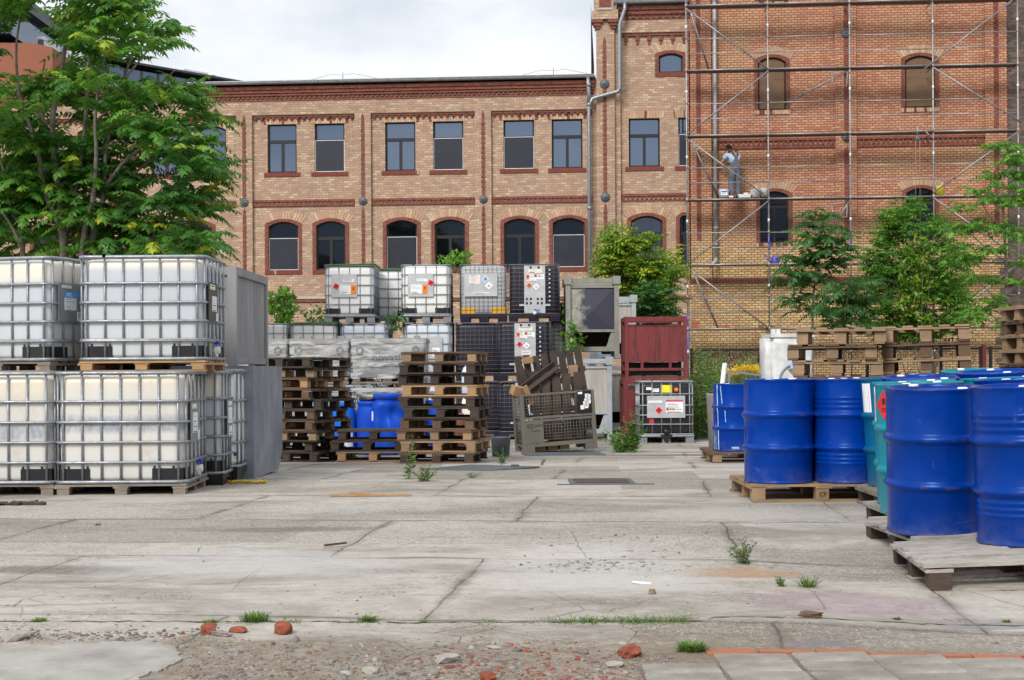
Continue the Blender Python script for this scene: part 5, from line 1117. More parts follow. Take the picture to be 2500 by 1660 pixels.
# ================================================================ wrapped grey boxes
def wrapped(label, loc, W_, D_=1.2, H=.74, rot=0, word=None):
    t = thing('wrapped_box', label, 'box', loc, rot, 'film-wrapped grey boxes')
    m = MB(); m.rings([[Vector((x, y, z)) for x, y in rrect(W_ - i, D_ - i, .04, 2)] for i, z in ((.08, .12), (.04, .2), (.0, H - .1), (.0, H - .05))], smooth=False)
    for z in (.3, .42): m.bb(-W_/2 + .02, W_/2 - .02, -D_/2 - .004, -D_/2 + .05, z, z + .05)
    b = obj('body', m, M['wrap_box'], t)
    m = MB(); m.bb(-W_/2 - .02, W_/2 + .02, -D_/2 - .02, D_/2 + .02, H - .05, H); m.bb(-W_/2 - .03, W_/2 + .03, -D_/2 - .03, -D_/2, H - .07, H - .03)
    for x in (-W_/2 + .12, -W_/2 + .3, W_/2 - .12): m.bb(x - .05, x + .05, -D_/2 - .02, -D_/2 + .1, H, H + .04)
    obj('lid', m, M['wrap_box'], t)
    m = MB()
    for x in (-W_/2 + .14, W_/2 - .14): m = MB(); m.tube([(x + .05 * math.cos(a), -D_/2 - .065, H - .17 + .06 * math.sin(a)) for a in [2 * math.pi * k / 12 for k in range(12)]], .009, 5, closed=True); obj('lifting_ring', m, M['galv'], t)
    m = MB()
    for x in (-W_/2 + .08, 0, W_/2 - .08): m.bb(x - .06, x + .06, -D_/2 + .02, D_/2 - .02, 0, .12)
    m.bb(-W_/2, W_/2, -D_/2 + .01, -D_/2 + .1, .02, .05); obj('pallet_base', m, M['grey_wood'], t)
    m = MB(); rr = random.Random(int(W_ * 1000) + int(loc[0] * 100)); lv = []
    for k in range(12):
        z = .1 + k * (H - .12) / 11; lv.append([Vector((x + rr.uniform(-.008, .008), y + rr.uniform(-.012, .004), z + rr.uniform(-.01, .01))) for x, y in rrect(W_ + .03, D_ + .07, .05, 2)])
    m.rings(lv, cap0=False, cap1=False); obj('film', m, M['film'], t)
    if word: text(word, .15, M['iron'], t, (.02, -D_/2 - .06, H - .30), (math.pi/2, 0, 0), 'lettering', sx=1.25)
    return t
sw_ = 150.0
for u0, u1, lb, wd in ((661, 700, 'film-wrapped grey box cut off by the corrugated container', None), (708, 851, 'crumpled film-wrapped grey box left of the lettered box', None), (860, 1036, 'film-wrapped grey box with the word novatic on its front', 'novatic')):
    W_ = 1.19 if wd else (u1 - u0) / sw_ if u0 > 700 else 1.1
    c = P(u1, 860, sw_); loc = Vector((c.x - W_/2, c.y + .6, .90)); zb = gz(c.x, c.y)
    wrapped(lb, loc, W_, word=wd); wrapped('lower ' + lb.split(' with')[0].split(' cut')[0].split(' left')[0] + {661: ' behind the left pallet stack', 708: ' behind the light blue drum', 860: ' behind the crushed blue drum'}[u0], (loc.x, loc.y, zb), W_, H=.90 - zb - .045)
# ================================================================ plastic drums and canisters between the stacks
def plastic_drum(label, loc, r, h, mat, dent=0.0, cap=True, rot=0.0):
    t = thing('plastic_drum', label, 'drum', loc, rot, 'blue plastic drums')
    pr = [(.001, 0), (r * .86, 0), (r * .93, .03), (r * .96, .06), (r * .97, h * .3), (r * .985, h * .33), (r * .97, h * .36), (r, h * .6), (r * .97, h * .80), (r * .9, h * .88), (r * .86, h * .92), (r * .93, h * .94), (r * .93, h * .99), (r * .88, h), (.001, h)]
    if dent: pr = [(.001, 0), (r * .86, 0), (r * .95, .04)] + [(r * (.97 + .02 * math.sin(i)), h * (.08 + .72 * i / 14)) for i in range(15)] + [(r * .93, h * .84), (r * .84, h * .88), (r * .84, h * .91), (r * .93, h * .92), (r * .93, h * .99), (r * .88, h), (.001, h)]
    m = MB(); m.lathe(pr, 40)
    if dent:
        vs = []
        for x, y, z in m.v:
            a = math.atan2(y, x); f = 1 - dent * math.exp(-((a + 1.2) / .45) ** 2 - ((z - h * .68) / (h * .16)) ** 2) - .6 * dent * math.exp(-((a + 1.9) / .25) ** 2 - ((z - h * .55) / (h * .4)) ** 2); vs.append((x * f, y * f, z))
        m.v = vs
    obj('body', m, M[mat], t)
    if cap: m = MB(); m.lathe([(.001, .035), (.04, .035), (.045, 0)], 14, (r * .45, 0, h)); obj('cap', m, M['black_plastic'], t)
    return t
def gp(u, s, dx=0): p_ = P(u, 1000, s); return Vector((p_.x + dx, p_.y, gz(p_.x, p_.y)))
c = gp(836, 152); t = plastic_drum('light blue plastic drum with a white paper label beside the left pallet stack', c, .22, .84, 'light_blue_plastic', cap=False); wrap_label(t, .219, -75, -35, .14, .36, 'paper', items=[(-70, -40, .25, .3, 2)])
c = gp(908, 152); t = plastic_drum('blue plastic drum with a black cap, left of the crushed drum', c, .25, .86, 'blue_plastic', cap=False)
m = MB(); m.lathe([(.18, .86), (.2, .87), (.2, .92), (.001, .92)], 24); obj('lid_ring', m, M['black_plastic'], t); wrap_label(t, .252, -85, -70, .55, .70, 'paper')
c = gp(951, 153); plastic_drum('big crushed blue plastic drum with a dented shoulder', c, .285, .98, 'blue_plastic', .42, False)
c = gp(1000, 146) ; plastic_drum('blue plastic drum seen beside the rim of the crushed drum', c + Vector((0, .5, 0)), .27, 1.02, 'blue_plastic', 0)
c = gp(1070, 150); plastic_drum('blue plastic drum glimpsed through the tall pallet stack', c + Vector((0, .3, 0)), .25, .86, 'blue_plastic', 0)
c = gp(1150, 150); m = MB(); m.rings([[Vector((x, y, z)) for x, y in rrect(.3 - i, .26 - i, .05, 3)] for i, z in ((.02, 0), (0, .03), (0, .36), (.06, .44), (.2, .47))]); m.lathe([(.001, .05), (.04, .05), (.04, 0)], 12, (.06, 0, .46)); m.tube([(-.1, 0, .42), (-.06, 0, .52), (.02, 0, .52)], .015, 6)
for k, zz in enumerate((0, .5, 1.0)): tag(obj('canister', m, M['bluish_tank_plastic'] if k != 1 else M['paper_cream'], None, None, (c.x, c.y + .1, c.z + zz * .96)), ['whitish plastic canister on the ground behind the tall pallet stack', 'creamy plastic canister, middle of the pile behind the tall pallet stack', 'whitish plastic canister on top of the pile behind the tall pallet stack'][k], 'canister', 'stacked canisters behind the pallets')
plain('rust_red', (0.22,0.08,0.045), 0.7); c = gp(1100, 152); m = MB(); m.lathe([(.001, 0), (.24, 0), (.24, .6), (.2, .66), (.001, .67)], 28); tag(obj('rusty_keg', m, M['rust_red'], None, None, c), 'rust red keg glimpsed through the tall pallet stack', 'keg')
c = gp(1222, 160); m = MB(); m.lathe([(.001, 0), (.13, 0), (.15, .28), (.16, .3), (.14, .3), (.12, .03), (.001, .03)], 24); tag(obj('grey_bucket', m, M['iron'], None, None, c), 'dark grey bucket on the ground between the tall stack and the mesh box', 'bucket')
# ================================================================ frame crates
def frame_crate(label, loc, W_, D_, H, fm, panel, rot=0.0, pyramid=False, group='steel frame crates'):
    t = thing('frame_crate', label, 'crate', loc, rot, group); m = MB(); p = .095
    for x in (-1, 1):
        for y in (-1, 1): m.bb(x * W_/2 - (p if x > 0 else 0), x * W_/2 + (0 if x > 0 else p), y * D_/2 - (p if y > 0 else 0), y * D_/2 + (0 if y > 0 else p), 0, H); m.bb(x * (W_/2 - p/2) - .075, x * (W_/2 - p/2) + .075, y * (D_/2 - p/2) - .075, y * (D_/2 - p/2) + .075, H - .13, H + .03)
    for z in (H - .1, .12):
        for y in (-D_/2 + .01, D_/2 - .08): m.bb(-W_/2 + p, W_/2 - p, y, y + .07, z, z + .09)
        for x in (-W_/2 + .01, W_/2 - .08): m.bb(x, x + .07, -D_/2 + p, D_/2 - p, z, z + .09)
    for y in (-D_/2 + .03, ): m.bb(-W_/2 + p, W_/2 - p, y, y + .05, H * .31, H * .31 + .05); m.bb(-W_/2 + p, W_/2 - p, y, y + .05, H - .2, H - .16)
    m.bb(W_/2 - .07, W_/2 - .03, -D_/2 + p, D_/2 - p, H * .31, H * .31 + .05)
    m.prism([(-W_/2 + p, .21), (-W_/2 + p + .16, .21), (-W_/2 + p + .06, H * .31), (-W_/2 + p, H * .31)], -D_/2 + .05, -D_/2 + .08); m.prism([(W_/2 - p - .16, .21), (W_/2 - p, .21), (W_/2 - p, H * .31), (W_/2 - p - .06, H * .31)], -D_/2 + .05, -D_/2 + .08)
    obj('frame', m, M[fm], t)
    m = MB(); z0, z1 = H * .31 + .05, H - .2; x0, x1, y = -W_/2 + p, W_/2 - p, -D_/2 + .06
    if pyramid:
        a = [(x0, y, z0), (x1, y, z0), (x1, y, z1), (x0, y, z1), ((x0+x1)/2, y - .05, (z0+z1)/2 - .05), (x0, y+.02, z0), (x1, y+.02, z0), (x1, y+.02, z1), (x0, y+.02, z1)]; m.add(a, [(0,1,4),(1,2,4),(2,3,4),(3,0,4),(8,7,6,5),(0,5,6,1),(1,6,7,2),(2,7,8,3),(3,8,5,0)])
    else: m.bb(x0, x1, y, y + .02, z0, z1)
    obj('front_panel', m, M[panel], t); m = MB(); m.bb(x0 - .02, x1 + .02, D_/2 - .12, D_/2 - .09, .15, z0); m.bb(x0 - .02, x0, -D_/2 + .12, D_/2 - .12, .22, z0); m.bb(x1, x1 + .02, -D_/2 + .12, D_/2 - .12, .22, z0); obj('shade_sheet', m, M['dark_wood'], t)  # dark sheets added below the front panel stand in for the shade inside
    m = MB(); m.bb(x1 + .03, x1 + .05, -D_/2 + p, D_/2 - p, z0, z1); m.bb(x0 - .05, x0 - .03, -D_/2 + p, D_/2 - p, z0, z1); m.bb(x0, x1, D_/2 - .08, D_/2 - .06, z0, z1); m.bb(x0, x1, -D_/2 + .09, D_/2 - .09, z0 - .03, z0); obj('side_panel', m, M['ply'], t)
    m = MB(); m.bb(-W_/2 + p, W_/2 - p, -D_/2 + p, D_/2 - p, z1 - .02, z1); obj('top_panel', m, M['ply'], t)
    return t
cz = gz(0, 27.9)
q = P(1508, 800, 123); frame_crate('weathered steel frame crate with a peeling dark front panel stacked on the plywood crate', (q.x - .5, q.y + .5, cz + 1.62), 1.06, 1.05, 1.56, 'weathered_frame_paint', 'peel', 0.0, True)
q = P(1494, 1000, 124); frame_crate('steel frame crate with bleached plywood front on the ground behind the mesh box', (q.x - .58, q.y + .5, cz), 1.16, 1.1, 1.6, 'galvanised_frame', 'ply', 0.0)
q = P(1553, 800, 112); frame_crate('galvanised frame crate peeking out behind the peeling dark crate', (q.x - .5, q.y + .5, cz + 1.5), 1.0, 1.0, 1.45, 'galvanised_frame', 'ply', 0.0); frame_crate('galvanised frame crate on the ground behind the red bins', (q.x - .5, q.y + .5, cz), 1.0, 1.0, 1.46, 'galvanised_frame', 'ply', 0.0)
# ================================================================ red bins
def red_bin(label, loc, rot=0.0, W_=1.2, D_=1.0, H=1.18):
    t = thing('red_bin', label, 'bin', loc, rot, 'red steel bins'); m = MB(); p = .07
    for x in (-W_/2, W_/2 - p):
        for y in (-D_/2, D_/2 - p): m.bb(x, x + p, y, y + p, 0, H)
    for z, hh in ((H - .085, .083), (.16, .05), (.0, .05)):
        m.bb(-W_/2 + p, W_/2 - p, -D_/2 + .005, -D_/2 + .055, z, z + hh); m.bb(-W_/2 + p, W_/2 - p, D_/2 - .055, D_/2 - .005, z, z + hh); m.bb(-W_/2 + .005, -W_/2 + .055, -D_/2 + p, D_/2 - p, z, z + hh); m.bb(W_/2 - .055, W_/2 - .005, -D_/2 + p, D_/2 - p, z, z + hh)
    for x in (-.27, .27): m.bb(x - .025, x + .025, -D_/2 + .01, -D_/2 + .05, .21, .33)
    obj('frame', m, M['red_bin_paint'], t)
    m = MB(); m.bb(-W_/2 + .03, W_/2 - .03, -D_/2 + .03, D_/2 - .03, .33, .36)
    for a, b, c_, d_ in ((-W_/2 + p, W_/2 - p, -D_/2 + .015, -D_/2 + .03), (-W_/2 + p, W_/2 - p, D_/2 - .03, D_/2 - .015), (-W_/2 + .015, -W_/2 + .03, -D_/2 + p, D_/2 - p), (W_/2 - .03, W_/2 - .015, -D_/2 + p, D_/2 - p)): m.bb(a, b, c_, d_, .33, H - .17)
    for y in (-D_/2 + .005,): m.bb(-W_/2 + p, W_/2 - p, y, y + .03, H - .185, H - .17)
    obj('tub', m, M['red_bin_paint'], t)
    m = MB(); rr = random.Random(4)
    for k in range(7): x = rr.uniform(-.35, .35); m.bar((x - .2, rr.uniform(-.4, .3), H - .18 + rr.uniform(0, .05)), (x + .25, rr.uniform(-.4, .3), H - .14 + rr.uniform(0, .03)), .09, .02)
    obj('scrap_wood', m, M['dark_wood'], t); m = MB(); m.bb(-W_/2 + .08, W_/2 - .08, -D_/2 + .3, D_/2 - .1, .06, .32); obj('shade_block', m, M['ink'], t); return t  # black block added under the tub stands in for the shade in the gap
q = P(1526, 900, 127); red_bin('streaked dark red steel bin on top, above the lone black tank', (q.x + .6, q.y + .5, gz(2, 27) + 1.19)); red_bin('lower dark red steel bin partly hidden by the lone black tank', (q.x + .57, q.y + .45, gz(2, 27)), .01)
# ================================================================ wrapped machine with a fan, behind the drums
q = P(1934, 860, 172); t = thing('wrapped_machine', 'white film-wrapped machine with a round fan behind the blue drums', 'machine', (q.x, q.y + .35, gz(q.x, q.y)), .03); H = EYE - (-94 + 4) / 172 - gz(q.x, q.y)
m = MB(); lv = []; rr = random.Random(8)
for k in range(16): lv.append([Vector((x + rr.uniform(-.012, .012), y + rr.uniform(-.01, .01), .1 + k * (H - .16) / 15)) for x, y in rrect(.58, .6, .05, 3)])
m.rings(lv); m.bb(-.31, .31, -.33, .33, H - .09, H - .04)
for x in (-.2, -.26, .26): m.bb(x - .035, x + .035, -.3, -.22, H - .04, H + .03)
m.rings([[Vector((x - .32, y - .05, z)) for x, y in rrect(.12, .4, .04, 2)] for z in (.1, .5, .9, H - .35, H - .1)])
obj('housing', m, M['film_white'], t)
m = MB(); m.lathe([(.001, .02), (.19, .02), (.20, 0), (.235, -.015), (.235, .03)], 32, (.04, -.315, H - .68), 0, 'Y'); obj('fan_opening', m, M['plate'], t)
m = MB(); m.lathe([(.001, -.03), (.03, -.028), (.045, -.01), (.06, .0)], 20, (.04, -.32, H - .68), 0, 'Y')
for k in range(5): a = k * 1.2566 + .7; m.add([(.04 + .05 * math.cos(a), -.318, H - .68 + .05 * math.sin(a)), (.04 + .18 * math.cos(a + .25), -.312, H - .68 + .18 * math.sin(a + .25)), (.04 + .18 * math.cos(a - .1), -.326, H - .68 + .18 * math.sin(a - .1))], [(0,1,2)])
obj('fan', m, M['galv'], t)
m = MB(); m.bb(-.03, .24, -.325, -.318, H - .52, H - .38); pl = obj('label', m, M['lab_sky'], t); m = MB(); m.bb(.02, .2, -.329, -.3255, H - .43, H - .40); m.bb(0, .2, -.329, -.3255, H - .465, H - .455); m.bb(0, .17, -.329, -.3255, H - .49, H - .48); obj('label_print', m, M['blue_handle'], pl)
m = MB(); m.bb(-.3, .3, -.3, .3, 0, .1); obj('plinth', m, M['grey_wood'], t)
# ================================================================ mesh box full of broken pallets
q = P(1278, 1105, 150); MBX = Matrix.Translation((q.x, q.y, gz(q.x, q.y) - .02)) @ Euler((0, math.radians(-3.6), math.radians(9))).to_matrix().to_4x4()
t = thing('mesh_box', 'rusty grey wire mesh pallet box leaning to the left and heaped with broken pallets', 'mesh box'); t.matrix_world = MBX; t.location = MBX.to_translation(); t.rotation_euler = MBX.to_euler()
W_, D_, H = 1.24, .835, .97; m = MB(); p = .065
for x in (0, W_ - p):
    for y in (0, D_ - p): m.bb(x, x + p, y, y + p, .1, H)
    
for x, y in ((0, 0), (W_ - .2, 0), (0, D_ - .2), (W_ - .2, D_ - .2)): m.bb(x + .002, x + .198, y + .002, y + .198, 0, .1)
for z in (.1, .555, H - .035):
    m.bb(p, W_ - p, .01, .045, z, z + (.06 if z < .2 else .035)); m.bb(p, W_ - p, D_ - .045, D_ - .01, z, z + .035); m.bb(.01, .045, p, D_ - p, z, z + .035); m.bb(W_ - .045, W_ - .01, p, D_ - p, z, z + .035)
m.bb(p, W_ - p, .008, .04, .505, .54); m.bb(.06, .18 + .18, .004, .02, .161, .504); m.bb(.02, W_ - .02, .02, D_ - .02, .1, .115)
obj('frame', m, M['grey_box_paint'], t)
m = MB()
for z0, z1, x0 in ((.16, .50, .36), (.59, H - .04, p)):
    n = int((W_ - p - x0) / .05)
    for k in range(n + 1): x = x0 + k * (W_ - p - x0) / n; m.tube([(x, .025, z0), (x, .025, z1)], .0042, 4)
    for k in range(8): z = z0 + k * (z1 - z0) / 7; m.tube([(x0, .028, z), (W_ - p, .028, z)], .0042, 4)
for xx in (.027, W_ - .027):
    for k in range(15): y = p + k * (D_ - 2 * p) / 14; m.tube([(xx, y, .13), (xx, y, H - .04)], .0042, 4)
    for k in range(16): z = .14 + k * (H - .2) / 15; m.tube([(xx, p, z), (xx, D_ - p, z)], .0042, 4)
for k in range(24): x = p + k * (W_ - 2 * p) / 23; m.tube([(x, D_ - .027, .13), (x, D_ - .027, H - .04)], .0042, 4)
obj('wire_mesh', m, M['grey_box_paint'], t)
m = MB(); m.bb(W_ - .28, W_ - .05, -.004, .008, .60, H - .01); b = obj('document_board', m, M['black_plastic'], t)
m = MB(); rr = random.Random(2)
for k in range(9): x = W_ - .25 + rr.uniform(0, .13); z = .64 + rr.uniform(0, .2); m.bb(x, x + .06, -.007, -.0045, z, z + .07)
obj('torn_paper', m, M['paper'], b); m = MB(); m.bb(W_ - .27, W_ - .2, -.007, -.0045, H - .06, H - .025); obj('torn_paper', m, M['paper'], b)
m = MB(); m.tube([(.145 + .062 * math.cos(a), .0015, .44 + .038 * math.sin(a)) for a in [2 * math.pi * k / 20 for k in range(20)]], .0035, 5, closed=True); obj('emblem_ring', m, M['ink'], t)
text('EUR', .045, M['ink'], t, (.145, .0015, .44), (math.pi/2, 0, 0), 'lettering'); text('DETM', .055, M['ink'], t, (.285, .0015, .44), (math.pi/2, 0, 0), 'lettering', sx=.95)
text('+ 152-67751', .04, M['ink'], t, (.21, .0015, .36), (math.pi/2, 0, 0), 'lettering')
for k, s_ in enumerate(('Eigengewicht  85', 'Tragkraft 1000', 'Auflast  4400', 'Inhalt 0,75')): text(s_, .027, M['print'], t, (.075, .0015, .305 - k * .036), (math.pi/2, 0, 0), 'lettering', 'LEFT')
def in_box(name, label, cat, parts, loc, rot, group='broken wood heaped in the mesh box'):
    r_ = thing(name, label, cat, (0, 0, 0), 0, group); mt = MBX @ Matrix.Translation(loc) @ Euler(rot).to_matrix().to_4x4(); r_.location = mt.to_translation(); r_.rotation_euler = mt.to_euler()
    for nm, mb_, ma in parts: obj(nm, mb_, M[ma], r_)
    return r_
def broken_pallet(nb, L, H_, seed, gap=.04, wd=.115, rails=(.25, .7), th=.022):
    rr = random.Random(seed); a = MB(); b = MB(); x = -L / 2
    for k in range(nb):
        a.box((x + wd/2, 0, H_/2 + rr.uniform(-.02, .02)), (wd, th, H_ + rr.uniform(-.04, .04)), (0, rr.uniform(-.02, .02), 0)); x += wd + gap * rr.uniform(.7, 1.3)
    for z in rails: b.box((0, .045, z), (L, .06, .09))
    return [('slat', a, None), ('rail', b, None)]
def bp(label, mat, mat2, loc, rot, *a, **k):
    pp = broken_pallet(*a, **k); in_box('broken_pallet', label, 'broken pallet', [(pp[0][0], pp[0][1], mat), (pp[1][0], pp[1][1], mat2)], loc, rot)
bp('dark broken pallet standing upright at the back of the mesh box', 'dark_wood', 'dark_wood', (.72, .62, .66), (-.08, -.07, -.02), 8, 1.18, .98, 1, .035, .115, (.2, .62))
bp('grey brown broken pallet leaning at the front inside the mesh box', 'dark_wood', 'dark_wood', (.62, .20, .18), (-.10, .06, 0), 5, .82, 1.10, 2, .045, .135, (.15, .52, .98))
m = MB(); m.box((0, 0, 0), (.75, .1, .022)); m.box((0, .14, 0), (.75, .1, .022)); m.box((0, .07, .06), (.75, .022, .1)); m.box((-.33, .07, -.03), (.09, .3, .03)); m.box((.33, .07, -.03), (.09, .3, .03))
in_box('broken_pallet', 'dark broken pallet frame lying slanted across the heap in the mesh box', 'broken pallet', [('boards', m, 'dark_wood')], (.40, .25, 1.17), (.55, -.55, .1))
m = MB(); m.box((0, 0, 0), (.11, .022, .42)); m.box((.0, .05, -.17), (.16, .1, .09)); in_box('loose_board', 'dark board with a wood block sticking out at the left of the heap', 'board', [('boards', m, 'dark_wood')], (.16, .55, 1.30), (0, -.30, .1))
for lb, d_, ma, loc, rot in (('fresh sawn wood block hanging over the left rim of the mesh box', (.22, .14, .15), 'fresh_wood', (.0, .12, 1.03), (.3, .25, .4)), ('short orange tan plank poking through the front of the heap', (.09, .022, .34), 'fresh_wood', (.16, .08, .95), (.2, -.45, .2)), ('small wood block on top of the upright dark pallet', (.15, .1, .1), 'fresh_wood', (.28, .6, 1.52), (0, -.1, .3)), ('fresh plank lying under the slanted dark frame', (.6, .1, .022), 'fresh_wood', (.42, .42, 1.22), (.2, -.6, .3)), ('thin tan lath across the top right of the heap', (.6, .06, .022), 'tan_wood', (.75, .45, 1.24), (.1, .14, -.1)), ('tan post with a wood block at the right of the heap', (.07, .022, .85), 'tan_wood', (1.08, .6, .95), (0, .03, 0))):
    m = MB(); m.box((0, 0, 0), d_)
    if 'post' in lb: m.box((-.06, -.01, .34), (.15, .1, .19)); 
    o = in_box('wood_block' if 'block' in lb else 'loose_board', lb, 'block' if 'block' in lb else 'board', [], loc, rot); obj('piece', m, M[ma], o)
m = MB()
for k in range(16): x = R.uniform(.1, 1.1); y = R.uniform(.15, .7); m.box((x, y, R.uniform(.16, .45)), (R.uniform(.2, .6), .1, .022), (R.uniform(-.6, .6), R.uniform(-.9, .9), R.uniform(-1, 1)))
tag(obj('broken_boards', m, M['dark_wood'], None), 'tangle of dark broken boards in the lower half of the mesh box', 'boards', None, 'stuff').matrix_world = MBX
m = MB()
for k in range(3): m.box((.32 + .2 * k, .3, .05), (.16, .3, .075))
o = tag(obj('wood_offcuts', m, M['tan_wood'], None), 'tan wood blocks pushed under the mesh box', 'blocks'); o.matrix_world = MBX
# ================================================================ fences
def fence(u0, v, u1, s0_, s1_, H, label, posts, vines=0):
    a, b = G(u0, s0_), G(u1, s1_); d = b - a; L = Vector((d.x, d.y, 0)).length; an = math.atan2(d.y, d.x)
    t = thing('mesh_fence', label, 'fence', a, an); m = MB(); n = int(L / .062)
    for k in range(n + 1): m.tube([(k * L / n, 0, .05), (k * L / n, 0, H)], .0045, 4, caps=False)
    for k in range(int(H / .062)): m.tube([(0, .006, .08 + k * .062), (L, .006, .08 + k * .062)], .0045, 4, caps=False)
    obj('wire_mesh', m, M['iron'], t)
    for f in posts:
        m = MB(); m.bb(f * L - .035, f * L + .035, -.03, .03, -.1, H + .06); obj('post', m, M['window_frame'], t)
    m = MB(); m.bb(0, L, -.02, .02, H - .02, H + .03); obj('top_rail', m, M['window_frame'], t); return t, a, an, L
FN = fence(1690, 900, 2470, 92, 92, 1.62 + .25, 'dark wire mesh fence overgrown with dry vines before the yellow brick', (0, .21, .255, .33, .55, .78, .905, .935, 1.0))
q = P(2402, 860, 96); m = MB(); m.bb(-.05, .05, -.05, .05, 0, 1.95); tag(obj('red_post', m, M['red_bin_paint'], None, None, (q.x, q.y, -.25)), 'dark red steel post standing before the fence right of the stacks', 'post')
# ================================================================ flat things on the yard
q = GV(1165, 1133); m = MB(); m.add([(-.68, -.1, 0), (.1, -.5, 0), (.75, .1, 0), (-.1, .6, .0), (-.68, -.1, .008), (.1, -.5, .012), (.75, .1, .02), (-.1, .6, .012)], [(3,2,1,0),(4,5,6,7),(0,1,5,4),(1,2,6,5),(2,3,7,6),(3,0,4,7)]); m.box((.45, .05, .03), (.1, .08, .03))
tag(obj('steel_plate', m, M['iron'], None, None, q + Vector((0, 0, .004))), 'dark grey steel plate lying on the concrete before the tall pallet stack', 'plate')
q = P(1376, 1108, 156); m = MB(); m.bb(-.62, .62, -.35, .45, 0, .015); tag(obj('steel_plate', m, M['iron'], None, None, (q.x, q.y, gz(q.x, q.y) + .004), (0, 0, .1)), 'grey steel plate lying in front of the leaning mesh box', 'plate')
q = GV(905, 1211); m = MB(); m.bar((-.36, 0, .012), (.36, .01, .010), .05, .016); m.bar((-.2, .03, .035), (.0, .03, .02), .04, .012); tag(obj('plank', m, M['fresh_wood'], None, None, q), 'splintered fresh plank lying on the open concrete', 'plank')
q = GV(818, 1333); m = MB(); m.bar((-.07, 0, .008), (.07, .03, .02), .012); tag(obj('stick', m, M['dark_wood'], None, None, q), 'short dark stick on the middle of the yard', 'stick')
q = GV(603, 1179); m = MB(); rr = random.Random(6)
pts = [(-.2 + .4 * k / 12, rr.uniform(-.03, .03), .012 + rr.uniform(0, .02)) for k in range(13)]; m.tube(pts, .016, 6); m.tube([(x * .8 + .02, y + .03, z) for x, y, z in pts], .012, 6)
plain('strap_yellow', (0.50,0.34,0.03), 0.7, 0, .3, 30); tag(obj('strap', m, M['strap_yellow'], None, None, q), 'yellow lashing strap lying on the ground before the grey steel box', 'strap')
q = GV(58, 1231); m = MB(); 
for k in range(30): m.box((rr.uniform(-.2, .2), rr.uniform(-.05, .05), rr.uniform(.0, .02)), (rr.uniform(.03, .1), .04, .02), (rr.uniform(-.3,.3), rr.uniform(-.3,.3), rr.uniform(-1.5, 1.5)))
tag(obj('bark_scraps', m, M['bark_dark'], None, None, q), 'strip of brown bark scraps on the concrete before the lower left tanks', 'bark')
q = GV(1467, 1174); t = thing('manhole', 'square iron drain cover set in the concrete behind the open yard', 'drain cover', (q.x, q.y, q.z + .002)); m = MB(); m.bb(-.32, .32, -.32, .32, 0, .01); obj('rim', m, M['iron'], t); m = MB(); m.bb(-.27, .27, -.27, .27, .01, .014); obj('cover', m, M['dark_wood'], t); m = MB(); m.bb(-.45, .5, -.40, -.33, .0, .008); obj('patch', m, M['iron'], t)
q = GV(1568, 1424); m = MB(); m.bb(-.05, .05, -.02, .02, .003, .008); tag(obj('tile_shard', m, M['paper'], None, None, q, (.05, .1, .2)), 'small flat white shard on the open concrete', 'shard')
# ================================================================ the yard
m = NT('yard_concrete', 0.9); pos = m.co(); x, y, z = m.sep(pos)
wob = m.noise(1.1, 4, 0.6, out='Color'); wv = m.n('ShaderNodeVectorMath', operation='MULTIPLY_ADD'); m.l(wob, wv.inputs[0]); wv.inputs[1].default_value = (.14, .14, 0); m.l(pos, wv.inputs[2])
rotv = m.n('ShaderNodeMapping'); rotv.inputs['Rotation'].default_value = (0, 0, .10); rotv.inputs['Location'].default_value = (.95, -.12, 0); m.l(wv.outputs[0], rotv.inputs[0])
b = m.n('ShaderNodeTexBrick'); b.offset = .38; b.inputs['Scale'].default_value = 1; b.inputs['Brick Width'].default_value = 2.45; b.inputs['Row Height'].default_value = 2.05; b.inputs['Mortar Size'].default_value = .007; b.inputs['Mortar Smooth'].default_value = .25; b.inputs['Bias'].default_value = 0
b.inputs['Color1'].default_value = (0, 0, 0, 1); b.inputs['Color2'].default_value = (1, 1, 1, 1); m.l(rotv.outputs[0], b.inputs['Vector'])
slab = b.outputs['Color']
c = m.ramp(slab, [(0, (.335, .30, .258)), (.35, (.40, .365, .318)), (.65, (.36, .322, .275)), (1, (.43, .395, .348))])
patch = m.ramp(m.noise(.42, 6, .62, m.co((1, .8, 1))), [(.47, 0.0), (.55, 1.0)]); c = m.mix(m.math('MULTIPLY', patch, .6), c, (.47, .45, .415))
b2 = m.n('ShaderNodeTexBrick'); b2.offset = .27; b2.inputs['Scale'].default_value = 1; b2.inputs['Brick Width'].default_value = 3.1; b2.inputs['Row Height'].default_value = 1.37; b2.inputs['Mortar Size'].default_value = .0; b2.inputs['Color1'].default_value = (0, 0, 0, 1); b2.inputs['Color2'].default_value = (1, 1, 1, 1); rv2 = m.n('ShaderNodeMapping'); rv2.inputs['Rotation'].default_value = (0, 0, .07); rv2.inputs['Location'].default_value = (2.1, .55, 0); m.l(wv.outputs[0], rv2.inputs[0]); m.l(rv2.outputs[0], b2.inputs['Vector'])
pm = m.math('MULTIPLY', m.ramp(b2.outputs['Color'], [(.42, 0.0), (.47, 1.0)]), m.ramp(m.noise(1.6, 6, .68, m.co(loc=(6, 6, 0))), [(.40, .0), (.48, 1.0)])); keep = m.math('SUBTRACT', 1.0, m.math('MULTIPLY', pm, .8)); c = m.mix(m.math('MULTIPLY', pm, .75), c, (.45, .425, .39)); c = m.mix(m.ramp(b2.outputs['Color'], [(.22, .55), (.26, 0.0)]), c, (.235, .208, .178))
dirt = m.ramp(m.noise(.75, 7, .68, m.co((.7, 1.3, 1), loc=(4, 2, 0)), .4), [(.47, 0.0), (.64, .75)]); c = m.mix(dirt, c, (.165, .14, .115))
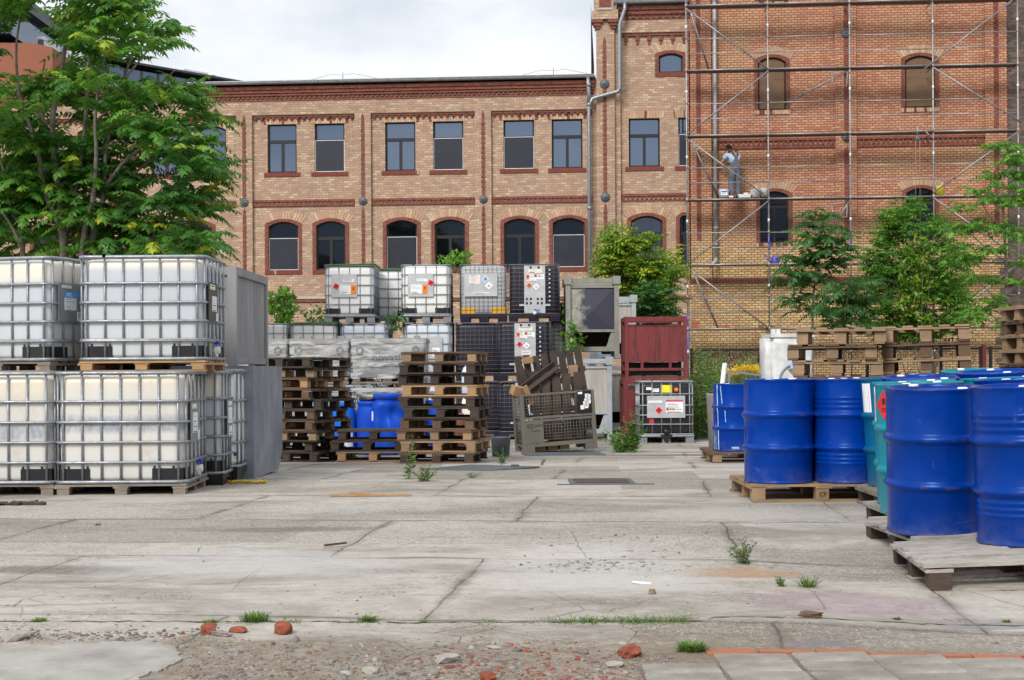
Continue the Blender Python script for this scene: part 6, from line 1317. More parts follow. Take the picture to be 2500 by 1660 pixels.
strk = m.ramp(m.noise(1.6, 6, .7, m.co((.35, 2.6, 1), loc=(1, 7, 0)), .5), [(.56, 0.0), (.66, .6)]); c = m.mix(strk, c, (.13, .115, .10))
mott = m.noise(9, 6, .7); c = m.mix(m.ramp(mott, [(.42, 0.0), (.68, .38)]), c, (.19, .163, .132)); mot2 = m.noise(34, 5, .75); c = m.mix(m.math('MULTIPLY', keep, m.ramp(mot2, [(.49, 0.0), (.62, .6)])), c, (.12, .103, .083)); c = m.mix(m.math('MULTIPLY', keep, m.ramp(mot2, [(.32, .6), (.43, 0.0)])), c, (.62, .585, .53))
agg = m.n('ShaderNodeTexVoronoi'); agg.inputs['Scale'].default_value = 85; m.l(pos, agg.inputs['Vector'])
aggm = m.math('MULTIPLY', m.ramp(agg.outputs['Distance'], [(.2, 1.0), (.5, 0.0)]), m.ramp(m.noise(1.3, 4, .6, m.co(loc=(9, 3, 0))), [(.34, .3), (.54, 1.0)]))
ag = m.ramp(m.sep(agg.outputs['Color'])[0], [(0, (.09, .08, .07)), (.3, (.27, .24, .20)), (.65, (.48, .445, .39)), (1, (.64, .605, .55))]); aggm = m.math('MULTIPLY', aggm, keep); c = m.mix(aggm, c, ag)
crk = m.vor(.8, 'DISTANCE_TO_EDGE', wv.outputs[0]); crm = m.math('MULTIPLY', m.ramp(crk, [(.0, .8), (.0035, .0)]), m.ramp(m.noise(.5, 3, .5, m.co(loc=(2, 2, 0))), [(.46, 0.0), (.56, .55)]))
crk2 = m.vor(2.6, 'DISTANCE_TO_EDGE', wv.outputs[0]); crm2 = m.math('MULTIPLY', m.ramp(crk2, [(.0, .7), (.008, .0)]), m.ramp(m.noise(.6, 4, .6, m.co(loc=(12, 5, 0))), [(.55, 0.0), (.62, 1.0)]))
crack = m.math('MAXIMUM', m.math('MAXIMUM', crm, crm2), m.math('MULTIPLY', b.outputs['Fac'], m.ramp(m.noise(1.5, 3, .5), [(.35, .25), (.55, 1.0)])))
b3 = m.n('ShaderNodeTexBrick'); b3.offset = .38
for k_ in ('Scale', 'Brick Width', 'Row Height', 'Bias'): b3.inputs[k_].default_value = b.inputs[k_].default_value
b3.inputs['Mortar Size'].default_value = .075; b3.inputs['Mortar Smooth'].default_value = 1.0; m.l(rotv.outputs[0], b3.inputs['Vector'])
c = m.mix(m.math('MULTIPLY', b3.outputs['Fac'], m.ramp(m.noise(1.7, 6, .7, m.co(loc=(3, 8, 0))), [(.42, 0.0), (.6, .85)])), c, (.135, .115, .092))
c = m.mix(m.math('MULTIPLY', crack, .75), c, (.065, .058, .046))
# stains that belong to the concrete: rust ochre, washed-out purple, soil toward the foreground
def blot(cx, cy, rx, ry, col, amt, soft=.5):
    global c
    d = m.math('ADD', m.math('POWER', m.math('DIVIDE', m.math('SUBTRACT', x, cx), rx), 2.0), m.math('POWER', m.math('DIVIDE', m.math('SUBTRACT', y, cy), ry), 2.0))
    f = m.math('ADD', d, m.math('MULTIPLY', m.math('SUBTRACT', m.noise(3.2, 6, .65), .5), 2.2)); c = m.mix(m.math('MULTIPLY', m.ramp(f, [(.35, amt), (.35 + soft, 0.0)]), m.ramp(m.noise(14, 5, .7), [(.35, .45), (.65, 1.0)])), c, col)
g1 = GV(1800, 1395); blot(g1.x, g1.y, .42, .26, (.36, .20, .085), .8); g1 = GV(2000, 1440); blot(g1.x, g1.y, .55, .22, (.30, .24, .19), .5)
g1 = GV(2080, 1465); blot(g1.x, g1.y, .62, .42, (.27, .19, .22), .8, .7); g1 = GV(720, 1292); blot(g1.x, g1.y, .8, .20, (.12, .11, .095), .8); g1 = GV(160, 1390); blot(g1.x, g1.y, .65, .24, (.12, .10, .085), .8)
g1 = GV(1450, 1390); blot(g1.x, g1.y, .75, 1.1, (.47, .455, .43), .8, .9); g1 = GV(1850, 1250); blot(g1.x, g1.y, 1.1, .6, (.45, .43, .40), .7, .7); g1 = GV(600, 1375); blot(g1.x, g1.y, 1.05, .7, (.42, .415, .405), .75, .9)
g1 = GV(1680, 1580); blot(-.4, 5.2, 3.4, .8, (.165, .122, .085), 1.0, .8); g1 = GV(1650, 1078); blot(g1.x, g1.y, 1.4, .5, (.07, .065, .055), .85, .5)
g1 = GV(2440, 1510); blot(g1.x, g1.y, .35, .12, (.20, .20, .22), .8, .4); blot(GV(2000, 1565).x, GV(2000, 1565).y, .25, .07, (.17, .17, .19), .8, .3)
far = m.ramp(m.math('ADD', y, m.math('MULTIPLY', m.noise(.5, 5, .6), 6.0)), [(0, 0), (1, 1)])
fm = m.n('ShaderNodeMapRange'); fm.inputs['From Min'].default_value = 29; fm.inputs['From Max'].default_value = 33; m.l(y, fm.inputs['Value']); c = m.mix(fm.outputs[0], c, (.10, .085, .06))
m.base(c); m.rough(m.ramp(mott, [(.3, .75), (.7, .95)]))
hgt = m.math('ADD', m.math('MULTIPLY', mott, .5), m.math('SUBTRACT', m.math('MULTIPLY', aggm, .35), m.math('MULTIPLY', crack, 1.6))); hgt = m.math('ADD', hgt, m.math('MULTIPLY', m.noise(45, 4, .6), .3)); hgt = m.math('ADD', hgt, m.math('MULTIPLY', patch, .5))
m.bump(hgt, .75, .012); M['yard'] = m.mat
xs = np.concatenate([np.array([-300., -120, -60, -35, -22]), np.arange(-16, 16.01, .16), np.array([22, 35, 60, 120, 300.])]); ys = [-300., -100, -40, -10, 0, 2]; yy = 3.0
while yy < 45: ys.append(yy); yy += max(.07, yy * .014)
ys += [50, 60, 80, 120, 200, 320]; ys = np.array(ys)
XX, YY = np.meshgrid(xs, ys); ZZ = np.vectorize(gz)(XX, YY)
def vnoise(X, Y, f, seed):
    rs = np.random.RandomState(seed); g = rs.rand(257, 257); xi = X * f + 100; yi = Y * f + 100; x0 = np.floor(xi).astype(int); y0 = np.floor(yi).astype(int); fx = xi - x0; fy = yi - y0; fx = fx*fx*(3-2*fx); fy = fy*fy*(3-2*fy)
    a = g[x0 % 256, y0 % 256]; b_ = g[(x0+1) % 256, y0 % 256]; c_ = g[x0 % 256, (y0+1) % 256]; d = g[(x0+1) % 256, (y0+1) % 256]; return (a*(1-fx)+b_*fx)*(1-fy) + (c_*(1-fx)+d*fx)*fy - .5
amp = np.clip((YY - 3) / 1.0, 0, 1) * np.clip((11.5 - YY) / 2.5, 0, 1) * .8
ZZ = ZZ + amp * (.016 * vnoise(XX, YY, .9, 1) + .012 * vnoise(XX, YY, 2.3, 2))
nx, ny = len(xs), len(ys); V = np.stack([XX, YY, ZZ], -1).reshape(-1, 3)
idx = np.arange(nx * ny).reshape(ny, nx); Fq = np.stack([idx[:-1, :-1], idx[:-1, 1:], idx[1:, 1:], idx[1:, :-1]], -1).reshape(-1, 4)
def npmesh(name, V, Fc, mats, tint=None, smooth=False):
    me = bpy.data.meshes.new(name); k = Fc.shape[1]; me.vertices.add(len(V)); me.vertices.foreach_set('co', np.ascontiguousarray(V, dtype=np.float32).ravel())
    me.loops.add(Fc.size); me.loops.foreach_set('vertex_index', np.ascontiguousarray(Fc, dtype=np.int32).ravel()); me.polygons.add(len(Fc)); me.polygons.foreach_set('loop_start', np.arange(0, Fc.size, k, dtype=np.int32)); me.polygons.foreach_set('loop_total', np.full(len(Fc), k, dtype=np.int32))
    if smooth: me.polygons.foreach_set('use_smooth', np.ones(len(Fc), dtype=bool))
    for q in (mats if isinstance(mats, (list, tuple)) else [mats]): me.materials.append(q)
    me.update(calc_edges=True)
    if tint is not None: at = me.attributes.new('tint', 'FLOAT', 'FACE'); at.data.foreach_set('value', np.ascontiguousarray(tint, dtype=np.float32))
    return me
tag(obj('yard_ground', npmesh('yard_ground', V, Fq, M['yard'], smooth=True)), 'cracked grey concrete yard with dirt patches and open joints', 'ground', None, 'structure')
def gnear(x, y): return gz(x, y) + (float(vnoise(np.array([x]), np.array([y]), .9, 1)[0]) * .016 + float(vnoise(np.array([x]), np.array([y]), 2.3, 2)[0]) * .012) * .8 * min(1, max(0, y - 3)) * min(1, max(0, (11.5 - y) / 2.5))
# pale smooth screed patch in the left foreground
mm = plain('pale_screed', (.32, .305, .28), .85, 0, .26, 4.5, .5); 
pts = [(-60, 1640), (-20, 1592), (60, 1582), (180, 1572), (300, 1568), (370, 1566), (420, 1576), (442, 1590), (436, 1612), (400, 1636), (345, 1655), (270, 1690), (-100, 1800)]
m = MB(); ring = []
rr = random.Random(9)
for (u, v), (u2, v2) in zip(pts, pts[1:] + pts[:1]):
    for t_ in (0, .14, .28, .42, .57, .71, .86): g = GV(u + (u2-u)*t_ + rr.uniform(-8, 8), v + (v2-v)*t_ + rr.uniform(-2.6, 2.6)); ring.append(Vector((g.x, g.y, gnear(g.x, g.y) + .007 + rr.uniform(-.002, .002))))
cen = sum(ring, Vector()) / len(ring)
inner_ = [r + (cen - r) * .05 + Vector((0, 0, .003)) for r in ring]
m.rings([[r - Vector((0, 0, .03)) for r in ring], ring, inner_], cap0=False, smooth=False); tag(obj('concrete_patch', m, M['pale_screed']), 'smooth pale concrete patch at the lower left corner of the yard', 'paving', None, 'structure')
# concrete pavers in the right foreground with a row of worn red brick
mm = NT('paver', .9); cc = mm.ramp(mm.noise(5, 6, .65), [(.3, (.20, .185, .16)), (.7, (.37, .35, .315))]); cc = mm.mix(mm.math('MULTIPLY', mm.orand(), .4), cc, (.24, .20, .155)); cc = mm.mix(mm.ramp(mm.noise(2.5, 6, .7, mm.co(kind='World')), [(.45, 0.), (.65, .7)]), cc, (.15, .13, .105)); cc = mm.mix(mm.ramp(mm.noise(60, 3, .6), [(.62, 0.), (.7, .8)]), cc, (.12, .11, .10)); mm.base(cc); mm.bump(mm.noise(50, 5, .6), .4, .006); M['paver'] = mm.mat
g0 = GV(1738, 1597); k = 0
for r_ in range(4):
    for c_ in range(-1, 5):
        if r_ == 0 and c_ == -1: continue
        X0_ = g0.x + c_ * .303 + rr.uniform(-.004, .004); Y0_ = g0.y - .012 - r_ * .172 - .15; d = (.288, .155, .05); zc_ = gnear(X0_ + .15, Y0_ + .07)
        m = MB(); m.box((0, 0, 0), d); o = obj('paver', m, M['paver'], None, None, (X0_ + .15, Y0_ + .075, zc_ - .012), (rr.uniform(-.015, .015), rr.uniform(-.012, .012), rr.uniform(-.02, .02) + .01)); bv = o.modifiers.new('edge', 'BEVEL'); bv.width = .006; bv.segments = 1
        tag(o, 'worn grey concrete paver laid in rows at the lower right of the yard', 'paver', 'concrete pavers at the lower right', 'structure'); k += 1
m = MB(); X_ = g0.x - .02
while X_ < 3.3:
    L_ = rr.uniform(.12, .25); zc_ = gnear(X_ + L_/2, g0.y + .04); m.box((X_ + L_/2, g0.y + .045 + rr.uniform(-.012, .012), zc_ - .03), (L_ - rr.uniform(.004, .02), rr.uniform(.05, .085), .075), (rr.uniform(-.05, .05), rr.uniform(-.03, .03), rr.uniform(-.05, .05))); X_ += L_
tag(obj('brick_edging', m, M['terracotta']), 'row of broken red bricks set flush along the top of the grey pavers', 'edging', None, 'structure')
# rubble: stones one could not count
def stones(n, fn, size, seed, mats, name, label, cat, flat=.6):
    rs = np.random.RandomState(seed); ico = bmesh.new(); bmesh.ops.create_icosphere(ico, subdivisions=1, radius=1); bv = np.array([v_.co[:] for v_ in ico.verts]); bf = np.array([[v_.index for v_ in f.verts] for f in ico.faces]); ico.free()
    Vs, Fs, Ms = [], [], []; off = 0
    for k in range(n):
        p = fn(rs)
        if p is None: continue
        s_ = size(rs); q = bv * (1 + .35 * rs.randn(len(bv), 1).clip(-1, 1)) * s_ * np.array([rs.uniform(.7, 1.3), rs.uniform(.7, 1.3), rs.uniform(.4, .9) * flat / .6]); a = rs.uniform(0, 6.28); ca, sa = math.cos(a), math.sin(a); q = q @ np.array([[ca, sa, 0], [-sa, ca, 0], [0, 0, 1]]); q += np.array([p[0], p[1], gnear(p[0], p[1]) + p[2] + s_ * .15])
        Vs.append(q); Fs.append(bf + off); off += len(bv); Ms.append(np.full(len(bf), p[3]))
    me = npmesh(name, np.concatenate(Vs), np.concatenate(Fs), mats); me.polygons.foreach_set('material_index', np.concatenate(Ms).astype(np.int32)); return tag(obj(name, me), label, cat, None, 'stuff')
plain('stone_grey', (.22, .205, .19), .9, 0, .3, 30); plain('stone_dark', (.12, .11, .105), .9, 0, .3, 30); plain('stone_pale', (.31, .295, .265), .9, 0, .2, 30); plain('stone_brown', (.22, .155, .10), .9, 0, .3, 30); plain('brick_red', (.235, .065, .034), .9, 0, .4, 20, .4)
SM = [M['stone_grey'], M['stone_dark'], M['stone_pale'], M['stone_brown'], M['brick_red']]
def f_rub(rs):
    u = rs.uniform(-60, 1640); v = 1548 + 115 * rs.beta(1.3, 1.0) + rs.uniform(0, 40)
    if u < 430 and v > 1570: return None
    if v < 1560 + max(0, (900 - u)) * .0 and rs.rand() < .5: return None
    if u > 1200 and v < 1560 + (u - 1200) * .09: return None
    g = GV(u, v); red = max(0, 1 - abs(u - 1320) / 340) * .42 + .02; k = 4 if rs.rand() < red else rs.choice([0, 1, 2, 3], p=[.36, .30, .08, .26]); return (g.x, g.y, -.002, k)
stones(14000, f_rub, lambda rs: .0018 + .009 * rs.rand() ** 4, 1, SM, 'rubble', 'gravelly rubble of stone and brick crumbs along the foreground', 'rubble')
def f_mid(rs):
    u = rs.uniform(400, 1560); v = rs.uniform(1555, 1700)
    if rs.rand() > .35 + .65 * (u > 1000): return None
    g = GV(u, v); red = .35 if 1080 < u < 1560 else .05; return (g.x, g.y, -.004, 4 if rs.rand() < red else rs.choice([0, 1, 2, 3], p=[.4, .15, .3, .15]))
stones(240, f_mid, lambda rs: .008 + .018 * rs.rand() ** 2, 2, SM, 'rubble_lumps', 'larger lumps of concrete and brick lying in the rubble', 'rubble')
def f_crumb(rs):
    u = rs.uniform(-50, 2550); v = 1240 + 420 * rs.rand() ** .7
    g = GV(u, v); return (g.x, g.y, -.002, rs.choice([0, 1, 3]))
stones(900, f_crumb, lambda rs: .002 + .008 * rs.rand() ** 4, 3, SM, 'crumbs', 'scattered crumbs of stone over the concrete', 'grit')
def f_brk(rs):
    k = rs.rand(); u = (1440 + 90 * rs.randn()) if k < .45 else rs.uniform(1320, 1860); v = (1380 + 8 * rs.randn()) if k < .45 else (1312 + 8 * rs.randn() if k < .75 else 1345 + 25 * rs.randn())
    g = GV(u, v); return (g.x, g.y, -.003, rs.choice([0, 2, 3, 1], p=[.4, .4, .1, .1]))
stones(900, f_brk, lambda rs: .003 + .013 * rs.rand() ** 4, 4, SM, 'crumbled_concrete', 'crumbled pale concrete around the broken slab in the middle of the yard', 'rubble')
def f_strip(rs):
    u = 330 * rs.beta(1.5, 1.5) * 2 - 80; g = GV(u, 1551 + 8 * rs.randn()); return (g.x, g.y, -.002, 4 if rs.rand() < .05 else rs.choice([0, 1, 3], p=[.3, .5, .2]))
stones(1100, f_strip, lambda rs: .002 + .010 * rs.rand() ** 3, 5, SM, 'rubble_strip', 'dark strip of grit above the smooth pale patch', 'rubble')
# single lumps big enough to point at
def lump(name, label, cat, u, v, d, mat, seed, group=None):
    g = GV(u, v); rs = np.random.RandomState(seed); bm = bmesh.new(); bmesh.ops.create_icosphere(bm, subdivisions=2, radius=1)
    for v_ in bm.verts:
        c_ = v_.co; mx_ = max(abs(c_.x), abs(c_.y), abs(c_.z)); c_ *= (.4 + .6 / mx_) * (1 + .13 * rs.randn()); v_.co = Vector((c_.x * d[0]/2, c_.y * d[1]/2, c_.z * d[2]/2))
    me = bpy.data.meshes.new(name); bm.to_mesh(me); bm.free(); me.materials.append(M[mat]); return tag(obj(name, me, None, None, None, (g.x, g.y, gnear(g.x, g.y) + d[2] * .36), (rs.uniform(-.15, .15), rs.uniform(-.15, .15), rs.uniform(-.8, .8))), label, cat, group)
bs = 'brick pieces in the foreground'
lump('brick_piece', 'largest broken red brick lump, just below the grassy crack', 'brick', 692, 1545, (.085, .07, .062), 'brick_red', 1, bs)
lump('brick_piece', 'red brick lump left of the largest one, below the grassy crack', 'brick', 509, 1545, (.07, .06, .05), 'brick_red', 2, bs)
lump('brick_piece', 'flat red brick flake between the two brick lumps', 'brick', 582, 1542, (.08, .05, .028), 'brick_red', 3, bs)
lump('brick_piece', 'red brick lump at the right end of the rubble', 'brick', 1538, 1598, (.085, .07, .05), 'brick_red', 4, bs)
lump('brick_piece', 'red brick chunk at the very bottom of the rubble', 'brick', 1190, 1655, (.06, .05, .035), 'brick_red', 5, bs)
lump('wood_chip', 'small brown wood block on the crack before the purple stain', 'wood', 1980, 1505, (.10, .05, .03), 'brown_wood', 6)
lump('clay_lump', 'small brown clay lump on the open concrete', 'stone', 1592, 1452, (.035, .03, .03), 'stone_brown', 7)
for i, (u, v, d, lb) in enumerate(((1090, 1612, .13, 'pale concrete chunk in the middle of the rubble'), (905, 1638, .09, 'rounded grey concrete chunk left of the middle of the rubble'), (40, 1560, .16, 'crumbly pale concrete lump above the smooth patch'), (1205, 1580, .085, 'flat tan stone at the upper edge of the rubble'), (1500, 1622, .09, 'white concrete chunk right in the rubble'), (540, 1548, .13, 'flat grey slate between the brick lumps'))):
    lump('concrete_chunk', lb, 'stone', u, v, (d * .75, d * .45, d * (.14 if 'flat' in lb else .28)), 'stone_pale' if i != 5 else 'stone_grey', 20 + i)
# ================================================================ plants
NR = np.random.RandomState(21)
def rotm(d, up=np.array([0, 0, 1.0])):
    d = d / (np.linalg.norm(d) + 1e-9); s_ = np.cross(d, up); n = np.linalg.norm(s_)
    s_ = s_ / n if n > 1e-5 else np.array([1.0, 0, 0]); n_ = np.cross(s_, d); return d, s_, n_
class Crown:
    def __init__(s): s.V = []; s.F = []; s.T = []; s.k = 0
    def quad(s, pts, t): s.V.append(pts); s.F.append([s.k, s.k+1, s.k+2, s.k+3]); s.k += 4; s.T.append(t)
    def leaflet(s, p, d, n, L, w, t):
        """a folded leaflet: two quads meeting on the midrib"""
        sd = np.cross(d, n); tip = p + d * L - n * L * .12; a = p + d * L * .40 + sd * w * .5 - n * w * .14; b = p + d * L * .40 - sd * w * .5 - n * w * .14; mid_ = p + d * L * .45 + n * w * .05
        s.V.append(np.array([p, a, tip, mid_, b])); s.F.append([s.k, s.k+1, s.k+2, s.k+3]); s.F.append([s.k, s.k+3, s.k+2, s.k+4]); s.k += 5; s.T += [t, t + .03]
    def compound(s, p, d, L, pairs, ll, lw, t, droop=.5):
        d, sd, n = rotm(np.array(d, float)); q = np.array(p, float); step = L / pairs; g = np.array([0, 0, -1.0])
        for k in range(pairs):
            dd = d + g * droop * ((k + 1) / pairs) ** 1.5; dd /= np.linalg.norm(dd); q = q + dd * step; _, sd, n = rotm(dd)
            f = .65 + .5 * math.sin(math.pi * min(1, (k + 1.2) / (pairs + .3)) ** .8)
            for sg in (-1, 1):
                ld = sd * sg * .86 + dd * .38 + g * NR.uniform(.25, .75) + NR.randn(3) * .08; ld /= np.linalg.norm(ld); s.leaflet(q, ld, n + NR.randn(3) * .18, ll * f, lw * f * 1.1, np.clip(t + NR.randn() * .05, 0, 1))
        s.leaflet(q, dd, n, ll, lw, t)
    def simple(s, p, L, w, t, d=None):
        d = NR.randn(3) if d is None else np.array(d, float) + NR.randn(3) * .35; d[2] -= .1; d /= np.linalg.norm(d); n = np.array([0, 0, 1.0]) + NR.randn(3) * .5; n -= d * n.dot(d); n /= np.linalg.norm(n); s.leaflet(np.array(p, float), d, n, L, w, t)
    def blade(s, p, d, L, w, t):
        p = np.array(p, float); d = np.array(d, float); d /= np.linalg.norm(d); sd = np.cross(d, [0, 0, 1.0]); sd = sd / (np.linalg.norm(sd) + 1e-6) * w; g = np.array([0, 0, -1.0]); a = p; b = p + d * L * .5; c = p + d * L * .92 + g * L * .22
        s.quad(np.array([a - sd, a + sd, b + sd * .8, b - sd * .8]), t); s.quad(np.array([b - sd * .8, b + sd * .8, c + sd * .1, c - sd * .1]), t)
    def mesh(s, name, mat):
        return npmesh(name, np.concatenate(s.V), np.array(s.F), M[mat], np.clip(np.array(s.T), 0, 1))
def inside(poly, u, v):
    c = False; n = len(poly)
    for i in range(n):
        (x1, y1), (x2, y2) = poly[i], poly[(i+1) % n]
        if (y1 > v) != (y2 > v) and u < (x2 - x1) * (v - y1) / (y2 - y1) + x1: c = not c
    return c
def tree(name, label, cat, base, limbs, crown, crown_mat, bark, group=None):
    """limbs: list of (points, r0, r1) in world space"""
    t = thing(name, label, cat, base, 0, group); B = Vector(base); m = MB()
    for pts, r0, r1 in limbs:
        k = len(pts); m.tube([Vector(p) - B for p in pts], [r0 + (r1 - r0) * i / (k - 1) for i in range(k)], 7)
    obj('trunk', m, M[bark], t)
    if crown.V:
        for i in range(len(crown.V)): crown.V[i] = crown.V[i] - np.array(base)
        obj('crown', crown.mesh('crown', crown_mat), None, t)
    return t
def spl(pts, n=4):
    out = []; P_ = [Vector(p) for p in pts]; P_ = [P_[0] * 2 - P_[1]] + P_ + [P_[-1] * 2 - P_[-2]]
    for i in range(1, len(P_) - 2):
        for k in range(n):
            t = k / n; a, b, c, d = P_[i-1], P_[i], P_[i+1], P_[i+2]; out.append(.5 * ((2*b) + (c - a) * t + (2*a - 5*b + 4*c - d) * t*t + (3*b - a - 3*c + d) * t**3))
    out.append(P_[-2]); return out
# ---- the big tree of heaven at the left
TS = 140.0
def tp(u, v, dy=0.0): p = P(u, v, TS); k = (p.y + dy) / p.y; return Vector((p.x * k, p.y * k, EYE + (p.z - EYE) * k))
cr = Crown(); limbs = []
base = tp(160, 1000); base.z = gz(base.x, base.y)
TR = [([(160, 1080), (156, 620), (150, 560), (140, 440), (128, 350), (132, 260), (150, 180), (165, 60), (170, -20)], .085, .02, 0),
      ([(156, 580), (170, 520), (190, 440), (205, 330), (212, 230), (222, 120), (235, 20)], .06, .015, .5), ([(150, 560), (110, 470), (95, 380), (70, 300), (45, 220), (40, 110), (55, 20)], .055, .014, -.4), ([(128, 350), (105, 290), (95, 230), (110, 150)], .04, .012, .3),
      ([(195, 1080), (200, 620), (225, 500), (235, 380), (232, 300), (240, 220), (260, 120)], .06, .014, -.6), ([(215, 1080), (222, 620), (245, 520), (254, 460), (258, 380), (275, 300), (300, 200), (330, 120)], .065, .013, .2), ([(254, 462), (300, 400), (345, 360), (400, 310), (450, 280)], .04, .012, -.3), ([(254, 462), (320, 430), (380, 380), (430, 345)], .035, .01, .6), ([(52, 1080), (55, 600), (30, 520), (10, 420), (-20, 330)], .055, .015, .2), ([(55, 610), (20, 540), (-30, 480)], .035, .012, -.5),
      ([(185, 1080), (180, 600), (165, 520), (150, 470)], .045, .02, .9), ([(300, 200), (340, 150), (390, 90)], .025, .008, .4), ([(232, 300), (300, 240), (370, 220), (430, 170)], .028, .008, -.4), ([(345, 1080), (350, 620), (390, 560), (450, 540), (520, 560)], .04, .01, 1.0), ([(350, 640), (420, 470), (480, 440), (540, 430)], .03, .008, 1.1), ([(132, 350), (60, 350), (10, 340)], .025, .008, .5), ([(212, 378), (290, 345), (330, 330)], .022, .008, .1)]
for pts, r0, r1, dy in TR:
    n = len(pts); limbs.append((spl([tp(u, v, dy * (i / (n - 1)) * 1.2) if i else tp(u, v, dy * .15) for i, (u, v) in enumerate(pts)], 3), r0, r1))
for l_ in limbs:
    if l_[0][0].z < .5: l_[0][0].z = gz(l_[0][0].x, l_[0][0].y) - .1
sil = [(-80, -60), (100, -60), (118, 40), (115, 95), (60, 150), (85, 170), (125, 150), (150, 60), (190, -60), (275, -60), (270, 30), (330, 30), (392, 25), (400, 70), (405, 130), (400, 165), (395, 190), (330, 200), (320, 215), (420, 210), (490, 215), (485, 235), (475, 265), (490, 275), (495, 300), (470, 330), (505, 385), (515, 415), (500, 440), (475, 450), (490, 480), (500, 500), (490, 520), (485, 570), (490, 590), (470, 640), (-80, 660)]
gaps = [(355, 172, 40, 22), (128, 78, 22, 45), (222, 330, 18, 26), (300, 300, 22, 14), (268, 485, 18, 10), (305, 172, 20, 14), (135, 130, 26, 16), (22, 385, 16, 16), (345, 480, 18, 10), (245, 590, 14, 16), (30, 130, 34, 30), (372, 525, 14, 10), (130, 160, 40, 24), (15, 200, 24, 44), (100, 300, 16, 20), (115, 120, 40, 22), (390, 215, 40, 12), (420, 430, 14, 10)]
cnt = 0
while cnt < 265:
    u, v = NR.uniform(-60, 565), NR.uniform(-50, 650)
    if not inside(sil, u, v): continue
    if any(((u - a) / c) ** 2 + ((v - b) / d) ** 2 < 2.2 for a, b, c, d in gaps): continue
    lo = v > 380 and u > 250
    dy = NR.uniform(-.2, 1.9) if (v > 330 and u < 340) else NR.uniform(-1.6, 1.6); c = np.array(tp(u, v, dy)); out = np.array([(u - 240) / 240, NR.uniform(-1, .6), (360 - v) / 500 + .35]); cnt += 1
    nl = NR.randint(5, 9); a0 = NR.uniform(0, 6.28)
    for k in range(nl):
        a = a0 + k * 6.283 / nl + NR.uniform(-.3, .3); d = np.array([math.cos(a), math.sin(a) * .9 - .15, NR.uniform(.2, 1.15)]) + out * .45; L = NR.uniform(.5, .85)
        t = np.clip(.46 + .22 * NR.randn() * .8 + (-.10 if lo else .1), 0, .92)
        if NR.rand() < .022: t = .98
        cr.compound(c, d, L, NR.randint(9, 13), .17, .066, t, NR.uniform(.6, 1.5))
tree('tree_of_heaven', 'large tree of heaven with long feathery leaves rising behind the left white tanks', 'tree', base, limbs, cr, 'tree_of_heaven_leaf', 'bark')
# sparse saplings and twiggy undergrowth round its foot
def bushy(name, label, cat, u0, u1, v0, v1, s, n, mat, L, w, group=None, shape=None, depth=.8, bark='bark_dark', compound=None, tmean=.45, tsd=.25, stems=6, basez=None, seed=0):
    cr = Crown(); cu = (u0 + u1) / 2; b = P(cu, v1, s); bz = gz(b.x, b.y) if basez is None else basez; limbs = []; rs = np.random.RandomState(seed + int(u0)); pk = []
    nclump = max(5, n // 14)
    cl = []
    tries = 0
    while len(cl) < nclump and tries < 20000:
        tries += 1
        u, v = rs.uniform(u0, u1), rs.uniform(v0, v1)
        if shape is not None:
            if not inside(shape, u, v): continue
        elif ((u - cu) / ((u1 - u0) / 2)) ** 2 + ((v - (v0 + v1) / 2) / ((v1 - v0) / 2)) ** 2 > 1: continue
        p = P(u, v, s); dy = rs.uniform(-depth, depth); k = (p.y + dy) / p.y; cl.append(np.array([p.x * k, p.y + dy, EYE + (p.z - EYE) * k]))
    wid = (u1 - u0) / s; r_ = wid * .5 / math.sqrt(nclump) * 1.5
    for i in range(n):
        c = cl[i % nclump] + rs.randn(3) * r_ * np.array([1, 1, .8]) * .55; t = np.clip(tmean + tsd * rs.randn() + .12 * ((i % nclump) % 3 - 1), 0, 1)
        if compound:
            c = c + rs.randn(3) * r_ * .35; a = rs.uniform(0, 6.28); cr.compound(c, (math.cos(a), math.sin(a), rs.uniform(-.1, .7)), L * rs.uniform(.7, 1.2), compound, L * .42, w, t, rs.uniform(.2, .8))
        else: cr.simple(c, L * rs.uniform(.6, 1.3), w * rs.uniform(.7, 1.2), t)
    for k in range(stems):
        c = Vector(cl[rs.randint(nclump)]); b0 = Vector((b.x + rs.uniform(-.12, .12) * wid, b.y + rs.uniform(-.1, .1), bz - .05)); md = b0.lerp(c, .55) + Vector((rs.uniform(-.1, .1), rs.uniform(-.1, .1), .1)) ; limbs.append((spl([b0, md, c], 4), min(.02, .004 + .006 * wid), .003))
    return tree(name, label, cat, (b.x, b.y, bz), limbs, cr, mat, bark, group)
